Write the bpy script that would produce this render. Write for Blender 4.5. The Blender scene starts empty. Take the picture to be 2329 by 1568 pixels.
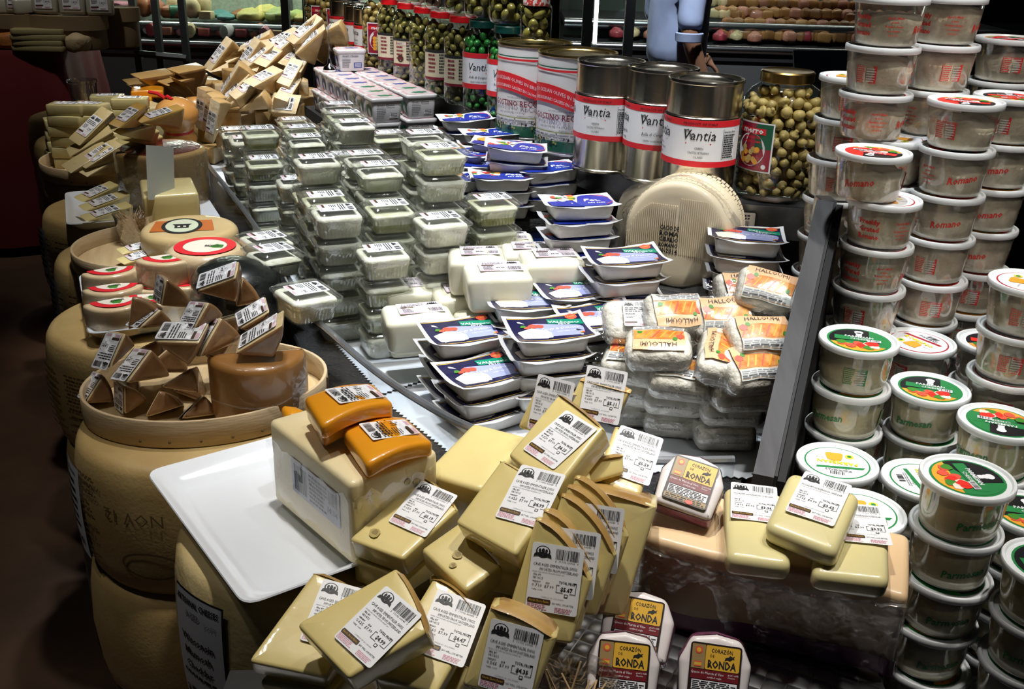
import bpy, math, random
from mathutils import Vector as V, Matrix as MX, noise
RD = random.Random(11)
sc = bpy.context.scene
COL = sc.collection
PI = math.pi
rad = math.radians

# ------------------------------------------------------------------ camera
FPX, PW, PH = 2300.0, 2329, 1568
PITCH, ROLL, CAMZ = rad(23), rad(1.7), 1.6
fw = V((0, math.cos(PITCH), -math.sin(PITCH)))
r0 = V((1, 0, 0)); u0 = r0.cross(fw)
rt = math.cos(ROLL) * r0 + math.sin(ROLL) * u0
up = -math.sin(ROLL) * r0 + math.cos(ROLL) * u0
EYE = V((0, 0, CAMZ))
cam_d = bpy.data.cameras.new('camera')
cam_d.sensor_width = 36
cam_d.lens = 36 * FPX / PW
cam_d.clip_start = .05
cam_d.clip_end = 60
cam = bpy.data.objects.new('camera', cam_d)
COL.objects.link(cam)
cam.matrix_world = MX(((rt.x, up.x, -fw.x, 0), (rt.y, up.y, -fw.y, 0), (rt.z, up.z, -fw.z, CAMZ), (0, 0, 0, 1)))
sc.camera = cam
sc.view_settings.view_transform = 'Standard'
sc.view_settings.look = 'None'
sc.view_settings.gamma = 1
sc.view_settings.use_curve_mapping = False
sc.view_settings.exposure = 0.0
sc.cycles.max_bounces = 7
sc.cycles.diffuse_bounces = 2
sc.cycles.glossy_bounces = 3
sc.cycles.transmission_bounces = 4
sc.cycles.transparent_max_bounces = 20
sc.cycles.caustics_reflective = False
sc.cycles.caustics_refractive = False
sc.cycles.sample_clamp_indirect = 4

# ------------------------------------------------------------------ world and lamps
w = bpy.data.worlds.new('shop_air'); sc.world = w; w.use_nodes = True
w.node_tree.nodes['Background'].inputs[0].default_value = (.75, .82, 1, 1)
w.node_tree.nodes['Background'].inputs[1].default_value = .012

def spot(name, loc, aim, power, size=60, blend=.5, rad_=.05, col=(1, .97, .92)):
    d = bpy.data.lights.new(name, 'SPOT'); d.energy = power; d.spot_size = rad(size); d.spot_blend = blend
    d.shadow_soft_size = rad_; d.color = col
    o = bpy.data.objects.new(name, d); COL.objects.link(o)
    o.location = loc
    o.rotation_euler = (V(aim) - V(loc)).to_track_quat('-Z', 'Y').to_euler()
    return o
COOL = (.95, .98, 1)
WARM = (1, .95, .88)
spot('track_or_fill_spot', (-.45, 2.2, 3.3), (-.25, 2.3, .9), 255, 42, .7, .05, COOL)
spot('track_or_fill_spot', (.45, 1.5, 3.3), (.25, 1.8, .9), 165, 40, .7, .05, COOL)
spot('track_or_fill_spot', (-.9, 3.1, 3.3), (-.80, 3.7, 1.0), 210, 46, .7, .05, WARM)
spot('track_or_fill_spot', (-.3, 2.3, 3.3), (-.35, 3.2, 1.1), 140, 40, .7, .05, COOL)  # added to lift the dark goat cheese boxes, not a known lamp
spot('track_or_fill_spot', (.3, 2.2, 3.3), (.25, 2.7, 1.1), 95, 42, .7, .05)
spot('track_or_fill_spot', (-.1, 1.15, 3.3), (-.05, 1.12, .9), 150, 34, .7, .05, WARM)
spot('track_or_fill_spot', (.6, .9, 3.3), (.4, 1.1, .95), 70, 34, .7, .05, WARM)
spot('track_or_fill_spot', (.95, 1.0, 3.4), (.68, 1.6, 1.1), 150, 38, .7, .05, WARM)
spot('track_or_fill_spot', (-.5, 1.9, 3.4), (-.72, 1.85, .9), 95, 36, .7, .05, WARM)
spot('track_or_fill_spot', (-.1, 4.0, 3.3), (-.45, 4.1, 1.1), 110, 46, .7, .05)
spot('track_or_fill_spot', (.95, -.3, 3.0), (.72, 1.6, 1.1), 36, 30, .8, .06, WARM)  # fill added from the camera side to brighten the tub walls
spot('aisle_or_fill_spot', (.45, 3.9, 3.4), (.8, 5.3, 1.1), 430, 46, .7, .06, COOL)  # added so the person beyond the tins is lit
spot('aisle_or_fill_spot', (-1.5, .9, 3.4), (-1.15, 1.1, 0), 34, 46, .9, .08, WARM)
spot('track_or_fill_spot', (-1.0, 2.6, 3.3), (-1.25, 2.95, .9), 85, 32, .8, .05, WARM)  # extra spot added to brighten the sixth tray and its slices
spot('track_or_fill_spot', (-.95, .75, 3.3), (-.42, 1.3, .7), 20, 36, .8, .05, WARM)  # weak fill added for the sides of the near wheels
spot('aisle_or_fill_spot', (-2.0, 3.9, 3.5), (-2.45, 5.2, .9), 75, 56, .8, .06)

# ------------------------------------------------------------------ pixel -> point of the shop
def ray(px, py):
    return fw + rt * ((px - PW / 2) / FPX) - up * ((py - PH / 2) / FPX)
def at(px, py, z):                      # the point of the level z seen at that pixel
    d = ray(px, py)
    return EYE + d * ((z - CAMZ) / d.z)
def atd(px, py, dep):
    return EYE + ray(px, py) * dep
def zoomer(x0, y0, s):
    return lambda x, y: (x0 + x / s, y0 + y / s)
z1 = zoomer(0, 0, 3.882); z2 = zoomer(550, 0, 3.882); z3 = zoomer(1100, 0, 2.911); z4 = zoomer(1750, 0, 2.24)
zL = zoomer(80, 350, 2.413); zF = zoomer(450, 200, 2.851); zB = zoomer(1000, 200, 2.74); zV = zoomer(820, 500, 2.261)
zR = zoomer(1750, 650, 1.708); zE = zoomer(550, 850, 2.183); zM = zoomer(1350, 950, 2.5375); zW = zoomer(0, 850, 2.183)

# ------------------------------------------------------------------ materials
MATS = {}
def nodes(name):
    m = bpy.data.materials.new(name); m.use_nodes = True
    MATS[name] = m
    nt = m.node_tree
    return m, nt, nt.nodes['Principled BSDF'], nt.nodes['Material Output']
def mat(name, col, rough=.5, metal=0, coat=0, crough=.08, bump=None, col2=None, nsc=10, ndet=3, spec=.5, lo=.35, hi=.65, sss=0, stretch=None, trans=0, emit=None, vary=0, cbump=None):
    if name in MATS: return MATS[name]
    m, nt, b, out = nodes(name)
    N = nt.nodes.new; L = nt.links.new
    I = b.inputs
    I['Base Color'].default_value = (*col, 1)
    I['Roughness'].default_value = rough
    I['Metallic'].default_value = metal
    I['Coat Weight'].default_value = coat
    I['Coat Roughness'].default_value = crough
    I['Specular IOR Level'].default_value = spec
    if sss:
        I['Subsurface Weight'].default_value = sss; I['Subsurface Radius'].default_value = (.02, .012, .006); I['Subsurface Scale'].default_value = .3
    if emit:
        I['Emission Color'].default_value = (*emit[0], 1); I['Emission Strength'].default_value = emit[1]
    tc = None
    def coords():
        nonlocal tc
        if tc is None:
            t = N('ShaderNodeTexCoord'); tc = t.outputs['Object']
            if stretch:
                mp = N('ShaderNodeMapping'); mp.inputs['Scale'].default_value = stretch; L(tc, mp.inputs[0]); tc = mp.outputs[0]
        return tc
    src = None
    if col2:
        n = N('ShaderNodeTexNoise'); n.inputs['Scale'].default_value = nsc; n.inputs['Detail'].default_value = ndet; L(coords(), n.inputs['Vector'])
        r = N('ShaderNodeValToRGB'); r.color_ramp.elements[0].position = lo; r.color_ramp.elements[1].position = hi
        r.color_ramp.elements[0].color = (*col, 1); r.color_ramp.elements[1].color = (*col2, 1)
        L(n.outputs[0], r.inputs[0]); src = r.outputs[0]
    if vary:
        oi = N('ShaderNodeObjectInfo'); hs = N('ShaderNodeHueSaturation'); mr = N('ShaderNodeMapRange')
        mr.inputs[3].default_value = 1 - vary; mr.inputs[4].default_value = 1 + vary
        L(oi.outputs['Random'], mr.inputs[0]); L(mr.outputs[0], hs.inputs['Value'])
        if src: L(src, hs.inputs['Color'])
        else: hs.inputs['Color'].default_value = (*col, 1)
        src = hs.outputs[0]
    if src: L(src, I['Base Color'])
    for bp, slots in ((bump, ('Normal',)), (cbump, ('Coat Normal',))):
        if bp:
            n = N('ShaderNodeTexNoise'); n.inputs['Scale'].default_value = bp[0]; n.inputs['Detail'].default_value = bp[2] if len(bp) > 2 else 3; L(coords(), n.inputs['Vector'])
            k = N('ShaderNodeBump'); k.inputs['Strength'].default_value = bp[1]; k.inputs['Distance'].default_value = bp[3] if len(bp) > 3 else .004
            L(n.outputs[0], k.inputs['Height'])
            for s in slots: L(k.outputs[0], I[s])
    return m
def clear(name, tint=(1, 1, 1), gl=.12, edge=.55, rough=.06, bump=None, ior=1.35, milk=0, milkcol=(.8, .82, .8)):
    """thin clear plastic or glass: see-through face on, shining at the edges"""
    if name in MATS: return MATS[name]
    m, nt, b, out = nodes(name)
    N = nt.nodes.new; L = nt.links.new
    nt.nodes.remove(b)
    tr = N('ShaderNodeBsdfTransparent'); tr.inputs[0].default_value = (*tint, 1)
    gs = N('ShaderNodeBsdfGlossy'); gs.inputs[0].default_value = (1, 1, 1, 1); gs.inputs['Roughness'].default_value = rough
    lw = N('ShaderNodeLayerWeight'); lw.inputs[0].default_value = .35
    mr = N('ShaderNodeMapRange'); mr.inputs[3].default_value = gl; mr.inputs[4].default_value = edge
    L(lw.outputs['Facing'], mr.inputs[0])
    if bump:
        t = N('ShaderNodeTexCoord'); n = N('ShaderNodeTexNoise'); n.inputs['Scale'].default_value = bump[0]; L(t.outputs['Object'], n.inputs['Vector'])
        k = N('ShaderNodeBump'); k.inputs['Strength'].default_value = bump[1]; k.inputs['Distance'].default_value = .004
        L(n.outputs[0], k.inputs['Height']); L(k.outputs[0], gs.inputs['Normal'])
    base = tr.outputs[0]
    if milk:
        df = N('ShaderNodeBsdfDiffuse'); df.inputs[0].default_value = (*milkcol, 1)
        m0 = N('ShaderNodeMixShader'); m0.inputs[0].default_value = milk; L(tr.outputs[0], m0.inputs[1]); L(df.outputs[0], m0.inputs[2]); base = m0.outputs[0]
    mx = N('ShaderNodeMixShader'); L(mr.outputs[0], mx.inputs[0]); L(base, mx.inputs[1]); L(gs.outputs[0], mx.inputs[2])
    L(mx.outputs[0], out.inputs[0])
    return m

paper = mat('paper_white', (.86, .87, .9), .45)
ink = mat('ink_black', (.015, .015, .017), .5)
gold = mat('gold_print', (.72, .45, .05), .45)
pink = mat('pink_print', (.75, .36, .45), .5)
grey_ink = mat('grey_print', (.28, .28, .3), .5)
brown_ink = mat('brown_strip', (.06, .03, .015), .45)
red = mat('red_print', (.72, .02, .03), .4)
green = mat('green_print', (.01, .14, .06), .4)
black = mat('black_plastic', (.012, .012, .014), .35)

# ------------------------------------------------------------------ mesh building
class MB:
    def __init__(s):
        s.v = []; s.f = []; s.m = []; s.s = []
    def add(s, vf, m, X=None, fn=None, smooth=True):
        vs, fs = vf
        o = len(s.v)
        for p in vs:
            p = V(p)
            if fn: p = V(fn(p))
            if X is not None: p = X @ p
            s.v.append(p)
        for f in fs:
            s.f.append([i + o for i in f]); s.m.append(m); s.s.append(smooth)
        return s
    def mesh(s, name, ang=38):
        me = bpy.data.meshes.new(name)
        me.from_pydata([tuple(p) for p in s.v], [], s.f)
        ms = []
        for m in s.m:
            if m not in ms: ms.append(m)
        for m in ms: me.materials.append(m)
        ix = {m: i for i, m in enumerate(ms)}
        me.polygons.foreach_set('material_index', [ix[m] for m in s.m])
        me.polygons.foreach_set('use_smooth', s.s)
        try: me.set_sharp_from_angle(angle=rad(ang))
        except Exception: pass
        me.update()
        return me
    def build(s, name, parent=None, X=None, ang=38):
        return ob(name, s.mesh(name, ang), parent, X)
def ob(name, me, parent=None, X=None):
    o = bpy.data.objects.new(name, me); COL.objects.link(o)
    if parent is not None: o.parent = parent
    if X is not None: o.matrix_basis = X
    return o
def tag(o, label, cat, group=None, kind=None):
    if label: o['label'] = label
    if cat: o['category'] = cat
    if group: o['group'] = group
    if kind: o['kind'] = kind
    return o
def empty(name, X=None):
    o = bpy.data.objects.new(name, None); COL.objects.link(o); o.empty_display_size = .02
    if X is not None: o.matrix_basis = X
    return o
KIDS = {}
def dup(o, X=None, parent=None):
    c = o.copy(); COL.objects.link(c)
    c.parent = parent
    for k in ('label', 'category', 'group'):
        if k in c and parent is None: del c[k]
    if X is not None: c.matrix_basis = X
    for ch in list(o.children): dup(ch, None, c)
    return c
def T(x, y, z): return MX.Translation((x, y, z))
def RZ(a): return MX.Rotation(a, 4, 'Z')
def RX(a): return MX.Rotation(a, 4, 'X')
def RY(a): return MX.Rotation(a, 4, 'Y')
def S(x, y, z): return MX.Diagonal((x, y, z, 1))
def put(p, yaw=0, rx=0, ry=0): return MX.Translation(p) @ RZ(rad(yaw)) @ RX(rad(rx)) @ RY(rad(ry))
def frame(A, B, C):
    """matrix with its origin at A, x towards B and y towards C; also both lengths and how far C leans along x"""
    A, B, C = V(A), V(B), V(C)
    x = (B - A); lx = x.length; x.normalize()
    z = x.cross(C - A).normalized(); y = z.cross(x)
    d = C - A
    return MX(((x.x, y.x, z.x, A.x), (x.y, y.y, z.y, A.y), (x.z, y.z, z.z, A.z), (0, 0, 0, 1))), lx, d.dot(y), d.dot(x)

def fillet(pts, r, n=4):
    out = []; k = len(pts)
    for i in range(k):
        p0, p, p1 = V(pts[i - 1]).to_2d(), V(pts[i]).to_2d(), V(pts[(i + 1) % k]).to_2d()
        rr = r[i] if isinstance(r, (list, tuple)) else r
        if rr <= 0: out.append((p.x, p.y)); continue
        a = (p0 - p); b = (p1 - p); la, lb = a.length, b.length; a /= la; b /= lb
        ang = math.acos(max(-1, min(1, a.dot(b))))
        if ang > 3.0: out.append((p.x, p.y)); continue
        t = min(rr / math.tan(ang / 2), la * .48, lb * .48)
        q0, q1 = p + a * t, p + b * t
        for j in range(n + 1):
            s = j / n
            q = q0 * (1 - s) ** 2 + p * 2 * s * (1 - s) + q1 * s * s
            out.append((q.x, q.y))
    return out
def rrect(w, d, r, n=4):
    return fillet([(-w / 2, -d / 2), (w / 2, -d / 2), (w / 2, d / 2), (-w / 2, d / 2)], r, n)
def circle(r, n=24, rx=None):
    return [((rx or r) * math.cos(2 * PI * i / n), r * math.sin(2 * PI * i / n)) for i in range(n)]
def sector(R, a0, a1, n=10, r=0):
    o = [(R * math.cos(a0 + (a1 - a0) * i / n), R * math.sin(a0 + (a1 - a0) * i / n)) for i in range(n + 1)]
    if r <= 0: return [(0, 0)] + o
    return [(r * math.cos(a1 + (a0 - a1) * i / n), r * math.sin(a1 + (a0 - a1) * i / n)) for i in range(n + 1)] + o
def inset(o, d):
    if abs(d) < 1e-9: return list(o)
    k = len(o); res = []
    for i in range(k):
        p0, p, p1 = o[i - 1], o[i], o[(i + 1) % k]
        e0 = V((p[0] - p0[0], p[1] - p0[1])); e1 = V((p1[0] - p[0], p1[1] - p[1]))
        if e0.length < 1e-9: e0 = e1
        if e1.length < 1e-9: e1 = e0
        e0 = e0.normalized(); e1 = e1.normalized()
        n = V((-e0.y - e1.y, e0.x + e1.x))
        n = n.normalized() if n.length > 1e-6 else V((-e0.y, e0.x))
        c = max(.5, n.dot(V((-e0.y, e0.x))))
        res.append((p[0] + n.x * d / c, p[1] + n.y * d / c))
    return res
def loft(rings, cap0=True, cap1=True, wrap=True):
    vs = []; fs = []; n = len(rings[0])
    for r in rings: vs += [tuple(p) for p in r]
    for i in range(len(rings) - 1):
        for j in range(n if wrap else n - 1):
            a = i * n + j; b = i * n + (j + 1) % n
            fs.append((a, b, b + n, a + n))
    if cap0: fs.append(tuple(range(n - 1, -1, -1)))
    if cap1: fs.append(tuple(range((len(rings) - 1) * n, len(rings) * n)))
    return vs, fs
def rprism(o, h, b=.004, bs=2, taper=1, dome=0, dome0=0, mid=0, belly=0, rings=2):
    """a solid over outline o: rounded edges of radius b, from z=0 to h; taper scales the foot, dome lifts the middle of the top"""
    k = len(o); cx = sum(p[0] for p in o) / k; cy = sum(p[1] for p in o) / k
    rs = []
    prof = [(b * (1 - math.sin(PI / 2 * i / bs)), b * (1 - math.cos(PI / 2 * i / bs))) for i in range(bs + 1)] if b > 0 else [(0, 0)]
    levels = list(prof)
    for i in range(1, mid + 1): levels.append((0, b + (h - 2 * b) * i / (mid + 1)))
    levels += [(d, h - z) for d, z in reversed(prof)]
    def ring(d, z, s=1, dz=0):
        q = inset(o, d)
        f = (taper + (1 - taper) * z / h) * s
        if belly: f *= 1 + belly * math.sin(PI * min(1, max(0, z / h)))
        return [(cx + (x - cx) * f, cy + (y - cy) * f, z + dz) for x, y in q]
    low = [ring(b, 0, s, -dome0 * (1 - s * s)) for s in ([i / (rings + 1) for i in range(1, rings + 1)])] if dome0 or rings else []
    top = [ring(b, h, s, dome * (1 - s * s)) for s in ([i / (rings + 1) for i in range(rings, 0, -1)])] if dome or rings else []
    rs = low + [ring(d, z) for d, z in levels] + top
    vs, fs = loft(rs, False, False)
    n = k; c0 = len(vs); vs.append((cx, cy, -dome0)); vs.append((cx, cy, h + dome)); last = (len(rs) - 1) * n
    for j in range(n):
        fs.append((c0, (j + 1) % n, j)); fs.append((c0 + 1, last + j, last + (j + 1) % n))
    return vs, fs
def lathe(prof, n=24, a0=0, a1=2 * PI, caps=False):
    full = abs(a1 - a0 - 2 * PI) < 1e-6
    k = n if full else n + 1
    rings = [[(r * math.cos(a0 + (a1 - a0) * j / n), r * math.sin(a0 + (a1 - a0) * j / n), z) for j in range(k)] for r, z in prof]
    vs, fs = loft(rings, False, False, full)
    return vs, fs
def box(x0, x1, y0, y1, z0, z1):
    vs = [(x, y, z) for z in (z0, z1) for y in (y0, y1) for x in (x0, x1)]
    return vs, [(0, 2, 3, 1), (4, 5, 7, 6), (0, 1, 5, 4), (1, 3, 7, 5), (3, 2, 6, 7), (2, 0, 4, 6)]
def flat(o, z=0):
    return [(x, y, z) for x, y in o], [tuple(range(len(o)))]
def quad(x0, y0, x1, y1, z=0):
    return [(x0, y0, z), (x1, y0, z), (x1, y1, z), (x0, y1, z)], [(0, 1, 2, 3)]
def tube(path, r, n=8, closed=False):
    P = [V(p) for p in path]; k = len(P); rings = []
    up_ = V((0, 0, 1))
    for i, p in enumerate(P):
        if closed: t = (P[(i + 1) % k] - P[i - 1])
        else: t = (P[min(i + 1, k - 1)] - P[max(i - 1, 0)])
        t.normalize()
        a = t.cross(up_)
        if a.length < .05: a = t.cross(V((1, 0, 0)))
        a.normalize(); b = a.cross(t)
        rr = r[i] if isinstance(r, (list, tuple)) else r
        rings.append([p + (a * math.cos(2 * PI * j / n) + b * math.sin(2 * PI * j / n)) * rr for j in range(n)])
    if closed: rings.append(rings[0])
    return loft(rings, not closed, not closed)
def ball(rx, ry, rz, n=12, m=8):
    rings = [[(rx * math.sin(PI * i / m) * math.cos(2 * PI * j / n), ry * math.sin(PI * i / m) * math.sin(2 * PI * j / n), -rz * math.cos(PI * i / m)) for j in range(n)] for i in range(1, m)]
    vs, fs = loft(rings, False, False)
    a = len(vs); vs += [(0, 0, -rz), (0, 0, rz)]
    for j in range(n):
        fs.append((a, (j + 1) % n, j)); fs.append((a + 1, (m - 2) * n + j, (m - 2) * n + (j + 1) % n))
    return vs, fs
def wob(amp, freq, seed=0):
    o = V((seed * 3.1, seed * 1.7, seed * .9))
    return lambda p: p + V(noise.noise_vector(p * freq + o)) * amp
TXT = {}
def text(s, size, x=0, y=0, al='C', bold=0, shear=0, width=None, z=0, sp=1, res=1, squash=1):
    """flat lettering as faces in the xy plane; (x, y) is the baseline's left, centre or right"""
    key = (s, bold, shear, sp, res)
    if key not in TXT:
        cu = bpy.data.curves.new('lettering', 'FONT'); cu.body = s; cu.size = 1; cu.shear = shear; cu.offset = bold; cu.resolution_u = res; cu.space_character = sp
        o = bpy.data.objects.new('lettering', cu)
        me = bpy.data.meshes.new_from_object(o)
        TXT[key] = ([tuple(v.co) for v in me.vertices], [tuple(p.vertices) for p in me.polygons])
        bpy.data.objects.remove(o); bpy.data.curves.remove(cu); bpy.data.meshes.remove(me)
    vs, fs = TXT[key]
    if not vs: return [], []
    x0 = min(v[0] for v in vs); x1 = max(v[0] for v in vs)
    k = size * squash
    if width: k = width / (x1 - x0)
    dx = {'L': -x0, 'C': -(x0 + x1) / 2, 'R': -x1}[al]
    return [(x + (v[0] + dx) * k, y + v[1] * size, z) for v in vs], fs
def bars(x0, y0, x1, y1, z=0, n=22, seed=1):
    r = random.Random(seed); vs = []; fs = []; x = x0; w0 = (x1 - x0) / n / 1.6
    while x < x1 - w0:
        bw = w0 * r.choice((.5, .5, 1, 1.5)); o = len(vs)
        vs += [(x, y0, z), (x + bw, y0, z), (x + bw, y1, z), (x, y1, z)]; fs.append((o, o + 1, o + 2, o + 3))
        x += bw + w0 * r.choice((.5, .8, 1.2))
    return vs, fs
def lines(x0, y0, x1, y1, n, z=0, seed=1, fill=.5, words=True):
    """rows of tiny print too small to read"""
    r = random.Random(seed); vs = []; fs = []; h = (y1 - y0) / n
    for i in range(n):
        x = x0; y = y1 - h * (i + .75)
        e = x1 - r.random() * (x1 - x0) * .25
        while x < e:
            l = (x1 - x0) * r.uniform(.06, .2) if words else e - x; l = min(l, e - x); o = len(vs)
            vs += [(x, y, z), (x + l, y, z), (x + l, y + h * fill, z), (x, y + h * fill, z)]; fs.append((o, o + 1, o + 2, o + 3))
            x += l + (x1 - x0) * .03
    return vs, fs
ORD = ['first', 'second', 'third', 'fourth', 'fifth', 'sixth', 'seventh', 'eighth', 'ninth', 'tenth', 'eleventh', 'twelfth', 'thirteenth', 'fourteenth', 'fifteenth', 'sixteenth', 'seventeenth', 'eighteenth', 'nineteenth', 'twentieth']
# ------------------------------------------------------------------ shop shell
def shell():
    fl = mat('floor_stain', (.10, .055, .032), .42, col2=(.040, .024, .016), nsc=1.6, ndet=6, lo=.4, hi=.62, bump=(18, .15))
    m = MB(); m.add(box(-7, 7, -2, 11, -.1, 0), fl, smooth=False)
    tag(m.build('floor'), None, None, None, 'structure')
    dk = mat('wall_dark', (.03, .032, .034), .8)
    for n, b in (('wall_back', (-7, 7, 9, 9.1, 0, 4)), ('wall_left', (-7.1, -7, -2, 9.1, 0, 4)), ('wall_right', (7, 7.1, -2, 9.1, 0, 4)), ('ceiling', (-7, 7, -2, 9.1, 4, 4.1))):
        m = MB(); m.add(box(*b), dk, smooth=False); tag(m.build(n), None, None, None, 'structure')
shell()

steel = mat('brushed_steel', (.42, .42, .43), .32, 1, bump=(60, .12), stretch=(1, .05, 1), col2=(.25, .25, .26), nsc=14)
dsteel = mat('worn_steel', (.20, .20, .21), .38, 1, col2=(.1, .1, .1), nsc=9)
net = mat('black_netting', (.012, .012, .013), .75, bump=(220, 1.0, 1, .003), col2=(.03, .03, .032), nsc=160, lo=.45, hi=.6)
acryl = clear('clear_acrylic', (.93, .95, .96), .06, .4, .05)

def poly_slab(o, z0, z1, m, mb=None):
    mb = mb or MB()
    vs, fs = loft([[(x, y, z0) for x, y in o], [(x, y, z1) for x, y in o]])
    mb.add((vs, fs), m, smooth=False); return mb
RAIL = [(-1.10, 3.38), (-.97, 3.1), (-.72, 2.58), (-.52, 2.13), (-.42, 1.88), (-.33, 1.73), (-.24, 1.59), (-.15, 1.475), (-.06, 1.385), (.05, 1.325), (.18, 1.30), (.33, 1.31)]
DECKL = [(-1.62, 4.5), (-1.30, 3.80)] + RAIL
def smooth_path(p, n=4):
    out = []
    for i in range(len(p) - 1):
        p0, p1, p2, p3 = (V(p[max(i - 1, 0)]), V(p[i]), V(p[i + 1]), V(p[min(i + 2, len(p) - 1)]))
        for j in range(n):
            t = j / n
            q = .5 * ((2 * p1) + (p2 - p0) * t + (2 * p0 - 5 * p1 + 4 * p2 - p3) * t * t + (3 * p1 - p0 - 3 * p2 + p3) * t ** 3)
            out.append(tuple(q))
    out.append(tuple(p[-1])); return out
SHELF_F = [(.655, 2.03), (.44, 2.07), (.31, 2.17), (.19, 2.40), (.085, 2.56), (-.02, 2.80), (-.10, 2.98), (-.2, 3.2), (-.40, 3.62), (-.68, 4.2), (-.93, 4.8)]
def case():
    root = empty('cheese_display_case', T(0, 1.9, 0))
    inv = T(0, -1.9, 0)
    rp = smooth_path(RAIL); dl = smooth_path(DECKL)
    o = dl + [(.335, 1.32), (.485, 1.72), (.53, 2.0)] + [(x - .003, y - .005) for x, y in SHELF_F[1:]]
    m = poly_slab(o, .70, .75, net); m.build('netted_deck', root, inv)
    body = [(x + .05, y + .03) for x, y in dl]
    m = poly_slab(body + [(.33, 1.32), (.475, 1.72), (.52, 2.0)] + [(x - .003, y - .005) for x, y in SHELF_F[1:]], .04, .70, black); m.build('base_body', root, inv)
    # clear rail panel and its rounded lip
    m = MB(); rings = []
    for x, y in rp: rings.append([(x, y, .73), (x, y, .865), (x + .005, y + .003, .865), (x + .005, y + .003, .73)])
    m.add(loft(rings), acryl); pnl = m.build('rail_panel', root, inv)
    m = MB(); m.add(tube([(x + .002, y, .87) for x, y in rp], .0065, 8), clear('rail_lip_clear', (.5, .53, .56), .25, .6, .15, milk=.35, milkcol=(.35, .37, .4))); m.build('rail_lip', root, inv)
    # tier at the back
    t2 = [(.11, 2.06), (.16, 1.975), (.28, 1.915), (.44, 1.84), (.475, 1.80), (.53, 1.99)] + [(.42, 2.05), (.24, 2.14), (.16, 2.20), (.06, 2.2)]
    m = poly_slab(t2, .751, .897, net); m.build('netted_step', root, inv)
    # shelf of the tins
    back = [(x + .18, y + .32) for x, y in reversed(SHELF_F)]
    m = poly_slab(SHELF_F + back, 1.035, 1.06, mat('shelf_top', (.05, .05, .052), .35, .6)); m.build('shelf_top', root, inv)
    m = MB()
    rings = [[(x - .0005, y - .0005, 1.0595), (x - .005, y - .006, 1.0595), (x - .005, y - .006, .99), (x - .0005, y - .0005, .99)] for x, y in SHELF_F]
    m.add(loft(rings), steel, smooth=False); m.build('shelf_edge', root, inv)
    m = poly_slab([(x + .012, y + .01) for x, y in SHELF_F] + [(x - .02, y - .03) for x, y in back], .70, 1.034, mat('riser_dark', (.035, .035, .037), .4, .5)); m.build('riser', root, inv)
    # right side frame: steel bar rising to the shelf, black cheek behind
    A = V((.345, 1.245, .885)); B = V((.515, 1.70, 1.165)); d = (B - A).normalized(); s = V((d.y, -d.x, 0)).normalized()
    def bar(off0, off1, za, zb, mt, nm):
        m = MB(); r = []
        for P_ in (A, B): r.append([P_ + s * off0 + V((0, 0, za)), P_ + s * off1 + V((0, 0, za)), P_ + s * off1 + V((0, 0, zb)), P_ + s * off0 + V((0, 0, zb))])
        m.add(loft(r), mt, smooth=False); return m.build(nm, root, inv)
    bar(0, .029, -.02, 0, mat('dull_steel', (.055, .055, .058), .6, .35, col2=(.035, .035, .038), nsc=7, stretch=(6, 1, 1), spec=.3), 'side_bar')
    bar(.0295, .0335, -.5, .003, mat('lip_black', (.02, .02, .022), .6, spec=.2), 'side_lip')
    bar(.034, .045, -.7, -.004, mat('black_matte', (.008, .008, .009), .6, spec=.15), 'side_cheek')
    bar(.022, .029, -.72, -.0205, mat('case_liner', (.012, .012, .013), .5), 'side_panel')
    m = MB(); m.add(rprism(rrect(.03, .035, .004), .05, .004), steel); m.build('side_post', root, inv @ T(.535, 1.718, 1.115))
    # barcode sticker on the shelf edge
    m = MB(); m.add(flat(rrect(.075, .035, .004)), mat('sticker_buff', (.45, .40, .33), .5)); m.add(bars(-.028, -.012, .028, -.001, .0004, 26, 4), ink, smooth=False)
    m.add(lines(-.03, .002, .03, .014, 2, .0004, 3), ink, smooth=False)
    p = V((.46, 2.0465, 1.028)); m.build('barcode_sticker', root, inv @ T(*p) @ RZ(rad(-7)) @ RX(rad(90)))
    m = MB(); m.add(lathe([(0, .004), (.006, .003), (.008, 0)], 12), steel); m.build('rivet', root, inv @ T(.60, 2.023, 1.0) @ RX(rad(90)))
    tag(root, 'black and steel cheese display case with netted deck and curved clear rail', 'display case')
    # steel counter in front with a turned pattern
    m, nt, b, out = nodes('turned_steel')
    N = nt.nodes.new; L = nt.links.new
    b.inputs['Metallic'].default_value = 1; b.inputs['Roughness'].default_value = .26; b.inputs['Base Color'].default_value = (.62, .62, .63, 1)
    root = empty('steel_counter', T(.2, 1.0, 0)); inv = T(-.2, -1.0, 0)
    top = [(-.32, .45), (.465, .45), (.465, 1.0), (.43, 1.19), (.325, 1.235), (.18, 1.245), (.03, 1.275), (-.015, 1.29), (-.03, 1.2), (-.055, 1.10), (-.14, 1.01), (-.26, .975), (-.33, .97)]
    poly_slab(top, .70, .748, m).build('counter_top', root, inv)
    # raised lozenges, as on a quilted steel sheet
    mb = MB(); k = .036; c, s_ = math.cos(rad(18)), math.sin(rad(18))
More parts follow.
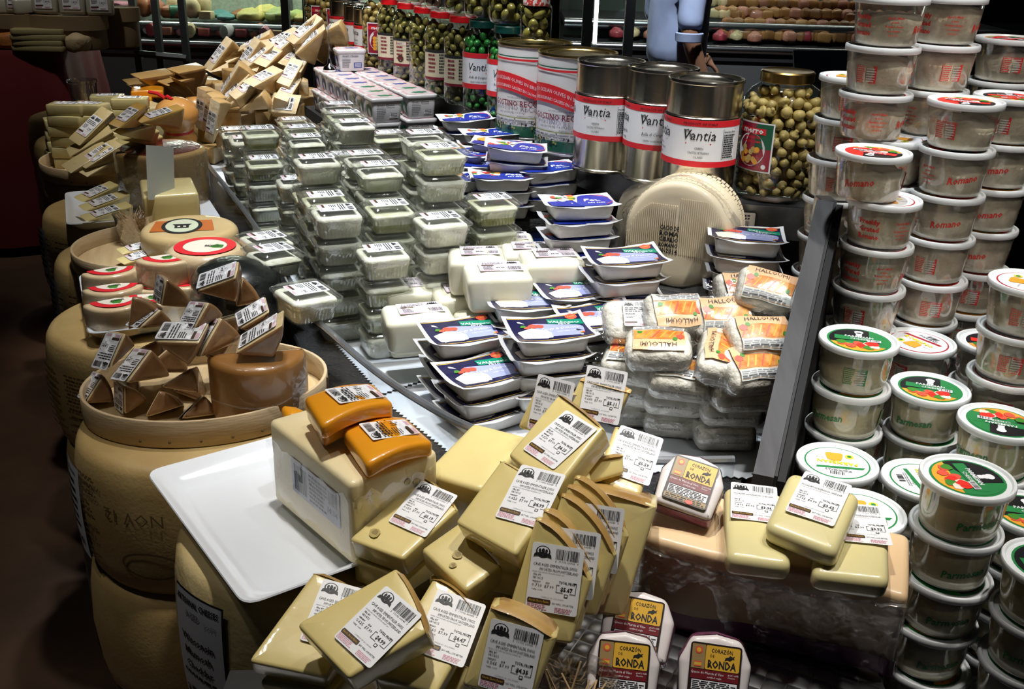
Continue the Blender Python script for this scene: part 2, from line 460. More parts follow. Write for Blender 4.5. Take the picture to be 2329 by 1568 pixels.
    for i in range(-20, 22):
        for j in range(-10, 30):
            x = i * k + (k / 2 if j % 2 else 0); y = j * k / 2
            X = .1 + x * c - y * s_; Y = .8 + x * s_ + y * c
            if not (.02 < X < .445 and .62 < Y < 1.21): continue
            h = k * .47
            P_ = [(h, 0), (0, h), (-h, 0), (0, -h)]
            Q = [(X + px * c - py * s_, Y + px * s_ + py * c, .7482) for px, py in P_] + [(X, Y, .7522 + .0008 * math.sin(i * 2.3 + j * 1.7))]
            mb.add((Q, [(0, 1, 4), (1, 2, 4), (2, 3, 4), (3, 0, 4)]), m, smooth=False)
    q = mb.build('lozenge_pattern', root, inv); q['kind'] = 'stuff'
    poly_slab([(x * .97, .9 + (y - .9) * .95) for x, y in top], .05, .70, black).build('counter_body', root, inv)
    tag(root, 'shiny steel counter with quilted lozenge sheet under the front cheeses', 'counter')
    # tub bin on the right
    root = empty('tub_bin', T(.9, 1.4, 0)); inv = T(-.9, -1.4, 0)
    bb = [(.475, .7), (1.5, .7), (1.6, 2.4), (.70, 1.98), (.475, 1.36), (.44, 1.26), (.475, 1.2)]
    poly_slab(bb, .04, .565, black).build('bin_body', root, inv)
    m = poly_slab([(x, y) for x, y in [(.535, 1.515), (1.6, 1.515), (1.6, 2.3), (.69, 1.95)]], .566, .665, black); m.build('bin_step', root, inv)
    tag(root, 'low black bin stacked full of round cheese tubs', 'bin')
case()

def scallop(pts, amp=.006, step=.012, z=.7515, name='paper_liner', label='', zf=None):
    """paper with a pinked edge all round"""
    out = []
    for i in range(len(pts)):
        a, b = V(pts[i]), V(pts[(i + 1) % len(pts)]); d = b - a; n = max(1, int(d.length / step)); u = d.normalized(); nn = V((-u.y, u.x))
        for j in range(n):
            out.append(a + d * (j / n) + nn * 0); out.append(a + d * ((j + .5) / n) - nn * amp)
    m = MB()
    o = [(p.x, p.y) for p in out]
    vs, fs = loft([[(x, y, z) for x, y in o], [(x, y, z + .0012) for x, y in o]])
    m.add((vs, fs), mat('liner_paper', (.62, .68, .76), .6, bump=(14, .35), col2=(.74, .79, .86), nsc=9), smooth=False)
    return tag(m.build(name), label, 'paper', None)
scallop([(-1.12, 3.62), (-.66, 2.62), (-.37, 1.97), (-.245, 1.74), (-.12, 1.86), (-.30, 2.15), (-.55, 2.75), (-.95, 3.7)], label='long white scalloped paper liner under the left edge of the clear feta tubs')
scallop([(-.245, 1.722), (-.05, 1.45), (.09, 1.56), (.0, 1.70), (-.13, 1.83)], z=.7516, label='white scalloped paper under the navy feta packs at the rounded corner')
scallop([(.045, 1.45), (.20, 1.475), (.40, 1.46), (.475, 1.66), (.30, 1.69), (.16, 1.78), (.06, 1.72)], z=.753, label='white scalloped paper under the bagged grilling cheeses')
def netted_crate():
    root = empty('netted_crate', T(-.048, 2.48, .752) @ RZ(rad(15)))
    m = MB(); m.add(rprism(rrect(.24, .36, .01), .165, .006), mat('crate_blue', (.01, .03, .16), .4)); m.build('crate', root, T(-.015, .02, 0))
    m = MB(); m.add(rprism(rrect(.262, .38, .02), .035, .012), net, fn=wob(.004, 14)); m.build('netting_cover', root, T(-.015, .02, .148))
    m = MB(); m.add(rprism(rrect(.07, .012, .004), .12, .004), net, fn=wob(.003, 20)); m.build('netting_flap', root, T(-.105, -.175, .035))
    tag(root, 'blue crate draped with black netting under the blue feta packs', 'crate')
netted_crate()
# ------------------------------------------------------------------ scale tickets
tick_black = mat('ticket_black', (.02, .02, .022), .5)
def badge(m, x, y, s, z):
    """round shop emblem: figures under trees over a ribbon"""
    m.add(flat([(x + a * s, y + b * s * .82) for a, b in circle(1, 20)], z), ink, smooth=False)
    m.add(flat([(x + a * s * .8, y + .1 * s + b * s * .6) for a, b in circle(1, 16)], z + .0001), paper, smooth=False)
    for a, r in ((-.45, .3), (0, .38), (.45, .3)):
        m.add(flat([(x + (a + p * r * .62) * s, y + (.12 + q * r) * s) for p, q in circle(1, 8)], z + .0002), ink, smooth=False)
    m.add(([(x - 1.25 * s, y - .75 * s, z + .0002), (x, y - .45 * s, z + .0002), (x + 1.25 * s, y - .75 * s, z + .0002), (x + 1.1 * s, y - .28 * s, z + .0002), (x, y + .02 * s, z + .0002), (x - 1.1 * s, y - .28 * s, z + .0002)], [(0, 1, 4, 5), (1, 2, 3, 4)]), ink, smooth=False)
TICKETS = {}
def ticket(kind, price, weight='0.625', lb='$7.99', full=True, w=.058, h=.076, curve=None):
    """paper scale ticket lying in the xy plane, middle at the origin, reading along +x"""
    key = (kind, price, weight, lb, full, w, h)
    if key in TICKETS: return TICKETS[key]
    lines_ = {'swiss': ('CAVE AGED EMMENTALER SWISS', 'IMPORTED FROM SWITZERLAND', '08/14/15'), 'horse': ('MCCADAM HORSERADISH CHEDDAR', '', '08/15/15'), 'york': ('NEW YORK WHITE CHEDDAR', '', '08/15/15'),
              'feta': ('BULGARIAN FETA', '', '08/20/15'), 'wedge': ('', '', '')}[kind]
    m = MB(); k = w / .058; q = h / .076
    o = rrect(w, h, .0035, 3)
    m.add(loft([[(x, y, 0) for x, y in o], [(x, y, .0003) for x, y in o]], False, True), paper, smooth=False)
    z = .0006
    X = S(k, q, 1)
    def A(vf, mt): m.add(vf, mt, X, smooth=False)
    sub = MB(); badge(sub, -.0165, .0285, .0082, z)
    for f, mm in zip(sub.f, sub.m): m.add(([sub.v[i] for i in f], [tuple(range(len(f)))]), mm, X, smooth=False)
    A(bars(-.002, .0225, .0245, .034, z, 24, hash(price) % 97 + 1 if False else len(price) * 7 + sum(map(ord, price)) % 31), ink)
    if full:
        A(text('2  11092 60045  9', .0028, .011, .0196, width=.026, z=z), ink)
        A(text(lines_[0], .0046, -.0255, .0128, 'L', width=.049, z=z), tick_black)
        if lines_[1]: A(text(lines_[1], .0044, -.018, .0078, 'L', width=.043, z=z), tick_black)
        A(text('INGRED: PART SKIM MILK ENZYMES RENNET SALT', .002, -.0255, .0052 if lines_[1] else .0098, 'L', width=.036, z=z), grey_ink)
        A(text('SELL BY', .0026, -.0245, .0018, 'L', z=z, bold=.02), ink); A(text(lines_[2], .004, -.0245, -.0022, 'L', width=.0115, z=z), tick_black)
        A(text('WEIGHT', .0024, -.0245, -.0060, 'L', z=z, bold=.02), ink); A(text(weight, .0048, -.0245, -.0108, 'L', width=.011, z=z), tick_black)
        A(text('TARE  0.000', .0024, -.0245, -.0148, 'L', z=z), ink)
        A(text('$/LB', .0024, -.0095, -.0060, 'L', z=z, bold=.02), ink); A(text(lb, .0046, -.0105, -.0108, 'L', width=.0105, z=z), tick_black)
        A(text('TOTAL PRICE', .004, .0142, -.0038, width=.018, z=z, bold=.02), ink)
        A(text(price, .0062, .0145, -.0118, width=.0135, z=z, bold=.03), ink)
    else:
        A(lines(-.0255, .0035, .024, .0185, 3, z, 5), tick_black)
        A(lines(-.0245, -.0145, -.004, .001, 4, z, 8), tick_black)
        A(text(price, .0068, .0145, -.0118, width=.0135, z=z, bold=.03), ink)
    # ragged box round the price
    bw = .0007
    for b in ((.0028, -.0142, .0034, -.0055), (.0028, -.0062, .006, -.0055), (.0243, -.0142, .0249, -.001), (.0028, -.0142, .011, -.0136), (.018, -.0142, .0249, -.0136), (.0125, -.0185, .0165, -.0148), (.0215, -.0022, .0249, -.001)):
        A(quad(*b, z=z), ink)
    A(quad(.0133, -.0177, .0157, -.0156, z=z + .0001), paper)
    A(text('COMMACK, NY  (631) 499-8550', .0022, .0, -.0222, width=.026, z=z), grey_ink)
    # dark strip with the shop's name
    sx = [(a * .0125 - .0145, b * .00275 - .0266) for a, b in [(-1, -1), (1, -1), (1.06, 0), (1, 1), (-1, 1), (-1.06, 0)]]
    A(flat(sx, z), brown_ink)
    if full: A(text('North Shore Farms', .0036, -.0145, -.0277, width=.0225, z=z + .0002, shear=.15), gold)
    if full: A(text('EAT WELL. LIVE BETTER.', .0028, .0125, -.0278, width=.0245, z=z), ink)
    A(lines(-.027, -.0365, -.004, -.0298, 4, z, 11, .6), pink); A(lines(.004, -.0365, .026, -.0305, 4, z, 12, .6), pink)
    TICKETS[key] = m.mesh('ticket', 60)
    return TICKETS[key]
def stick(parent, me, x, y, z, rz=0, rx=0, ry=0, name='price_label'):
    return ob(name, me, parent, T(x, y, z) @ RZ(rad(rz)) @ RX(rad(rx)) @ RY(rad(ry)))

# ------------------------------------------------------------------ clear feta tubs
clam = clear('clear_tub_plastic', (.97, .98, .96), .06, .42, .08, milk=.04)
clam_lid = clear('clear_lid_plastic', (.97, .98, .97), .07, .5, .07, bump=(30, .3), milk=.04)
feta_w = mat('feta_crumble', (.92, .91, .80), .55, col2=(.76, .75, .58), nsc=28, bump=(70, .8), vary=.06)
feta_b = mat('feta_in_brine', (.66, .67, .42), .3, col2=(.86, .86, .70), nsc=22, bump=(40, .5), vary=.06)
brine = mat('green_brine', (.34, .34, .09), .12, col2=(.50, .50, .22), nsc=20)
def ribbed(w, d, r, amp, n=88):
    o = rrect(w, d, r, 5); out = []
    # even walk round the outline with flutes
    P_ = [V(p) for p in o]; L = [0]
    for i in range(len(P_)): L.append(L[-1] + (P_[(i + 1) % len(P_)] - P_[i]).length)
    for k in range(n):
        t = L[-1] * k / n
        i = max(j for j in range(len(P_)) if L[j] <= t)
        a, b = P_[i], P_[(i + 1) % len(P_)]; q = a + (b - a) * ((t - L[i]) / max(1e-9, L[i + 1] - L[i]))
        f = 1 - (amp / (w / 2)) * (k % 2)
        out.append((q.x * f, q.y * f))
    return out
TW, TH = .112, .057
def make_tub(v):
    base = ribbed(.086, .086, .018, .0016)
    def ring(s, z): return [(x * s, y * s, z) for x, y in base]
    m = MB()
    top = ribbed(.101, .101, .016, 0)
    m.add(loft([ring(.96, .0005), ring(1, .003), ring(1.09, .026), [(x * .99, y * .99, .033) for x, y in top], [(x, y, .044) for x, y in top]], True, False), clam)
    root = m.build('feta_tub', None, None, 30)
    m = MB()
    # lid with a broad flange and a raised middle
    n = 5
    def rr(w, r, z): return [(x, y, z) for x, y in rrect(w, w, r, n)]
    m.add(loft([rr(.110, .020, .0435), rr(TW, .020, .0445), rr(TW, .020, .0465), rr(.104, .018, .0475), rr(.100, .018, .0465), rr(.096, .018, .0525), rr(.090, .017, .055), rr(.05, .012, .0553)], False, True), clam_lid)
    m.build('lid', root, None, 25)
    m = MB()
    g = lambda s, z: [(x * s, y * s, z) for x, y in ribbed(.083, .083, .018, .0012)]
    if v == 0:
        m.add(loft([g(.95, .002), g(1.0, .004), g(1.08, .026), g(1.13, .036)], True, False), feta_w)
        m.add(rprism(rrect(.094, .094, .016), .012, .005, 2, dome=.002, rings=3), feta_w, T(0, 0, .032), wob(.0022, 70, 3))
    elif v == 1:
        m.add(loft([g(.95, .002), g(1.0, .004), g(1.05, .018)], True, False), brine)
        m.add(loft([g(1.05, .018), g(1.08, .026), g(1.13, .034)], False, False), feta_b)
        m.add(rprism(rrect(.093, .093, .016), .010, .004, 2, dome=.001, rings=3), feta_b, T(0, 0, .030), wob(.0018, 60, 5))
    else:
        m.add(loft([g(.95, .002), g(1.0, .004), g(1.07, .022), g(1.1, .028)], True, False), feta_b)
        m.add(rprism(rrect(.09, .09, .014), .011, .006, 2, dome=.003, rings=3), feta_w, T(0, 0, .026), wob(.003, 60, 8))
    m.build('feta', root, None, 50)
    ob('price_label', ticket('feta', ('$3.62', '$4.18', '$3.97')[v], full=False, w=.052, h=.074), root, T(0, 0, .0557) @ RZ(rad(-90)))
    return root
FT = [make_tub(v) for v in range(3)]
used_ft = [0, 0, 0]
def feta_at(x, y, z, yaw, v, label, tilt=(0, 0)):
    X = T(x, y, z) @ RZ(rad(yaw)) @ RX(rad(tilt[0])) @ RY(rad(tilt[1]))
    if not used_ft[v]:
        o = FT[v]; o.matrix_basis = X; used_ft[v] = 1
    else: o = dup(FT[v], X)
    return tag(o, label, 'tub', 'clear tubs of feta')
DECK = .7525
# tops seen in the photograph: pixel of the lid's middle, tubs in the stack, kind of filling, where it is
TOPS = [
    (zF(1190, 1020), 4, 0, 'foremost stack beside the white feta blocks'), (zF(1045, 770), 5, 0, 'left face, second stack from the front'),
    (zF(930, 670), 5, 1, 'left face, third stack from the front'), (zF(800, 440), 6, 0, 'tall stack midway along the left face'),
    (zF(1215, 490), 6, 2, 'tall stack at the centre of the pile'), (zF(1480, 355), 7, 1, 'tallest stack beside the blue feta packs'),
    (zF(1570, 820), 5, 0, 'right front stack above the white blocks'), (zF(1370, 730), 5, 1, 'second row between the front stacks'),
    (zF(1680, 720), 5, 1, 'rightmost stack beside the netted crate'), (zF(1350, 285), 7, 2, 'tall stack just behind the tallest one'),
    (zF(1100, 420), 6, 2, 'stack behind the central tall stack'), (zF(455, 250), 5, 1, 'far left corner near the hard cheeses'),
    (zF(715, 245), 5, 1, 'far stack second from the left edge'), (zF(1000, 195), 6, 0, 'far stack in front of goat cheese tubs'),
    (zF(820, 96), 6, 2, 'farthest stack, beside goat cheese tubs'), (zF(910, 147), 6, 1, 'second farthest, beside goat cheese tubs'),
    (zF(620, 195), 4, 1, 'low stack against the hard cheeses'), (zF(790, 305), 5, 2, 'far middle stack, behind a lower one'),
    (zF(1110, 295), 5, 1, 'low stack in the hollow behind the centre'), (zF(520, 440), 4, 1, 'left edge below the far corner'),
    (zF(1500, 520 - 165), 0, 0, ''),
]
stacks = []
for (px, py), n, v, wh in TOPS:
    if not n: continue
    p = at(px, py, DECK + n * TH); stacks.append([p.x, p.y, n, v, wh])
# the stair of lower stacks down the left face of the pile
for x, y, n, v, wh in ((-.488, 2.40, 4, 1, 'left face just beyond the tall stack'), (-.55, 2.50, 4, 0, 'left face, two beyond the tall stack'),
                       (-.385, 2.37, 5, 2, 'hidden stack inside the pile'), (-.45, 2.50, 5, 1, 'inner stack behind the left face'), (-.80, 2.97, 4, 0, 'far left end by the hard cheeses'), (-.86, 3.09, 4, 2, 'very last stack by the hard cheeses')):
    stacks.append([x, y, n, v, wh])
# let neighbours give way until no two stacks overlap
for it in range(60):
    for i in range(len(stacks)):
        for j in range(i):
            a, b = stacks[i], stacks[j]; dx, dy = a[0] - b[0], a[1] - b[1]
            ox, oy = TW * 1.0 - abs(dx), TW * 1.0 - abs(dy)
            c, s = math.cos(rad(-22)), math.sin(rad(-22))
            u, w_ = dx * c - dy * s, dx * s + dy * c
            ou, ow = .114 - abs(u), .114 - abs(w_)
            if ou > 0 and ow > 0:
                if ou < ow: du, dw = math.copysign(ou, u), 0
                else: du, dw = 0, math.copysign(ow, w_)
                gx, gy = du * c + dw * s, -du * s + dw * c
                ka = .15 if i < 20 else .5
                a[0] += gx * ka; a[1] += gy * ka; b[0] -= gx * .15; b[1] -= gy * .15
for x, y, n, v, wh in stacks:
    for k in range(n):
        lev = 'top' if k == n - 1 else 'bottom' if k == 0 else ORD[n - 1 - k] + ' from top'
        c = {0: 'crumbled white feta', 1: 'feta in green brine', 2: 'pale loose feta'}[v if k == n - 1 else (v + k) % 3]
        feta_at(x + RD.uniform(-.0005, .0005), y + RD.uniform(-.0005, .0005), DECK + k * TH, 22 + RD.uniform(-1, 1) - (8 if k == n - 1 else 0) * 0, v if k == n - 1 else (v + k) % 3, f'{lev} clear feta tub, {wh}')
for (px, py), z, yaw, tl, wh in (((603, 528), .892, 40, (3, 2), 'farther of the two lying behind the wheel with the orange label'), ((618, 556), .892, 42, (3, 3), 'nearer of the two lying on the clear rail'), ((691, 648), .890, 40, (4, 3), 'alone on the clear rail beside the black waxed cheese')):
    p = at(px, py, z + .05)
    feta_at(p.x, p.y, z - .012, yaw, 0 if yaw == 40 else 2, f'tilted clear feta tub, {wh}', tl)
# ------------------------------------------------------------------ feta packs, white blocks, bagged grilling cheese
foil = mat('pack_white', (.80, .81, .83), .32, coat=.3, bump=(45, .35))
foil_body = mat('pack_body', (.74, .73, .70), .3, coat=.4, bump=(38, .5), col2=(.62, .60, .56), nsc=18)
navy = mat('navy_print', (.012, .012, .06), .25, coat=.5)
navy_l = mat('lilac_print', (.36, .40, .68), .3, coat=.5)
blue = mat('blue_print', (.012, .035, .36), .28, coat=.4)
cream = mat('cream_print', (.82, .74, .62), .4)
tomato = mat('tomato_print', (.75, .10, .06), .35)
orange_p = mat('orange_print', (.85, .38, .04), .35)
leaf_p = mat('leaf_print', (.06, .25, .03), .4)
emer = mat('emerald_print', (.0, .25, .14), .35, coat=.4)
white_ink = mat('white_print', (.85, .85, .88), .4)

def blob(r, n=9, seed=1, j=.25):
    q = random.Random(seed)
    return [(r * (1 + q.uniform(-j, j)) * math.cos(2 * PI * i / n), r * (1 + q.uniform(-j, j)) * math.sin(2 * PI * i / n)) for i in range(n)]
def shift(vf, x, y, s=1, rz=0, z=0):
    c, d = math.cos(rad(rz)), math.sin(rad(rz))
    return [(x + (p[0] * c - p[1] * d) * s, y + (p[0] * d + p[1] * c) * s, p[2] + z) for p in vf[0]], vf[1]
def pack_shell(w, d, h, lipw=.012, sag=.006, seed=0):
    """tray-like sealed pack: body below, flat welded flange above with upturned corners; z=0 is the underside"""
    m = MB()
    o = rrect(w - 2 * lipw, d - 2 * lipw, .012, 4)
    m.add(rprism(o, h - .003, .005, 2, taper=.9, mid=2), foil_body, None, wob(.0012, 60, seed))
    root_body = m
    f = MB(); n = 12
    e = []
    for i in range(n): e.append((-w / 2 + w * i / n, -d / 2))
    for i in range(8): e.append((w / 2, -d / 2 + d * i / 8))
    for i in range(n): e.append((w / 2 - w * i / n, d / 2))
    for i in range(8): e.append((-w / 2, d / 2 - d * i / 8))
    q = random.Random(seed)
    ph = q.random() * 6
    def zf(x, y):
        u, v = x / (w / 2), y / (d / 2)
        return h - .002 + sag * (abs(u) ** 3 * abs(v) ** 3) * 1.6 + .0014 * math.sin(6 * u + ph) * abs(v) ** 8 + .0014 * math.sin(5 * v + ph) * abs(u) ** 8
    rings = []
    for s, dz in ((1, 0), (.93, 0), (.86, .0002), (.8, .0003), (.4, .0004)):
        rings.append([(x * s, y * s, zf(x * s, y * s) + dz) for x, y in e])
    vs, fs = loft(rings, False, True)
    f.add((vs, fs), foil)
    low = [[(x, y, z - .0007) for x, y, z in r] for r in rings[:3]]
    f.add(loft([low[0], rings[0]], False, False), foil)
    vs, fs = loft(low, False, False); f.add((vs, [t[::-1] for t in fs]), foil)
    return m, f, zf
def face_fn(zf, up_=.0011):
    return lambda p: (p.x, p.y, zf(p.x, p.y) + up_ + p.z)
def navy_pack(seed=0):
    """navy topped sealed feta pack, its printing reading along x"""
    w, d, h = .150, .118, .0335
    body, fl, zf = pack_shell(w, d, h, seed=seed)
    root = body.build('feta_pack', None, None, 45)
    fl.build('sealed_flange', root, None, 45)
    m = MB(); f0 = face_fn(zf); fn = lambda p: f0(V((p[0] * 1.09, p[1] * 1.10, p[2])))
    def grid(x0, y0, x1, y1, z=0, n=8, k=6):
        vs = [(x0 + (x1 - x0) * i / n, y0 + (y1 - y0) * j / k, z) for j in range(k + 1) for i in range(n + 1)]
        return vs, [(j * (n + 1) + i, j * (n + 1) + i + 1, (j + 1) * (n + 1) + i + 1, (j + 1) * (n + 1) + i) for j in range(k) for i in range(n)]
    m.add(grid(-.062, -.046, .062, .046), navy, None, fn)
    m.add(grid(-.061, -.0445, .061, -.043, .0003, 8, 1), gold, None, fn); m.add(grid(-.061, .043, .061, .0445, .0003, 8, 1), gold, None, fn)
    lil = fillet([(-.03, -.03), (.05, -.034), (.058, .004), (.02, .012), (-.03, .026)], .012, 3)
    m.add(flat(lil, .0003), navy_l, None, fn, False)
    m.add(shift(flat(fillet([(-.052, -.034), (-.012, -.038), (-.004, -.010), (-.030, .006), (-.056, -.006)], .003, 2)), 0, 0), cream, None, lambda p: fn(p + V((0, 0, .0006))), False)
    m.add(flat(fillet([(-.030, -.036), (-.004, -.036), (-.002, -.014), (-.026, -.012)], .002, 2), .0008), white_ink, None, fn, False)
    for x, y, r in ((-.026, .012, .009), (-.014, .010, .007), (-.036, .008, .005)):
        m.add(shift(flat(blob(r, 9, int(x * 900))), x, y, z=.001), tomato, None, fn, False)
    m.add(shift(flat(blob(.005, 7, 5)), -.042, .013, z=.0011), leaf_p, None, fn, False)
    m.add(flat([(.002, .018), (.060, .006), (.060, .024), (.004, .036)], .0009), emer, None, fn, False)
    m.add(text('VALBRESO', .0105, 0, 0, width=.052, bold=.03), white_ink, T(.031, .0175, .0013) @ RZ(rad(-11)), fn, False)
    m.add(text('FETA', .007, 0, 0, width=.02, bold=.02), white_ink, T(.03, .0095, .0013) @ RZ(rad(-11)), fn, False)
    m.add(shift(flat(blob(.010, 12, 3, .08)), .047, .036, z=.0014), tomato, None, fn, False)
    m.add(text('100%', .006, .047, .034, bold=.02, z=.0018), gold, None, fn, False)
    m.add(text('Tangy & Delicate', .012, .016, -.008, width=.062, shear=.35, z=.0013), white_ink, None, fn, False)
    m.add(text("SHEEP'S MILK CHEESE", .0045, .026, -.018, width=.036, z=.0013), white_ink, None, fn, False)
    m.add(quad(.044, -.030, .051, -.024, .0014), orange_p, None, fn, False); m.add(quad(.047, -.030, .051, -.024, .0017), tomato, None, fn, False)
    m.build('front_print', root, None, 60)
    return root
def blue_pack(seed=0, melon=False):
    """blue and white sealed feta pack"""
    w, d, h = .150, .100, .0315
    body, fl, zf = pack_shell(w, d, h, lipw=.010, seed=seed + 20, sag=.004)
    root = body.build('feta_pack', None, None, 45); fl.build('sealed_flange', root, None, 45)
    m = MB(); f0 = face_fn(zf); fn = lambda p: f0(V((p[0] * 1.12, p[1] * 1.14, p[2])))
    def pl(pts, mt, z): m.add(flat(pts, z), mt, None, fn, False)
    pl([(-.060, -.038), (.0, -.038), (-.012, .006), (-.060, .002)], blue, .0003)
    pl(fillet([(-.014, -.036), (.052, -.036), (.062, -.006), (.056, .034), (.006, .036)], .02, 4), blue, .0006)
    q = random.Random(seed)
    for i in range(16):
        x, y = q.uniform(-.055, -.004), q.uniform(.0, .036)
        m.add(shift(flat(blob(.0075, 7, i)), x, y, z=.0008 + i * .00004), (white_ink, cream, tomato, orange_p, white_ink, leaf_p, tomato, white_ink)[i % 8], None, fn, False)
    if melon: m.add(flat([(-.03 + .026 * math.cos(a * PI / 8), .014 + .018 * math.sin(a * PI / 8)) for a in range(16)], .0018), orange_p, None, fn, False)
    m.add(text('Feta', .021, .026, -.006, width=.038, shear=.25, bold=.02, z=.0012), white_ink, None, fn, False)
    m.add(text('FAT FREE', .008, .028, -.020, width=.032, bold=.02, z=.0012), white_ink, None, fn, False)
    m.add(text('Valley Dairy', .008, .030, .018, width=.034, shear=.3, z=.0012), white_ink, None, fn, False) if False else None
    m.add(lines(-.056, -.034, -.014, -.012, 3, .001, 4 + seed, .45), white_ink, None, fn, False)
    m.add(tube([(.010 + .053 * math.cos(a), .0 + .036 * math.sin(a), .0014) for a in [-.9 + i * .16 for i in range(14)]], .0006, 4), tomato, None, fn, False)
    m.build('front_print', root, None, 60)
    return root
PK = {}
def pack(kind, X, label, group=None, cat='cheese pack'):
    if kind not in PK:
        k, s = kind
        PK[kind] = navy_pack(s) if k == 'navy' else blue_pack(s, k == 'melon'); o = PK[kind]; o.matrix_basis = X
    else: o = dup(PK[kind], X)
    return tag(o, label, cat, group)
def pack_stack(kind, zf, c, ztop, n, yaw, label, group, h=.0355, tilt=(0, 0), jit=6, off=None, ph=.036):
    """a pile whose top pack's middle shows at that pixel"""
    p = at(*(zf(*c) if zf else c), ztop)
    for k in range(n):
        z = ztop - ph - k * h
        dx, dy = (RD.uniform(-.006, .006), RD.uniform(-.006, .006)) if k else (0, 0)
        t = (tilt[0] * .6 * (1 - k / n), tilt[1] * .6 * (1 - k / n))
        X = T(p.x + dx, p.y + dy, z) @ RZ(rad(yaw + (RD.uniform(-jit, jit) if k else 0))) @ RX(rad(t[0])) @ RY(rad(t[1]))
        pack((kind, (k + int(c[0])) % 3), X, (f'top {label}' if k == 0 else f'{ORD[k]} down under the top {label}'), group)
# navy packs
NG = 'navy labelled feta packs'
z0 = DECK
pack_stack('navy', zV, (630, 765), z0 + .001 + 3 * .0355 + .004, 3, 33, 'navy feta pack, foremost pile at rounded corner', NG, tilt=(3, 0))
pack_stack('navy', zV, (530, 560), z0 + .001 + 4 * .0355, 4, 24, 'navy feta pack beside the front white block', NG, tilt=(4, -1))
pack_stack('navy', zV, (845, 400), z0 + .001 + 5 * .0355, 5, 14, 'navy feta pack between the white blocks', NG, tilt=(2, 2))
pack_stack('navy', zV, (1115, 345), z0 + .001 + 5.3 * .0355, 5, 19, 'navy feta pack of the pile behind the middle ones', NG, tilt=(1, -3))
pack_stack('navy', zV, (975, 550), z0 + .001 + 5 * .0355, 5, 15, 'navy feta pack of the middle front pile', NG, tilt=(2, -2))
pack_stack('navy', zV, (1240, 480), z0 + .001 + 5 * .0355, 5, 22, 'navy feta pack of the pile by the paper price card', NG, tilt=(3, -4))
pack_stack('navy', zV, (1368, 178), .899 + 3 * .036, 3, 12, 'navy feta pack before the white wheel', NG, tilt=(1, -3))
pack_stack('navy', zV, (1985, 65), .899 + 4 * .036, 4, -8, 'navy feta pack against the steel side post', NG, tilt=(0, 2))
# blue packs
BG = 'blue labelled feta packs'
CR = .938
pack_stack('blue', zB, (385, 535), CR + 3 * .035, 3, 8, 'blue feta pack, front left pile on netted crate', BG, .034, ph=.034)
pack_stack('blue', zB, (675, 485), CR + 3.3 * .035, 3, 22, 'blue feta pack, front right pile on netted crate', BG, .034, (0, -4), ph=.034)
pack_stack('blue', zB, (470, 355), CR + 4.6 * .035, 4, 0, 'blue feta pack, highest pile on netted crate', BG, .034, (2, 6), ph=.034)
pack_stack('blue', zB, (145, 545), CR + 2.7 * .035, 3, 4, 'blue feta pack beside the clear tubs', BG, .034, ph=.034)
pack_stack('melon', zB, (200, 455), CR + 3 * .035, 3, 2, 'blue feta pack with melon picture beside the clear tubs', BG, .034, (2, 4), ph=.034)
pack_stack('blue', zB, (130, 375), CR + 3.6 * .035, 3, -24, 'blue feta pack behind the melon pack', BG, .034, (0, 8), ph=.034)
pack_stack('melon', zB, (375, 335), CR + 4 * .035, 3, -8, 'melon pictured feta pack half under the highest pile', BG, .034, (0, 4), ph=.034)
pack_stack('blue', zB, (315, 268), CR + 4 * .035, 4, 20, 'blue feta pack second from the far end', BG, .034, (0, 0), ph=.034)
pack_stack('blue', zB, (165, 175), CR + 4.2 * .035, 4, 18, 'blue feta pack at the far end by the green olives', BG, .034, (3, -4), ph=.034)
pack_stack('blue', zB, (870, 695), .899 + 5 * .0345, 5, 14, 'blue feta pack, lone pile beside white wheel', BG, .0345, ph=.034)

# white feta blocks in clear film
feta_block = mat('white_feta_block', (.86, .84, .68), .35, coat=.7, crough=.1, col2=(.80, .77, .58), nsc=14, bump=(22, .25), vary=.03, sss=.15)
tick_film = mat('ticket_on_film', (.72, .64, .70), .4)
def block_ticket():
    m = MB(); o = rrect(.084, .056, .003, 2)
    m.add(loft([[(x, y, 0) for x, y in o], [(x, y, .0003) for x, y in o]], False, True), tick_film, smooth=False)
    badge(m, .025, .020, .0085, .0006); m.add(bars(.012, -.022, .038, -.004, .0006, 20, 3), ink, smooth=False)
    m.add(quad(-.036, .002, -.012, .008, .0006), brown_ink, smooth=False)
    m.add(text('BULGARIAN FETA', .0055, -.012, .018, width=.040, z=.0006), ink, smooth=False)
    m.add(lines(-.034, .010, .010, .016, 2, .0006, 4), ink, smooth=False); m.add(lines(-.034, -.022, -.014, 0, 5, .0006, 7), ink, smooth=False)
    m.add(text('$4.46', .0075, -.001, -.012, bold=.03, z=.0006), ink, smooth=False)
    m.add(lines(-.04, -.027, .0, -.023, 2, .0006, 9), pink, smooth=False)
    return m.mesh('ticket', 60)
BT = block_ticket()
def feta_brick(seed):
    m = MB(); o = rrect(.125, .098, .014, 5)
    m.add(rprism(o, .072, .012, 4, taper=.97, dome=.004, mid=3, belly=.015, rings=4), feta_block, None, wob(.0035, 22, seed))
    root = m.build('feta_block', None, None, 60)
    ob('price_label', BT, root, T(.006, .008, .0765) @ RZ(rad(0)))
    return root
FB = [feta_brick(k) for k in range(3)]; fb_used = 0
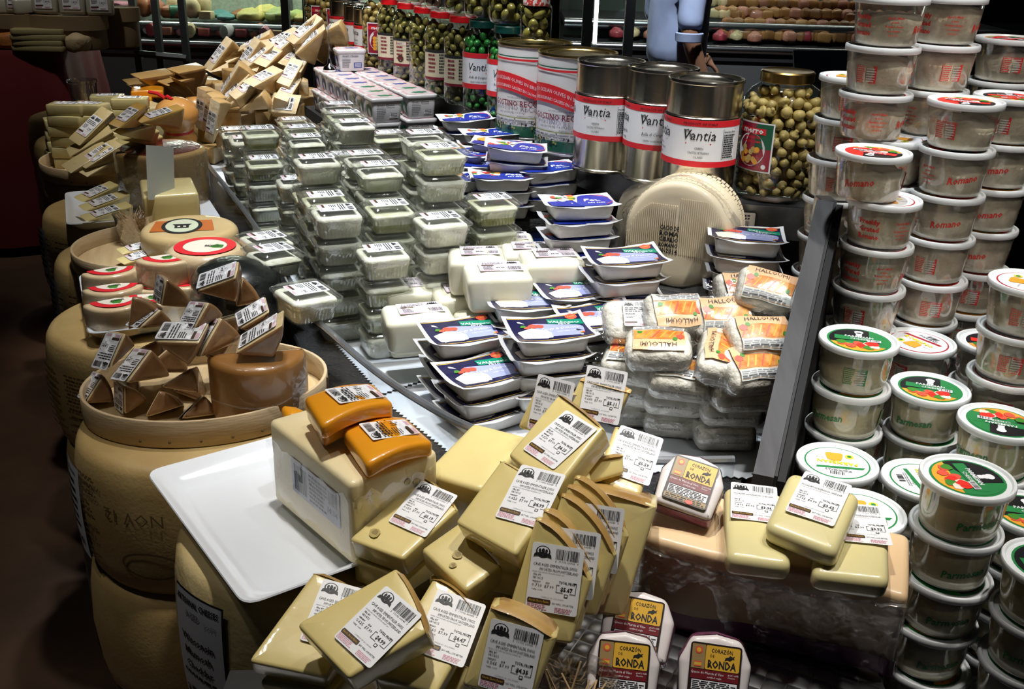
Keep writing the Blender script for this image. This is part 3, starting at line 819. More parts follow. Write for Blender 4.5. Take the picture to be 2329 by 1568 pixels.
def brick_at(zf_, c, ztop, yaw, label, tilt=(0, 0), s=(1, 1, 1)):
    global fb_used
    p = at(*zf_(*c), ztop); X = T(p.x, p.y, ztop - .073 * s[2]) @ RZ(rad(yaw)) @ RX(rad(tilt[0])) @ RY(rad(tilt[1])) @ S(*s)
    if fb_used < 3: o = FB[fb_used]; o.matrix_basis = X
    else: o = dup(FB[fb_used % 3], X)
    fb_used += 1
    return tag(o, label, 'cheese', 'film wrapped white feta blocks')
zb = DECK
brick_at(zV, (295, 470), zb + .137, 17, 'white feta block at the front left of the blocks, on another', s=(1.06, 1, .95))
brick_at(zV, (295, 520), zb + .0635, 17, 'white feta block under the front left block', s=(1.06, 1, .85))
brick_at(zV, (262, 336), zb + .143, 12, 'white feta block just right of the foremost clear feta tub', s=(.9, 1, .95))
brick_at(zV, (262, 396), zb + .066, 12, 'white feta block under the one beside the clear tub', s=(.9, 1, .9))
brick_at(zV, (420, 290), zb + .15, 16, 'white feta block half hidden behind the front left ones', s=(.85, .9, 1))
brick_at(zV, (510, 360), zb + .15, 16, 'white feta block below the centre block, label hidden', s=(.85, 1, 1))
brick_at(zV, (600, 440), zb + .125, 16, 'lowest white feta block tucked behind the navy packs', s=(.85, 1, 1))
brick_at(zV, (600, 172), zb + .226, 8, 'raised white feta block with pink label, left of the centre one', s=(.92, 1, 1))
brick_at(zV, (705, 255), zb + .222, 10, 'white feta block at the centre front, raised on the others', s=(1, 1, 1))
brick_at(zV, (755, 93), zb + .19, 6, 'farthest white feta block, below the blue packs', s=(.95, 1, 1))
brick_at(zV, (860, 145), zb + .205, 6, 'white feta block between the farthest and the largest block', s=(.9, .9, 1))
brick_at(zV, (985, 185), zb + .226, 10, 'largest white feta block, right side, creased film', s=(1, 1, 1.15))
brick_at(zV, (1165, 155), zb + .20, 14, 'white feta block with label half under the navy pack', s=(.85, 1, 1))
for c, z_, yw, sx, lb in (((640, 330), .149, 10, 1, 'white feta block buried under the raised left block'), ((800, 330), .149, 10, .95, 'white feta block buried under the centre block'), ((985, 320), .143, 10, .8, 'white feta block buried under the largest block')):
    brick_at(zV, c, zb + z_, yw, lb, s=(sx, .95, 1))

# bagged grilling cheese
bag = mat('bag_film_cheese', (.84, .82, .74), .3, coat=1, crough=.05, col2=(.60, .58, .50), nsc=22, ndet=5, bump=(40, 1, 4, .008), cbump=(70, 1, 5, .010), vary=.04)
peach = mat('peach_print', (.86, .52, .30), .25, coat=.7, crough=.06, cbump=(50, .6, 3))
grill = mat('grill_print', (.84, .40, .12), .25, coat=.7, crough=.06, cbump=(50, .6, 3), col2=(.62, .16, .03), nsc=60)
slate = mat('slate_print', (.62, .66, .63), .3, coat=.6)
bagclear = clear('bag_fin_clear', (.97, .97, .97), .10, .5, .09, bump=(70, 1))
def halloumi(seed):
    w, d, h = .108, .078, .052
    m = MB(); o = rrect(w, d, .022, 5)
    f = wob(.004, 26, seed + 40)
    top = lambda x, y: h + .005 * (1 - (x / (w / 2)) ** 2) * (1 - (y / (d / 2)) ** 2)
    m.add(rprism(o, h, .018, 4, dome=.005, dome0=.002, mid=2, rings=4, belly=.02), bag, None, f)
    root = m.build('grilling_cheese', None, None, 60)
    g = wob(.0025, 60, seed)
    for sx in (-1, 1):
        m = MB()       # twisted welded ends of the bag
        rows = []
        for i in range(4):
            x = sx * (w / 2 - .006 + i * .007); hw = d / 2 * (.62 + .1 * i)
            rows.append([(x, -hw + 2 * hw * j / 8, h * .5 + .004 * math.sin(j * 2.2 + i + seed) * (i / 2)) for j in range(9)])
        m.add(loft(rows, False, False, False), bagclear, None, g)
        m.build('welded_bag_end', root, None, 60)
    m = MB(); o2 = rrect(w, d, .022, 5); n2 = len(o2)
    m.add(loft([[(x * (1 + .002 + q_), y * (1 + .003 + q_), h * zz + .0025 * math.sin(i * 1.7 + seed + zz * 9)) for i, (x, y) in enumerate(o2)] for zz, q_ in ((.22, .0), (.38, .03), (.52, .055), (.66, .03), (.82, .0))], False, False), bagclear, None, wob(.004, 55, seed + 3)); m.build('loose_film', root, None, 60)
    m = MB()
    fn = lambda p: V(f(V((p.x, p.y, top(p.x, p.y) - .018 * max(0, (abs(p.y) - .026) / .013) ** 2 * .6)))) + V((0, 0, .0014 + p.z))
    def grid(x0, y0, x1, y1, z=0, n=8, k=6):
        vs = [(x0 + (x1 - x0) * i / n, y0 + (y1 - y0) * j / k, z) for j in range(k + 1) for i in range(n + 1)]
        return vs, [(j * (n + 1) + i, j * (n + 1) + i + 1, (j + 1) * (n + 1) + i + 1, (j + 1) * (n + 1) + i) for j in range(k) for i in range(n)]
    m.add(grid(-.042, -.032, .042, .033), peach, None, fn)
    m.add(grid(-.041, -.014, .041, .012, .0004), grill, None, fn)
    for i in range(6): m.add(grid(-.036 + i * .013, -.012, -.033 + i * .013, .009, .0008, 1, 4), tomato if i % 3 == 0 else orange_p, None, lambda p: fn(V((p.x + p.y * .5, p.y, p.z))))
    for x, y, r in ((-.034, .006, .006), (-.026, .012, .004), (.032, -.008, .005)): m.add(shift(flat(blob(r, 8, int(x * 999))), x, y, z=.001), tomato if r > .005 else leaf_p, None, fn, False)
    m.add(grid(-.042, -.034, .042, -.017, .0006, 8, 2), slate, None, fn)
    m.add(lines(-.04, -.032, .04, -.018, 4, .001, seed, .5), grey_ink, None, fn, False)
    m.add(text('HALLOUMI', .0115, .0, .0195, width=.056, z=.001), ink, None, fn, False)
    m.build('front_print', root, None, 60)
    m = MB(); m.add(text('01 NOV 2015  BH15001U1414', .0048, 0, 0, width=.06), ink, T(0, -d / 2 - .0016, h * .42) @ RX(rad(90)), None, False); m.build('date_stamp', root)
    return root
HL = [halloumi(k) for k in range(3)]; hl_used = 0
def hall_at(c, z, yaw, label, tilt=(0, 0)):
    global hl_used
    p = at(*zV(*c), z + .03); X = T(p.x, p.y, z) @ RZ(rad(yaw)) @ RX(rad(tilt[0])) @ RY(rad(tilt[1]))
    if hl_used < 3: o = HL[hl_used]; o.matrix_basis = X
    else: o = dup(HL[hl_used % 3], X)
    hl_used += 1
    tag(o, label + (' of the bagged grilling cheeses' if len(label.split()) < 12 else ''), 'cheese', 'bagged grilling cheeses'); return o
q = .7545
hall_at((1865, 1075), q, 2, 'lowest front right pack, nearest the steel bar,')
hall_at((1612, 1010), q, -6, 'lowest front middle pack, date stamp showing,')
hall_at((1410, 955), q, -2, 'lowest left pack, nearest the cave aged wedges,')
hall_at((1900, 950), q + .052, 0, 'right pack of the second layer, date stamp showing,')
hall_at((1620, 900), q + .052, -8, 'middle pack of the second layer,')
hall_at((1370, 845), q + .052, -16, 'left pack of the second layer,')
hall_at((1650, 815), q + .104, -14, 'middle pack under the two front upper ones,', (4, 0))
hall_at((1405, 740), q + .104, -18, 'left pack under the foremost upper one,', (3, 0))
hall_at((1955, 850), q + .104, 6, 'right pack in the third layer, picture half hidden,', (14, 0))
hall_at((2008, 745), q + .150, 14, 'pack by the steel bar, picture facing front,', (28, 0))
hall_at((1540, 650), q + .156, 172, 'upper left front pack, lettering turned away,', (-14, 4))
hall_at((1845, 690), q + .156, 80, 'upper right front pack, lettering running downwards,', (10, -16))
o = hall_at((2042, 585), q + .19, 6, 'tilted pack by the steel bar below the topmost,', (32, 0))
hall_at((1855, 475), q + .19, 4, 'upright pack facing front at the middle of the back row,', (40, 0))
hall_at((1605, 465), q + .19, 190, 'pack turned upside down beside the ticketed one,', (-36, 0))
hall_at((2095, 345), q + .235, -24, 'topmost pack leaning on the steel bar,', (34, 8))
hall_at((1965, 345), q + .20, 6, 'pack half hidden behind the topmost one,', (38, 0))
o = hall_at((1400, 490), q + .17, 4, 'pack lying face down with a white scale ticket,', (40, 0))
for ch in list(o.children):
    if ch.name.startswith('front_print'): bpy.data.objects.remove(ch)
ob('price_label', ticket('feta', '$6.98', '0.550', '$11.99', False, .048, .05), o, T(0, .002, .0605))
for c, z, lb in (((1990, 640), q + .10, 'buried pack under the tilted one by the bar,'), ((1880, 620), q + .104, 'buried pack under the upright middle one,'), ((1600, 600), q + .104, 'buried pack under the upside down one,'), ((1420, 640), q + .10, 'buried pack under the ticketed one,'), ((2000, 470), q + .146, 'buried pack beneath the half hidden one,'), ((2040, 520), q + .15, 'buried pack beneath the topmost one,')):
    hall_at(c, z, RD.uniform(-8, 8), lb)
# folded price card
def card():
    p = at(*zV(1255, 660), .81)
    m = MB(); m.add(rprism(rrect(.062, .085, .002, 2), .0012, .0003, 1), paper)
    m.add(text('Bulgarian', .0125, 0, .020, width=.046, z=.0014, bold=.01), ink, smooth=False); m.add(text('Feta', .013, 0, .003, width=.022, z=.0014, bold=.01), ink, smooth=False)
    m.add(quad(-.022, -.002, .022, -.0012, .0014), ink, smooth=False)
    m.add(text('$3.99', .017, 0, -.024, width=.036, z=.0014, bold=.02), ink, smooth=False)
    m.add(bars(-.02, .033, .02, .040, .0014, 18, 2), ink, smooth=False); m.add(lines(-.026, -.04, .026, -.03, 3, .0014, 4), red, smooth=False)
    o = m.build('price_card', None, T(p.x, p.y - .01, .755 + .041) @ RZ(rad(-38)) @ RX(rad(72)) )
    tag(o, 'white paper feta price card standing between navy packs and bagged cheeses', 'price card')
card()
# white wheel standing on its edge in torn film
def wheel_romano():
    c = .899 + .113
    p = at(1522, 540, c)
    root = empty('white_cheese_round', T(p.x + .015, p.y + .005, .901) @ RZ(rad(-24)))
    R_, th = .110, .110
    wm = mat('white_wheel_rind', (.84, .74, .55), .5, col2=(.78, .66, .45), nsc=9, bump=(9, .3), coat=.25)
    m = MB()
    prof = [(0, .0)] + [(r, .0) for r in (.04, .08)] + [(R_ - .012, 0), (R_ - .004, .003), (R_, .012), (R_, .04), (R_ + .002, .07), (R_, .1), (R_, th - .012), (R_ - .004, th - .003), (R_ - .012, th), (.06, th), (0, th)]
    A_ = T(0, 0, R_ + .001) @ RX(rad(-90))
    m.add(lathe(prof, 56), wm, A_, wob(.0025, 12, 4)); m.build('cheese', root, None, 50)
    # basket weave relief round the rim, drying lines on the face
    m = MB()
    for i in range(64):
        for j in range(6):
            a = 2 * PI * (i + (j % 2) * .5) / 64; z = .02 + j * .019
            m.add(box(-.0045, .0045, -.0008, .0009, -.007, .007), wm, A_ @ RZ(a) @ T(0, R_ + .001, z) )
    g = m.build('weave_relief', root); g['kind'] = 'stuff'
    m = MB()
    for i in range(25):
        x = .004 + i * .0042; h0 = math.sqrt(max(0, .098 ** 2 - x * x)) 
        m.add(box(x, x + .0016, -.0011, .001, -.035, min(h0, .08)), wm, T(0, -.0006, R_))
        x = -x; m.add(box(x, x + .0016, -.0011, .001, -.035, min(h0, .08) * .8), wm, T(0, -.0006, R_))
    m.build('pressed_lines', root)
    m = MB()
    for k, t in enumerate(('CACIO DE', 'ROMA', 'CIBARIO', 'ROMANO', '40-2014')):
        m.add(text(t, .013, 0, .018 - k * .012, width=.04, bold=.03), ink, T(-.015, -.0022, R_ - .005) @ RX(rad(90)), None, False)
    m.build('ink_stamp', root)
    film = clear('loose_film', (.95, .95, .95), .10, .5, .1, bump=(18, .8), milk=.05)
    m = MB(); rows = []
    for k, (rr, y) in enumerate(((R_ + .002, .05), (R_ + .006, .005), (R_ + .016, -.012), (R_ + .022, -.022))):
        rows.append([((rr + .008 * math.sin(i * 1.1 + k)) * math.cos(2 * PI * i / 40), y + .006 * math.sin(i * .9), max(.002, R_ + .001 + (rr + .006 * math.sin(i * .7 + k)) * math.sin(2 * PI * i / 40))) for i in range(40)])
    m.add(loft(rows, False, False), film); m.build('loose_film', root)
    tag(root, 'big white cheese wheel standing on edge in loose clear film, stamped face', 'cheese wheel')
wheel_romano()
# ------------------------------------------------------------------ the front heap: cave aged wedges, slabs, bricks and big blocks
swiss = mat('swiss_cheese', (.77, .635, .27), .38, coat=.75, crough=.09, col2=(.68, .545, .20), nsc=9, bump=(30, .12), cbump=(26, .35, 3), vary=.03, sss=.12)
swiss2 = mat('pale_swiss_cheese', (.80, .68, .31), .38, coat=.75, crough=.09, col2=(.74, .61, .25), nsc=9, bump=(30, .12), cbump=(26, .35, 3), sss=.12)
rind = mat('swiss_rind', (.40, .22, .06), .45, coat=.7, crough=.12, col2=(.56, .36, .12), nsc=24, bump=(50, .3), cbump=(40, .5))
orange = mat('orange_cheddar', (.86, .36, .015), .35, coat=.8, crough=.07, col2=(.80, .30, .01), nsc=12, bump=(20, .12), cbump=(24, .3), sss=.12)
pale = mat('white_cheddar', (.92, .80, .50), .45, coat=.5, crough=.12, col2=(.87, .73, .42), nsc=10, bump=(40, .2), sss=.12)
horse = mat('ivory_cheddar', (.78, .70, .36), .36, coat=.8, crough=.08, col2=(.74, .65, .31), nsc=10, bump=(24, .12), cbump=(20, .3), sss=.12)
jack = mat('monterey_block', (.82, .60, .36), .5, coat=.4, crough=.2, col2=(.72, .50, .28), nsc=5, bump=(25, .3), cbump=(16, .8, 3), sss=.1)
goat_w = mat('goat_cheese_white', (.84, .80, .78), .4, coat=.8, crough=.08, cbump=(40, .5, 3), col2=(.78, .70, .70), nsc=16)
wine = mat('wine_rind', (.13, .012, .05), .42, coat=.8, crough=.1, col2=(.34, .12, .22), nsc=30, cbump=(50, .6, 3))
film_l = clear('cling_film', (.98, .98, .98), .05, .32, .10, bump=(60, 1.0), milk=.02)
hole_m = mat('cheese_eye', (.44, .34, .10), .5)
SG = 'cave aged swiss wedges'
def swiss_outline(lx, ly, arc=.20, lean=0, topw=1):
    """a slab cut from a wheel: three straight cuts and the rind arc along its top edge"""
    n = 8; o = [(0, 0), (lx, 0)]
    for i in range(n + 1):
        t = i / n
        o.append((lx * (1 - t * topw) + lean * ly + 0 * t, ly * (1 - arc * (1 - t) ** 1.7)))
    return o
def swiss_piece(A, B, C, thick=.034, arc=.2, tk=None, lab=None, label='', zf=zE, lean=None, mt=None, group=SG, eyes=(), rind_side='top', k=1.0):
    X, lx, ly, ln = frame(A, B, C)
    lean_ = ln / ly if lean is None else lean
    lean_ = max(-.35, min(.35, lean_))
    o = swiss_outline(lx, ly, arc, 0)
    o = [(x + lean_ * y, y) for x, y in o]
    of = fillet(o, [.006, .006] + [.003] * 1 + [0] * (len(o) - 4) + [.005], 3)
    seed = RD.randint(0, 99)
    m = MB(); f = wob(.0018, 18, seed)
    m.add(rprism(of, thick, .0045, 3, mid=1, rings=3), mt or swiss, T(0, 0, -thick), f)
    root = m.build('swiss_wedge', None, X, 50)
    # rind: a thin curved skin along the arc
    arcp = o[2:]
    m = MB(); rows = []
    for i, (x, y) in enumerate(arcp):
        x0, y0 = arcp[max(i - 1, 0)]; x1, y1 = arcp[min(i + 1, len(arcp) - 1)]
        t = V((x1 - x0, y1 - y0)).normalized(); n_ = V((t.y, -t.x))
        if i == 0 or i == len(arcp) - 1: e = -.002
        else: e = .0012
        rows.append([(x - n_.x * .0035, y - n_.y * .0035, .0022 if 0 < i < len(arcp) - 1 else -.001), (x + n_.x * e, y + n_.y * e, -.003), (x + n_.x * (e + .0004), y + n_.y * (e + .0004), -thick / 2), (x + n_.x * e, y + n_.y * e, -thick + .003), (x - n_.x * .003, y - n_.y * .003, -thick + .001), (x - n_.x * .003, y - n_.y * .003, -.001)])
    vs, fs = loft(rows, True, True)
    m.add((vs, fs), rind, None, f); m.build('rind', root, None, 60)
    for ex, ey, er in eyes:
        m = MB(); m.add(shift(flat(blob(er, 11, int(er * 9000), .18)), 0, 0), hole_m); m.add(shift(flat(blob(er * .6, 9, 3, .2)), er * .1, er * .15, z=.0003), mat('eye_shade', (.26, .18, .05), .5)); m.build('cheese_eye', root, T(ex * lx, ey * ly, .0022))  # flat darker discs: the shade inside each hole put into the colour
    if tk:
        me = ticket('swiss', *tk)
        u, v, rz = lab
        stick(root, me, u * lx + lean_ * v * ly, v * ly, .0018, rz)
    return tag(root, label, 'cheese', group)
def q3(zf, a, b, c, za, zb, zc):
    return at(*zf(*a), za), at(*zf(*b), zb), at(*zf(*c), zc)
W = swiss_piece
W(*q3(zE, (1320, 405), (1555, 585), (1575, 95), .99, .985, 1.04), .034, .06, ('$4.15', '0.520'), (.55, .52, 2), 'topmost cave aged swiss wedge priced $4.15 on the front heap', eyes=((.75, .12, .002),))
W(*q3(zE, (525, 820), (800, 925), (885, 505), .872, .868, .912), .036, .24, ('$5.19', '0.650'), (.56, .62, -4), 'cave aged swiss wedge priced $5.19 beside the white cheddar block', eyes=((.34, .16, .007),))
W(*q3(zE, (1058, 740), (1360, 905), (1290, 425), .955, .95, 1.0), .034, .10, ('$4.99', '0.625', '$7.99'), (.70, .73, 12), 'large swiss slab, ticket half shaded by the topmost wedge')
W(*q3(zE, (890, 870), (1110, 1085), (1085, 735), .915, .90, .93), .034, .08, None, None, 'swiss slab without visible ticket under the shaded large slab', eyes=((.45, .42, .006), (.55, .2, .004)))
for k, (dx, dy, pr) in enumerate(((0, 0, '$5.67'), (52, -62, '$5.11'), (95, -100, '$5.82'), (150, -120, '$5.48'), (190, -165, '$5.31'))):
    d = k * .016
    a, b, c = (1285 + dx * .9, 1300 + dy * .55), (1640 + dx * .8, 1350 + dy * .9), (1462 + dx, 715 + dy)
    p = q3(zE, (1285, 1300), (1640, 1350), (1462, 715), .858, .858, .985)
    off = V((.0085, .0160, .0022)) * k + V((.012, .004, .006)) * (k > 1)
    W(*[x + off for x in p], .0155, .46, (pr, '0.710') if k in (0, 1, 3) else None, (.50 if k == 0 else .60, .52 if k == 0 else .58, -2), ('standing swiss slice priced $5.67 at the front of the row', 'second standing swiss slice, barcode showing behind the front one', 'third standing swiss slice, only its curved rind showing', 'fourth standing swiss slice, barcode beside the curved rind', 'rearmost standing swiss slice against the big swiss block')[k])
W(*q3(zE, (25, 1430), (420, 1510), (385, 988), .84, .83, .89), .036, .24, ('$6.19', '0.775'), (.62, .60, -4), 'swiss wedge with ticket cut off by its neighbour, in front of the white tray')
W(*q3(zE, (265, 1240), (520, 1510), (765, 965), .90, .885, .94), .036, .22, ('$4.99', '0.625'), (.62, .50, 3), 'swiss wedge priced $4.99 lying crosswise over two others')
W(*q3(zE, (1085, 1560), (1440, 1640), (1235, 1145), .835, .83, .925), .034, .20, ('$4.35', '0.545'), (.52, .45, -3), 'swiss wedge priced $4.35 in front of the row of standing slices')
W(*q3(zE, (650, 1510), (970, 1595), (955, 1010), .85, .84, .905), .036, .26, ('$4.47', '0.560'), (.66, .58, -5), 'swiss wedge priced $4.47 partly under the crosswise one')
W(*q3(zM, (5, 375), (265, 455), (125, 45), .955, .945, .995), .036, .08, ('$5.59', '0.700'), (.62, .60, -2), 'swiss wedge priced $5.59 at the top right of the heap')
W(*q3(zV, (1050, 985), (1320, 1020), (1150, 822), .955, .955, 1.0), .034, .16, ('$5.11', '0.640'), (.55, .62, -4), 'farthest swiss wedge priced $5.11 behind the topmost one')
W(*q3(zV, (800, 1075), (960, 1110), (945, 848), .955, .96, 1.02), .030, .10, ('$4.79', '0.600'), (.72, .60, -4), 'swiss wedge leaning left behind the topmost one')
W(*q3(zE, (1560, 590), (1740, 540), (1690, 470), .975, .975, .985), .036, .1, None, None, 'small swiss wedge wedged under the right corner of the topmost one')
W(*q3(zE, (1700, 560), (1900, 500), (1800, 400), .965, .965, .99), .034, .2, None, None, 'swiss wedge end with shining film right of the topmost one')
# pieces underneath
for a, b, c, z, lb in (((545, 930), (800, 1010), (820, 760), .835, 'swiss wedge underneath the $5.19 one'), ((540, 1000), (800, 1060), (800, 860), .797, 'bottom swiss wedge of the pile beside the white tray'), ((920, 1010), (1160, 1120), (1120, 870), .868, 'swiss wedge underneath the slab without ticket'), ((950, 1090), (1240, 1180), (1200, 960), .83, 'swiss wedge low in the gap left of the standing slices'),
                       ((80, 1530), (440, 1590), (330, 1300), .80, 'lowest swiss wedge at the bottom left corner of the heap'), ((640, 1580), (1010, 1640), (900, 1380), .80, 'swiss wedge under the $4.47 one'), ((1180, 960), (1420, 1020), (1330, 760), .90, 'swiss slab buried beneath the shaded large one'), ((1150, 1340), (1500, 1420), (1320, 1130), .80, 'swiss wedge buried beneath the front row'), ((1250, 900), (1520, 960), (1420, 720), .86, 'swiss wedge deep under the shaded large slab'), ((1080, 760), (1380, 800), (1230, 600), .90, 'swiss wedge hidden behind the large slab')):
    W(*q3(zE, a, b, c, z, z, z + .006), .034, .2, None, None, lb)

def block(name, A, B, C, h, mt, label, cat='cheese', b=.008, film=True, seed=1, dome=0, group=None, belly=0):
    X, lx, ly, ln = frame(A, B, C)
    o = fillet([(0, 0), (lx, 0), (lx, ly), (0, ly)], .010, 4)
    m = MB(); f = wob(.003, 11, seed)
    m.add(rprism(o, h, b, 3, mid=3, dome=dome, rings=4, belly=belly), mt, T(0, 0, -h), f)
    root = m.build(name, None, X, 50)
    tag(root, label, cat, group)
    return root, lx, ly, f
# white cheddar block with its factory ticket and three orange bricks
a, b, c = at(*zE(540, 545), .945), at(*zE(980, 385), .945), at(*zE(245, 195), .945)
r, lx, ly, f = block('white_cheddar_block', a, b, c, .128, pale, 'large white cheddar block in film with mineral ticket, orange bricks on top', seed=3)
m = MB(); m.add(flat(rrect(.125, .052, .002, 2)), mat('ticket_lilac', (.52, .52, .60), .45), smooth=False)
m.add(bars(-.055, -.02, -.02, .02, .0004, 18, 7), ink, smooth=False); m.add(text('10.14', .012, .045, -.014, bold=.02, z=.0004), ink, smooth=False); m.add(lines(-.015, -.022, .035, .022, 7, .0004, 3), ink, smooth=False); m.add(bars(.035, .0, .058, .02, .0004, 14, 8), ink, smooth=False)
m.build('factory_ticket', r, T(-.0016, ly * .42, -.056) @ RZ(rad(-90)) @ RX(rad(90)))
m = MB(); g = wob(.006, 30, 8)
for i in range(3):
    pass
rows = [[(-.004 - .002 * math.sin(j * 1.7 + i), ly * j / 14, -.108 + i * .028 + .004 * math.sin(j * 2.1)) for j in range(15)] for i in range(4)]
m.add(loft(rows, False, False, False), film_l, None, g); m.build('loose_film', r)
m = MB()
rows = [[(lx * j / 14, -.005 - .003 * math.sin(j * 1.9 + i * 2), -.108 + i * .03 + .004 * math.sin(j * 2.6)) for j in range(15)] for i in range(4)]
m.add(loft(rows, False, False, False), film_l, None, g); m.build('loose_film', r)
for x, z in ((lx * .62, -.028), (lx * .72, -.033)):
    m = MB(); m.add(ball(.005, .0022, .005, 10, 6), hole_m); m.build('cheese_eye', r, T(x, -.0008, z))
def orange_brick(A, B, C, th, label, lab=None, sag=.010, tk='$3.83'):
    X, lx, ly, ln = frame(A, B, C); k = max(-.35, min(.35, ln / ly))
    o = [(0, 0), (lx, 0), (lx + k * ly, ly), (k * ly, ly)]
    o = fillet(o, .008, 4)
    dense = []
    for i in range(len(o)):
        p, q_ = V(o[i]), V(o[(i + 1) % len(o)]); n = max(1, int((q_ - p).length / .012))
        for j in range(n): dense.append(tuple(p + (q_ - p) * j / n))
    bend = lambda p: V((p.x, p.y, p.z + sag * (1 - ((p.x - lx / 2) / (lx / 2)) ** 2) * .8))
    w_ = wob(.0012, 20, int(lx * 9999) % 50)
    m = MB(); m.add(rprism(dense, th, .006, 3, mid=1, rings=5), orange, T(0, 0, -th), lambda p: w_(bend(p)))
    root = m.build('orange_cheddar_brick', None, X, 50)
    if lab:
        u, v, rz = lab
        base = ticket('york', tk, '0.350', '$10.99', False, .050, .066)
        me = base.copy()
        L = T(u * lx, v * ly, 0) @ RZ(rad(rz))
        for vt in me.vertices:
            p = L @ vt.co; vt.co = L.inverted() @ (bend(V((p.x, p.y, p.z))) + V((0, 0, .0026)))
        ob('price_label', me, root, L)
    return tag(root, label, 'cheese', 'orange cheddar bricks')
orange_brick(*q3(zE, (397, 262), (752, 140), (312, 130), .9965, .9965, .9965), .024, 'upper orange cheddar brick with white ticket, stacked on another', (.70, .52, 82))
orange_brick(*q3(zE, (405, 305), (752, 185), (320, 175), .971, .971, .971), .0225, 'lower orange cheddar brick underneath the stacked one', None)
orange_brick(*q3(zE, (620, 455), (948, 338), (500, 290), .971, .971, .971), .024, 'single orange cheddar brick at the right on the white block', (.68, .56, 80), tk='$3.41')
orange_brick(*q3(zE, (228, 240), (330, 200), (195, 185), .93, .93, .93), .024, 'orange cheddar brick peeping out behind the white cheddar block', None)
# pale swiss block in the middle and big one at the right
r, lx, ly, f = block('swiss_block', *q3(zE, (900, 485), (1195, 580), (1165, 235), .905, .905, .925), .085, swiss2, 'plain pale swiss block with no ticket behind the heap of wedges', seed=6)
a, b, c = q3(zE, (1285, 1300), (1640, 1350), (1462, 715), .858, .858, .985)
off = V((.050, .100, .0))
W(a + off + (c - a) * -.22, a + off + (b - a) * 1.30 + (c - a) * -.22, c + off * 1.0 + (c - a) * -.10, .075, .10, None, None, 'big swiss block leaning behind the standing slices, right side of the heap', mt=swiss2)
# monterey block with wine coloured liner
a, b, c = at(*zM(275, 690), .882), at(*zM(1815, 1035), .882), at(*zM(330, 470), .89)
X, lx, ly, ln = frame(a, b, c); ly = .122
f = wob(.004, 8, 12)
m = MB(); o = fillet([(0, 0), (lx, 0), (lx - .004, ly), (.006, ly)], .012, 4)
dense = []
for i in range(len(o)):
    p, q_ = V(o[i]), V(o[(i + 1) % len(o)]); n = max(1, int((q_ - p).length / .02))
    for j in range(n): dense.append(tuple(p + (q_ - p) * j / n))
sagf = lambda p: f(V((p.x, p.y - (.006 * math.sin(p.x * 20) if p.y < .02 else 0), p.z + (.004 * math.sin(p.x * 15 + 1) if p.z > -.02 and p.y < .03 else 0))))
m.add(rprism(dense, .126, .009, 3, mid=4, rings=5), jack, T(0, 0, -.126), sagf)
root = m.build('monterey_cheese_block', None, X, 50)
liner = mat('wine_liner', (.24, .03, .15), .3, coat=.7, cbump=(30, .8, 3), col2=(.10, .01, .06), nsc=8)
m = MB(); o2 = inset(dense, -.0022)
rings = [[(x, y, z + .003 * math.sin(i * .8)) for i, (x, y) in enumerate(o2)] for z in (-.1262, -.112, -.100)]
m.add(loft(rings, False, False), liner, None, sagf); m.build('wine_liner', root, None, 60)
m = MB(); rows = []
for i in range(5):
    rows.append([(lx * (j / 40) * 1.01 - .003, -.004 - .006 * (i > 2) - .003 * math.sin(j * .9 + i), -.125 + i * .0305 + .003 * math.sin(j * .7) - (.014 * math.sin(PI * j / 40) if i == 4 else 0)) for j in range(41)])
m.add(loft(rows, False, False, False), film_l, None, wob(.003, 60, 2)); m.build('loose_film', root, None, 60)
m = MB(); rows = []
for i in range(4):
    rows.append([(lx + .004 + .003 * math.sin(j + i * 2), ly * j / 16, -.125 + i * .043 + .004 * math.sin(j * 1.3)) for j in range(17)])
m.add(loft(rows, False, False, False), film_l, None, wob(.004, 50, 3)); m.build('loose_film', root, None, 60)
m = MB(); m.add(tube([(lx * j / 60, -.004 + .002 * math.sin(j), -.012 - .018 * math.sin(PI * j / 60) + .0012 * math.sin(j * 1.7)) for j in range(61)], .0022, 5), clear('film_fold', (.95, .9, .85), .3, .8, .12, bump=(80, 1), milk=.15)); m.build('film_fold', root)
tag(root, 'long tan cheese block in clear film with wine coloured liner on the counter', 'cheese')
BLK = (X, lx, ly)
def horse_pack(A, B, C, th, label, tk, lab):
    X, lx, ly, ln = frame(A, B, C); k = max(-.3, min(.3, ln / ly))
    o = fillet([(0, 0), (lx, 0), (lx + k * ly, ly), (k * ly, ly)], .014, 5)
    m = MB(); m.add(rprism(o, th, .011, 4, mid=1, dome=.002, rings=4), horse, T(0, 0, -th), wob(.002, 16, int(ly * 9999) % 60))
    root = m.build('ivory_cheddar_pack', None, X, 60)
    u, v, rz = lab
    stick(root, ticket('horse', *tk), u * lx + k * v * ly, v * ly, .0038, rz)
    return tag(root, label, 'cheese', 'ivory cheddar packs on the long block')
horse_pack(*q3(zM, (765, 800), (1150, 855), (752, 385), .917, .917, .93), .032, 'left ivory horseradish cheddar pack lying flat on the long block', ('$3.36', '0.675', '$4.99'), (.48, .75, 1))
horse_pack(*q3(zM, (1262, 895), (1712, 950), (1300, 500), .917, .917, .93), .032, 'right ivory horseradish cheddar pack priced $3.52 on the long block', ('$3.52', '0.705', '$4.99'), (.62, .74, 2))
horse_pack(*q3(zM, (985, 630), (1410, 795), (1135, 300), .948, .944, .974), .031, 'uppermost ivory horseradish cheddar pack priced $3.62 across two others', ('$3.62', '0.725', '$4.99'), (.52, .68, 3))
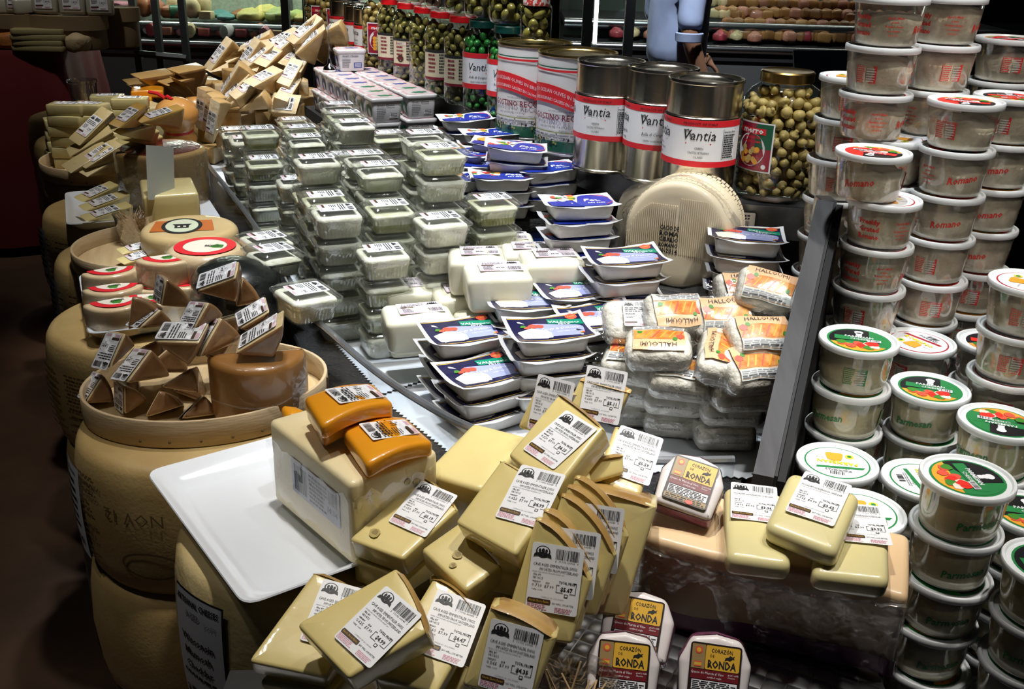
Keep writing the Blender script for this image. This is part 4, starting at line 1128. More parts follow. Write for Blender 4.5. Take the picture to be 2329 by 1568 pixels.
# goat cheese in wine rind
lab_black = mat('label_black', (.02, .012, .01), .35, coat=.4); lab_gold = mat('label_amber', (.80, .46, .05), .35, coat=.5); lab_wine = mat('label_wine', (.17, .015, .02), .35, coat=.4); lab_tan = mat('label_tan', (.36, .24, .10), .35)
def ronda(A, B, C, label, th=.034):
    X, lx, ly, ln = frame(A, B, C)
    lx, ly = max(lx, .082), max(ly, .078)
    o = fillet([(lx * .04, 0), (lx * .96, 0), (lx, ly * .62), (lx * .84, ly * .96), (lx * .5, ly * 1.03), (lx * .16, ly * .96), (0, ly * .62)], [.006, .006, .014, .014, .01, .014, .014], 4)
    m = MB(); m.add(rprism(o, th, .007, 3, mid=1, dome=.002, rings=3), goat_w, T(0, 0, -th), wob(.0012, 30, 4)); root = m.build('goat_cheese_wedge', None, X, 60)
    m = MB(); o2 = inset(o, -.0008)
    m.add(loft([[(x, y, -.006 + .0014 * math.sin(i * 1.3)) for i, (x, y) in enumerate(o2)], [(x, y, -th * .5) for x, y in inset(o, -.0016)], [(x, y, -th + .003) for x, y in o2], [(x, y, -th + .0005) for x, y in inset(o, .004)]], False, False), wine, None, wob(.001, 60, 2)); m.build('wine_rind', root, None, 60)
    m = MB(); w, h = .058, .062
    def A_(vf, mt): m.add(vf, mt, None, None, False)
    A_(flat(rrect(w, h, .004, 3), 0), lab_black); A_(quad(-w / 2 + .002, .002, -.012, h / 2 - .002, .0003), lab_tan)
    A_(flat(fillet([(-.0115, .002), (w / 2 - .002, .002), (w / 2 - .002, h / 2 - .002), (-.0115, h / 2 - .002)], .002, 2), .0003), lab_gold)
    A_(quad(-w / 2 + .002, -.0095, w / 2 - .002, .0012, .0003), lab_wine); A_(quad(-w / 2 + .002, -h / 2 + .002, w / 2 - .002, -.0225, .0003), lab_tan); A_(quad(-w / 2 + .004, -.0215, w / 2 - .003, -.0105, .0003), white_ink)
    A_(text('CORAZÓN', .0062, .0065, .0215, width=.024, z=.0006, bold=.01), ink); A_(text('DE', .004, -.004, .0162, z=.0006), ink)
    A_(text('RONDA', .0118, .0075, .0045, width=.032, z=.0006, bold=.03), ink)
    A_(flat([(.010, .014), (.013, .0155), (.016, .0145), (.019, .017), (.021, .0165), (.020, .0185), (.0215, .0205), (.0185, .0190), (.016, .0205), (.0145, .0185), (.011, .0175)], .0007), ink)
    A_(text('Queso de Murcia al Vino', .0042, -.008, -.0035, width=.037, z=.0006), white_ink); A_(text('certified origin', .003, .0, -.0075, width=.016, z=.0006), white_ink); A_(text("goat's milk", .0028, .021, -.002, width=.012, z=.0006), white_ink); A_(text('cheese', .0028, .019, -.005, width=.008, z=.0006), white_ink)
    A_(lines(-w / 2 + .005, -.0212, w / 2 - .004, -.011, 5, .0006, 5, .55), ink); A_(lines(-w / 2 + .004, -.0285, w / 2 - .004, -.0232, 2, .0006, 7), ink)
    A_(shift(flat(circle(.0042, 14)), -.0195, .0225, z=.0006), tomato); A_(shift(flat(circle(.0026, 12)), -.0195, .0225, z=.0008), lab_gold)
    A_(quad(-.0235, .0085, -.0155, .010, .0006), tomato); A_(quad(-.0235, .0055, -.0155, .0085, .0006), gold); A_(quad(-.0235, .004, -.0155, .0055, .0006), tomato); A_(shift(flat(circle(.003, 10, .005)), .006, -.0275, z=.0007), tomato)
    m.build('front_label', root, T(lx * .5, ly * .5, .003))
    return tag(root, label, 'cheese', 'goat cheeses with wine rind')
ronda(*q3(zM, (325, 470), (640, 580), (420, 195), .925, .915, .965), 'goat cheese with wine rind lying on the left end of the long block')
ronda(*q3(zM, (12, 1345), (430, 1430), (95, 1020), .80, .80, .845), 'goat cheese with wine rind standing behind the other two on the counter')
ronda(*q3(zM, (-60, 1640), (330, 1690), (5, 1350), .79, .79, .835), 'goat cheese with wine rind behind the clear cup at the bottom edge')
ronda(*q3(zM, (470, 1640), (860, 1700), (500, 1335), .775, .775, .825), 'goat cheese with wine rind on the quilted steel, right of the others')
# clear cup of toothpicks
pick = mat('toothpick_wood', (.55, .38, .20), .6)
cupm = clear('clear_cup', (.95, .95, .95), .14, .8, .05)
PICK = MB().add(tube([(0, 0, 0), (0, 0, .062)], .0011, 5), pick).mesh('toothpick')
def cup(x, y, z, label, R_=.05, h=.062, npk=60, rx=0, seed=3):
    m = MB(); m.add(lathe([(0, .001), (R_ * .78, .001), (R_ * .8, .003), (R_ * .92, h * .6), (R_ * .98, h * .92), (R_ * 1.04, h * .94), (R_ * 1.04, h), (R_, h), (R_ * .96, h * .93), (R_ * .78, .004), (0, .003)], 36), cupm)
    root = m.build('clear_cup', None, T(x, y, z), 40)
    tag(root, label, 'cup')
    q_ = random.Random(seed)
    for i in range(npk):
        a, r_ = q_.uniform(0, 2 * PI), R_ * .6 * math.sqrt(q_.random()); zz = .006 + q_.random() * h * .35
        t = q_.uniform(.3, 1.25) * q_.choice((-1, 1)); b = q_.uniform(0, 2 * PI)
        d = V((math.cos(b) * math.sin(t), math.sin(b) * math.sin(t), math.cos(t)))
        # keep both ends inside the cup
        p = V((r_ * math.cos(a), r_ * math.sin(a), zz)); e = p + d * .062; s = math.hypot(e.x, e.y)
        if s > R_ * .85: p.x -= e.x * (1 - R_ * .85 / s); p.y -= e.y * (1 - R_ * .85 / s)
        if math.hypot(p.x, p.y) > R_ * .76: continue
        o = ob('toothpick', PICK, root, T(*p) @ d.to_track_quat('Z', 'Y').to_matrix().to_4x4())
    return root
p = at(*zE(1660, 1530), .835)
cup(p.x, p.y, .752, 'clear cup of toothpicks at the bottom edge of the picture', .045, .085, 22)
# ------------------------------------------------------------------ tins and jars on the shelf
SZ = 1.0605
tin = mat('tin_plate', (.62, .58, .50), .22, 1, bump=(40, .06), col2=(.50, .46, .38), nsc=6)
tin_gold = mat('tin_lacquer', (.50, .38, .16), .28, 1)
def wrapR(R_, off=.0006, a0=-PI / 2):
    """lay flat print round an upright cylinder; x runs along the wall, middle at the angle a0"""
    return lambda p: V(((R_ + off + p.z) * math.cos(a0 + p.x / R_), (R_ + off + p.z) * math.sin(a0 + p.x / R_), p.y))
def cylpatch(R_, x0, x1, y0, y1, z=0, n=20):
    vs = [(x0 + (x1 - x0) * i / n, y, z) for y in (y0, y1) for i in range(n + 1)]
    return vs, [(i, i + 1, n + 2 + i, n + 1 + i) for i in range(n)]
def tin_body(R_, H, ribs):
    prof = [(0, .004), (R_ - .006, .004), (R_ - .004, .0), (R_ - .001, .0), (R_, .003), (R_, .006), (R_ - .002, .008)]
    for a, b, n in ribs:
        prof.append((R_ - .0015, a - .001))
        for i in range(n):
            z = a + (b - a) * i / n; d = (b - a) / n
            prof += [(R_ - .0005, z + d * .25), (R_ - .0028, z + d * .75)]
        prof.append((R_ - .0015, b + .001))
    prof += [(R_ - .002, H - .008), (R_, H - .006), (R_, H - .002), (R_ - .001, H), (R_ - .004, H), (R_ - .005, H - .005), (R_ - .014, H - .006), (R_ - .016, H - .004), (R_ - .022, H - .004), (R_ - .024, H - .006), (0, H - .0055)]
    return prof
def olive_tin(x, y, label, yaw, kind='GREEN', z=SZ, s=1):
    R_, H = .0785 * s, .245 * s
    root = None
    m = MB(); m.add(lathe(tin_body(R_, H, ((.074 * s, .084 * s, 2), (.166 * s, .176 * s, 2))), 56), tin); root = m.build('olive_tin', None, T(x, y, z) @ RZ(rad(yaw)), 30)
    m = MB(); b0, b1 = .075 * s, .170 * s; hw = R_ * 2.3
    w = wrapR(R_, .0006)
    def A_(vf, mt, dz=0): m.add(vf, mt, None, lambda p: w(p + V((0, 0, dz))), False)
    A_(cylpatch(R_, -hw * .92, hw * .5, b0, b1), white_ink); A_(cylpatch(R_, -hw * .92, hw * .5, b0, b0 + .012 * s), red, .0004); A_(cylpatch(R_, -hw * .92, hw * .5, b1 - .013 * s, b1), red, .0004)
    for cx in (-.115 * s, -.012 * s):
        A_(text('PRODUCT OF ITALY', .0062 * s, cx, b1 - .0095 * s, width=.07 * s, bold=.02), ink, .0008)
        A_(text('Vantia', .030 * s, cx, b0 + .055 * s, width=.066 * s, shear=.2), ink, .0006)
        A_(tube([(cx - .030 * s, b0 + .073 * s, .0006), (cx - .024 * s, b0 + .076 * s, .0006), (cx - .016 * s, b0 + .060 * s, .0006)], .0008, 4), ink)
        A_(quad(cx - .028 * s, b0 + .0465 * s, cx + .024 * s, b0 + .049 * s), red, .0006)
        if kind == 'GREEN':
            for k, t in enumerate(('GREEN', 'CASTELVETRANO', 'OLIVES')): A_(text(t, .0062 * s, cx, b0 + (.036 - k * .009) * s, width=(.018, .044, .019)[k] * s), ink, .0006)
        else:
            A_(text('Bella di Cerignola', .010 * s, cx, b0 + .031 * s, width=.058 * s, shear=.35), ink, .0006); A_(text('GREEN OLIVES IN BRINE', .0055 * s, cx, b0 + .018 * s, width=.05 * s), ink, .0006)
    A_(quad(.037 * s, b0 + .016 * s, .071 * s, b1 - .018 * s), ink, .0005); A_(quad(.0376 * s, b0 + .0166 * s, .0704 * s, b1 - .0186 * s), white_ink, .0007)
    A_(text('Nutrition Facts', .0058 * s, .054 * s, b1 - .025 * s, width=.030 * s, bold=.02), ink, .0009); A_(lines(.039 * s, b0 + .018 * s, .070 * s, b1 - .028 * s, 11, 0, 4, .6), ink, .0009)
    m.build('paper_label', root, None, 60)
    return tag(root, label, 'tin', 'green olive tins')
for (px, py), lb, yaw, kd in (((1607, 181), 'nearest green olive tin, beside the mushroom jar', 2, 'GREEN'), ((1510, 156), 'middle tin of the three olive tins right of the tall pair', -6, 'BELLA'), ((1391, 141), 'dented leftmost tin of the three olive tins, beside the tall pair', -30, 'GREEN')):
    p = at(px, py, SZ + .24); olive_tin(p.x, p.y, lb, math.degrees(math.atan2(p.y, p.x)) - 90 + 6 + yaw * .6, kd)
for px, py, lb in ((848, 147, 'olive tin of the far three, nearest the red lidded jars'), (824, 136, 'olive tin at the middle of the far three'), (790, 119, 'olive tin of the far three, nearest the far mushroom jars')):
    p = at(px, py, SZ); olive_tin(p.x, p.y, lb, math.degrees(math.atan2(p.y, p.x)) - 78, 'BELLA', s=.86)
def tall_tin(x, y, label, yaw):
    R_, H = .098, .24
    ok = mat('tin_paint_white', (.80, .79, .78), .28, coat=.3); dkg = mat('tin_paint_green', (.02, .12, .07), .3, coat=.3); oliv = mat('tin_paint_olive', (.30, .32, .10), .35)
    m = MB(); prof = tin_body(R_, H, ())
    m.add(lathe(prof[-11:], 56), tin_gold); m.add(lathe(prof[:-10], 56), ok)
    root = m.build('tall_olive_tin', None, T(x, y, SZ) @ RZ(rad(yaw)), 30)
    m = MB(); w = wrapR(R_, .0004)
    def A_(vf, mt, dz=0): m.add(vf, mt, None, lambda p: w(p + V((0, 0, dz))), False)
    full = PI * R_ * .999
    A_(cylpatch(R_, -full, full, .010, .036, 0, 60), dkg); A_(cylpatch(R_, -full, full, H - .032, H - .029, 0, 60), dkg); A_(cylpatch(R_, -full, full, H - .040, H - .035, 0, 60), red)
    for cx in (-.076, .124, -.276):
        rib = [(cx - .085 + .17 * i / 16, H - .075 - .028 * (i / 16) ** 1.5 + .012 * math.sin(PI * i / 16), 0) for i in range(17)]
        vs = [(x_, y_, 0) for x_, y_, _ in rib] + [(x_, y_ - .044, 0) for x_, y_, _ in rib]
        A_((vs, [(17 + i, 18 + i, i + 1, i) for i in range(16)]), red, .0004)
        A_(flat([(cx + .078, H - .080), (cx + .098, H - .072), (cx + .100, H - .108), (cx + .086, H - .112)]), mat('ribbon_dark', (.45, .01, .02), .4), .0003)
        bend = lambda p: w(V((p.x, p.y - .028 * max(0, (p.x - cx + .085) / .17) ** 1.5 + .012 * math.sin(PI * min(1, max(0, (p.x - cx + .085) / .17))), p.z + .0008)))
        m.add(text('PDO SICILIAN OLIVES IN BRINE', .0125, cx, H - .094, width=.148), white_ink, None, bend, False); m.add(text('OLIVES SICILIENNES CASSEES EN SAUMURE', .0105, cx, H - .112, width=.150), white_ink, None, bend, False)
        for k in range(3): A_(text(('NOCELLARA DEL BELICE', 'PROTECTED DESIGNATION OF ORIGIN', "APPELLATION D'ORIGINE PROTEGEE")[k], .0052, cx + .02 + k * .003, H - .134 - k * .0085, width=.075), ink, .0006)
        A_(text('AGOSTINO RECCA', .021, cx, .086, width=.158, bold=.015), mat('maroon_print', (.20, .01, .03), .4), .0006)
        for k, t in enumerate(('NET WT 19.2 lb', 'DR WT 11 lb (5 Kg)', 'POIDS EGOUTTE 5 Kg')): A_(text(t, .0065, cx - .02 + k * .03, .068 - (k == 2) * .009 - (k == 0) * .002, width=.05), ink, .0006)
        A_(cylpatch(R_, cx - .085, cx + .09, .056, .0585, 0, 14), oliv, .0004); A_(quad(cx + .086, .056, cx + .089, .20), oliv, .0004)
        A_(shift(flat(circle(.014, 18)), cx + .079, .058), orange_p, .0008); A_(shift(flat(circle(.009, 14)), cx + .079, .058), gold, .001)
        A_(lines(cx - .08, .041, cx + .07, .053, 2, 0, 4), grey_ink, .0006)
        q_ = random.Random(int(cx * 100) + 3)
        for k in range(34):
            A_(shift(flat(circle(.0035, 8, .0028)), cx + q_.uniform(-.1, .1), q_.uniform(.026, .042)), oliv if k % 3 else ink, .0009 + k * .00001)
            if k < 22: a = q_.uniform(0, 6); xx, yy = cx + q_.uniform(-.1, .1), q_.uniform(.030, .048); A_(flat([(xx, yy), (xx + .010 * math.cos(a) + .001, yy + .010 * math.sin(a)), (xx + .011 * math.cos(a + .25), yy + .011 * math.sin(a + .25))]), ink, .0008)
    m.build('painted_print', root, None, 60)
    return tag(root, label, 'tin', 'tall printed olive tins')
p = at(1315, 116, SZ + .24); tall_tin(p.x, p.y, 'nearer tall white olive tin with red ribbon', math.degrees(math.atan2(p.y, p.x)) - 90 + 14); A1 = p
p = at(1222, 99, SZ + .24); p.y += .05; p.x -= .005; tall_tin(p.x, p.y, 'farther tall white olive tin, small olive jar standing on it', math.degrees(math.atan2(p.y, p.x)) - 90 + 12); A2 = p

jar_glass = clear('jar_glass', (.93, .95, .92), .05, .5, .03)
gold_lid = mat('gilt_lid', (.55, .36, .12), .25, 1); red_lid = mat('red_lid', (.70, .01, .015), .3, coat=.4); green_lid = mat('dark_green_lid', (.004, .05, .04), .3, coat=.4)
mush = mat('mushroom_skin', (.44, .31, .08), .4, coat=.5, col2=(.58, .44, .17), nsc=20, vary=.15, bump=(40, .3))
ol_g = mat('olive_drab', (.20, .17, .035), .3, coat=.8, col2=(.28, .24, .06), nsc=16, vary=.2); ol_b = mat('olive_bright', (.02, .22, .03), .28, coat=.8, col2=(.05, .30, .06), nsc=14, vary=.15); ol_y = mat('olive_gold', (.26, .22, .03), .28, coat=.8, col2=(.33, .29, .07), nsc=14, vary=.15); ol_d = mat('olive_dark', (.07, .03, .02), .3, coat=.8, vary=.2)
def mush_mesh(k):
    if k == 0: m = MB().add(ball(.5, .5, .42, 10, 7), mush, None, wob(.06, 3, 4))
    else: m = MB().add(lathe([(0, .42), (.2, .4), (.42, .22), (.5, 0), (.42, -.16), (.2, -.2), (.19, -.45), (.14, -.5), (0, -.5)], 10), mush, None, wob(.04, 3, k))
    return m.mesh('mushroom', 80)
MM = [mush_mesh(k) for k in range(3)]
OM = {}
def olive_mesh(mt):
    if mt.name not in OM: OM[mt.name] = MB().add(ball(.38, .38, .5, 8, 6), mt).mesh('olive', 80)
    return OM[mt.name]
def jar(x, y, z, R_, H, label, fill, lidmat, cat='jar', neck=.62, group=None, big=.02, yaw=0, lidh=.018, top=.84, shoulder=.80, rows=None, view=1.0, core=None, printer=None, round_=.014):
    m = MB(); g = jar_glass
    prof = [(0, .002), (R_ - round_, .0015), (R_ - .003, .008), (R_, round_ + .006), (R_, H * (shoulder - .08)), (R_ * .985, H * (shoulder - .03)), (R_ * .93, H * shoulder), (R_ * .80, H * (shoulder + .06)), (R_ * neck, H * .9), (R_ * neck, H - lidh)]
    m.add(lathe(prof, 36), g)
    root = m.build('food_jar', None, T(x, y, z) @ RZ(rad(yaw)), 50); tag(root, label, cat, group)
    m = MB(); rl = R_ * neck + .003
    m.add(lathe([(rl - .001, H - lidh), (rl, H - lidh + .001), (rl, H - .003), (rl - .003, H), (rl - .008, H - .0008), (0, H - .0012)], 32), lidmat); m.build('lid', root, None, 40)
    # the liquor inside darkens the middle; the pieces sit against the glass
    m = MB(); rc = R_ - big * .9
    m.add(lathe([(0, .01), (rc * .95, .012), (rc, .03), (rc, H * (shoulder - .1)), (rc * .85, H * (shoulder - .02)), (rc * .6, H * top), (0, H * top)], 18), core); m.build('liquor', root)
    q_ = random.Random(int(x * 1000) + 5); k = 0
    zz = .012 + big * .45
    va = math.atan2(-y, -x) - rad(yaw)
    while zz < H * top:
        rr = R_ - big * .52
        if zz > H * (shoulder - .06): rr = R_ * (1 - (zz / H - shoulder + .06) * 3.0) - big * .5
        n = max(5, int(2 * PI * rr / (big * .98)))
        for i in range(n):
            a = 2 * PI * (i + .5 * (k % 2)) / n + q_.uniform(-.06, .06)
            if math.cos(a - va) < -.25: continue
            s = big * q_.uniform(.78, 1.12)
            if callable(fill): me = fill(q_)
            else: me = olive_mesh(fill)
            X = T((rr - max(0, s - big) * .5) * math.cos(a), (rr - max(0, s - big) * .5) * math.sin(a), zz + q_.uniform(-.2, .2) * big) @ MX.Rotation(q_.uniform(0, 6), 4, V((q_.uniform(-1, 1), q_.uniform(-1, 1), q_.uniform(-1, 1))).normalized()) @ S(s, s, s)
            ob(me.name.split('.')[0], me, root, X)
        zz += big * .80; k += 1
    if printer:
        m = MB(); a0 = va
        w = wrapR(R_, .0008, a0)
        printer(m, lambda vf, mt, dz=0: m.add(vf, mt, None, lambda p: w(p + V((0, 0, dz))), False), R_, H); m.build('paper_label', root, None, 60)
    return root
mcore = mat('mushroom_liquor', (.20, .13, .03), .3); ocore = mat('olive_liquor', (.05, .05, .012), .3); gcore = mat('bright_liquor', (.01, .07, .015), .3); ycore = mat('gold_liquor', (.10, .09, .015), .3)
def p_mush(m, A_, R_, H):
    c = -R_ * .62; w = .040
    A_(cylpatch(R_, c - w - .003, c + w + .003, .064, .165, 0, 12), white_ink); A_(cylpatch(R_, c - w, c + w, .067, .162, 0, 12), mat('label_wine_red', (.30, .01, .04), .35, coat=.4), .0004); A_(cylpatch(R_, c + .004, c + w, .112, .162, 0, 8), mat('label_dark_green', (.01, .10, .05), .35), .0006)
    A_(shift(flat(circle(1, 24)), c - .006, .108, .034), white_ink, .0008); A_(cylpatch(R_, c - w, c + .026, .141, .153, 0, 8), red, .001)
    A_(text('merro', .016, c - .004, .143, width=.05, bold=.03), white_ink, .0014); A_(text('MARINATED', .0068, c - .002, .132, width=.036, bold=.02), red, .0012); A_(text('MUSHROOMS', .0068, c - .002, .123, width=.038, bold=.02), red, .0012)
    q_ = random.Random(4)
    for i in range(18): A_(shift(flat(circle(.006, 9)), c - .008 + q_.uniform(-.022, .022), .082 + q_.uniform(0, .032)), mush if i % 2 else orange_p, .0012 + i * .00003)
    A_(shift(flat(circle(.005, 10)), c + .028, .076), white_ink, .0008)
p = at(1755, 442, SZ)
jar(p.x, p.y - .005, SZ, .0865, .262, 'large glass jar of marinated mushrooms with gilt lid at the shelf end', lambda q_: MM[q_.choice((0, 0, 1, 2))], gold_lid, big=.025, core=mcore, printer=p_mush, neck=.60, lidh=.022, top=.86)
def p_cream(dark, tall=.09):
    def f(m, A_, R_, H):
        A_(cylpatch(R_, -R_ * 1.2, R_ * 1.25, .06, .06 + tall, 0, 16), mat('label_cream', (.70, .62, .45), .45)); A_(cylpatch(R_, -R_ * 1.2, R_ * 1.25, .06, .068, 0, 16), mat('maroon_print', (.20, .01, .03), .4), .0004); A_(cylpatch(R_, -R_ * 1.2, R_ * 1.25, .052 + tall, .06 + tall, 0, 16), ink, .0004)
        A_(lines(-.012, .078, .012, .05 + tall, 7, 0, 3, .6), ink, .0006); A_(bars(.020, .08, .040, .045 + tall, 0, 14, 5), ink, .0006); A_(lines(-.05, .08, -.02, .05 + tall, 5, 0, 6), mat('maroon_print', (.20, .01, .03), .4), .0006)
        if dark: A_(shift(flat(circle(.012, 12)), -.034, .085), brown_ink, .0008); A_(quad(-.05, .038 + tall, -.01, .05 + tall), red, .0006); A_(text('STELLA', .009, -.03, .040 + tall, width=.034, bold=.02), white_ink, .0009)
    return f
def p_vantia(m, A_, R_, H):
    b0, b1 = .075, .175
    A_(cylpatch(R_, -R_ * 1.5, R_ * 1.3, b0, b1, 0, 18), white_ink); A_(cylpatch(R_, -R_ * 1.5, R_ * 1.3, b0, b0 + .014, 0, 18), red, .0004); A_(cylpatch(R_, -R_ * 1.5, R_ * 1.3, b1 - .014, b1, 0, 18), red, .0004)
    A_(text('Vantia', .030, -.012, b0 + .052, width=.062, shear=.2), ink, .0006); A_(quad(-.038, b0 + .044, .010, b0 + .047), red, .0006); A_(text('Bella di Cerignola', .010, -.012, b0 + .030, width=.058, shear=.35), ink, .0006); A_(text('GREEN OLIVES IN BRINE', .0055, -.012, b0 + .018, width=.052), ink, .0006); A_(lines(.030, b0 + .018, .056, b1 - .02, 9, 0, 4, .6), ink, .0006)
JG = 'big olive jars along the shelf'
JZ = .262
for k, ((px, py), nm, fl, ld, pr, cr) in enumerate((((1152, 283), 'nearer bright green olive jar beside the tall tins', ol_b, green_lid, p_vantia, gcore), ((1095, 262), 'farther bright green olive jar beside the red lidded jars', ol_b, green_lid, p_vantia, gcore),
        ((1050, 243), 'first red lidded olive jar counted from the green ones', ol_g, red_lid, p_cream(0), ocore), ((1005, 226), 'second red lidded olive jar from the green ones', ol_g, red_lid, p_cream(0), ocore), ((968, 208), 'third red lidded olive jar, middle of the five', ol_g, red_lid, None, ocore), ((930, 192), 'fourth red lidded olive jar, brown pictured label', ol_g, red_lid, p_cream(1), ocore), ((893, 176), 'fifth red lidded olive jar, farthest from the green ones', ol_g, red_lid, p_cream(0), ocore))):
    p = at(px, py, SZ)
    jar(p.x, p.y + .05, SZ, .0585, .262, nm, fl, ld, group=JG, big=.027, core=cr, printer=pr, neck=.66, lidh=.020)
p = at(868, 168, SZ)
def p_mush2(m, A_, R_, H):
    A_(cylpatch(R_, -.05, .05, .06, .17, 0, 12), white_ink); A_(cylpatch(R_, -.046, .046, .064, .166, 0, 12), mat('label_wine_red', (.30, .01, .04), .35, coat=.4), .0004); A_(shift(flat(circle(.036, 20)), -.004, .108), white_ink, .0008); A_(cylpatch(R_, -.046, .03, .145, .158, 0, 8), red, .001); A_(text('merro', .016, -.006, .147, width=.05, bold=.03), white_ink, .0014)
    A_(text('MARINATED', .0068, -.004, .134, width=.036), red, .0012)
    for i in range(14): A_(shift(flat(circle(.007, 9)), -.02 + .011 * (i % 4), .08 + .012 * (i // 4)), mush if i % 2 else orange_p, .0012 + i * .00003)
jar(p.x - .02, p.y + .13, SZ, .066, .27, 'pale mushroom jar between the far tins and the red lidded jars', lambda q_: MM[q_.choice((0, 1))], red_lid, big=.028, core=mcore, printer=p_mush2, neck=.62)
for px, py, nm in ((772, 112, 'nearer of the two far mushroom jars beyond the tins'), (737, 104, 'farthest mushroom jar beside the hard cheese mound')):
    p = at(px, py, SZ); jar(p.x, p.y, SZ, .078, .262, nm, lambda q_: MM[q_.choice((0, 1))], gold_lid, big=.032, core=mcore, printer=p_mush2, neck=.6, group='far mushroom jars')
# upper tier of jars standing on the lids
def p_tag(m, A_, R_, H):
    A_(cylpatch(R_, -.020, .010, H * .52, H * .80, 0, 6), ink); A_(cylpatch(R_, -.018, .008, H * .65, H * .78, 0, 6), gold, .0004); A_(shift(flat(circle(.006, 8)), -.005, H * .72), tomato, .0008); A_(lines(-.017, H * .54, .007, H * .63, 3, 0, 2), white_ink, .0004)
UP = [o for o in bpy.data.objects if o.parent is None and o.get('group') == JG]
UP.sort(key=lambda o: o.location.y)
for k, o in enumerate(UP):
    kd = (ol_y, ol_y, ol_y, ol_d, ol_g, ol_d, ol_g)[k]
    jar(o.location.x - .004, o.location.y + .005, SZ + .2625, .053, .19, f'{ORD[k]} jar of the upper tier counted from the tall tins, {"gold green" if kd is ol_y else "dark" if kd is ol_d else "drab green"} olives', kd, gold_lid, group='upper tier olive jars', big=.030, core=ocore if kd is not ol_y else ycore, printer=p_tag, neck=.72, top=.85)
jar(A2.x + .0, A2.y - .035, SZ + .2365, .040, .115, 'small olive jar with patterned cap on the farther tall tin', ol_y, mat('cap_pattern', (.75, .70, .66), .4, col2=(.55, .05, .04), nsc=90, lo=.45, hi=.5), big=.034, core=ycore, neck=.78, lidh=.02, top=.82, shoulder=.84)

# ------------------------------------------------------------------ goat cheese boxes
def goat_box(colr):
    w, d, h = .105, .085, .075
    body = mat('goat_box_white', (.82, .80, .82), .3, coat=.4); rimm = body
    m = MB(); o = rrect(w - .008, d - .008, .012, 4); m.add(rprism(o, h - .012, .004, 2, taper=.88, mid=1), body)
    root = m.build('goat_cheese_box', None, None, 45)
    m = MB(); o = rrect(w, d, .016, 5)
    m.add(rprism(o, .011, .003, 2, rings=0), body, T(0, 0, h - .013)); m.add(rprism(rrect(w - .012, d - .012, .012, 4), .003, .001, 1), body, T(0, 0, h - .003)); lid = m.build('lid', root, None, 45)
    c = mat('goat_print_' + ('green' if colr else 'blue'), (.01, .22, .10) if colr else (.07, .09, .38), .35, coat=.4); pk = mat('box_pink_print', (.82, .30, .36), .4)
    m = MB(); z = h + .0006
    ring_o, ring_i = rrect(w - .018, d - .018, .012, 4), rrect(w - .024, d - .024, .010, 4); n = len(ring_o)
    m.add(([(x, y, z) for x, y in ring_o] + [(x, y, z) for x, y in ring_i], [(i, (i + 1) % n, n + (i + 1) % n, n + i) for i in range(n)]), pk, smooth=False)
    m.add(shift(flat([(r_ * math.cos(a), r_ * .55 * math.sin(a)) for a, r_ in [(2 * PI * i / 14, .030 if i % 2 else .020) for i in range(14)]]), .004, 0, z=z), c, smooth=False); m.add(shift(flat(circle(.006, 10)), .026, .012, z=z + .0003), pk, smooth=False)
    m.build('lid_print', lid)
    for face, (X, ww) in enumerate(((T(0, -(d - .008) / 2 * .88 - .0012, 0) @ RX(rad(90)), w), (T(-(w - .008) / 2 * .88 - .0012, 0, 0) @ RZ(rad(-90)) @ RX(rad(90)), d))):
        m = MB(); X = X @ RX(rad(5.6 if face else 4.6))
        if face == 1:
            m.add(shift(flat(circle(.020, 18, .026)), 0, .032), c, X, None, False); m.add(shift(flat(blob(.012, 9, 4)), .006, .028, z=.0005), white_ink, X, None, False); m.add(shift(flat(blob(.006, 8, 2)), -.012, .014, z=.0006), tomato, X, None, False)
        else:
            m.add(text("Goat's Cheese", .0085, -.006, .050, width=.056, z=.0004, bold=.02), ink, X, None, False); m.add(lines(-.034, .012, -.004, .044, 6, .0004, 3), grey_ink, X, None, False)
            m.add(quad(.006, .012, .034, .030, .0004), c if not colr else grey_ink, X, None, False); m.add(quad(.0066, .0126, .0334, .0294, .0006), white_ink if colr else c, X, None, False); m.add(lines(.010, .014, .032, .028, 3, .0008, 8), ink if colr else white_ink, X, None, False)
        m.build('side_print', root)
    return root
GB = [goat_box(0), goat_box(1)]; gb_used = [0, 0]
def goat(x, y, z, yaw, c, label):
    X = T(x, y, z) @ RZ(rad(yaw))
    if gb_used[c]: o = dup(GB[c], X)
    else: o = GB[c]; o.matrix_basis = X; gb_used[c] = 1
    tag(o, label, 'cheese box', 'white goat cheese boxes')
GZ = 1.083
ga, gb_ = at(*z2(1250, 845), GZ), at(*z2(790, 605), GZ)
ra, rb = at(*z2(1555, 815), GZ), at(*z2(1060, 603), GZ)
yw = math.degrees(math.atan2((gb_ - ga).y, (gb_ - ga).x)) - 90
u_ = (gb_ - ga).normalized()
ngo = 8
for lay in range(2):
    for k in range(ngo):
        p = ga + u_ * .088 * k; green_ = k < 3
        goat(p.x - (.012 * .9 if lay == 0 else 0), p.y, GZ - .075 - (1 - lay) * .0755, yw + RD.uniform(-1.5, 1.5), int(green_), f'{"upper" if lay else "lower"} white {"green" if green_ else "blue"} printed goat cheese box, left row, {ORD[k]} from the front')
u_ = (rb - ra).normalized()
for lay in range(2):
    for k in range(ngo - 1):
        p = ra + u_ * .088 * k; green_ = k < 2
        goat(p.x, p.y, GZ - .075 - (1 - lay) * .0755, yw + RD.uniform(-1.5, 1.5), int(green_), f'{"upper" if lay else "lower"} white {"green" if green_ else "blue"} printed goat cheese box, right row, {ORD[k]} from the front')
p = at(*z2(950, 425), GZ + .075); goat(p.x, p.y, GZ + .0005, yw - 4, 0, 'single blue printed goat cheese box standing on top of the others')
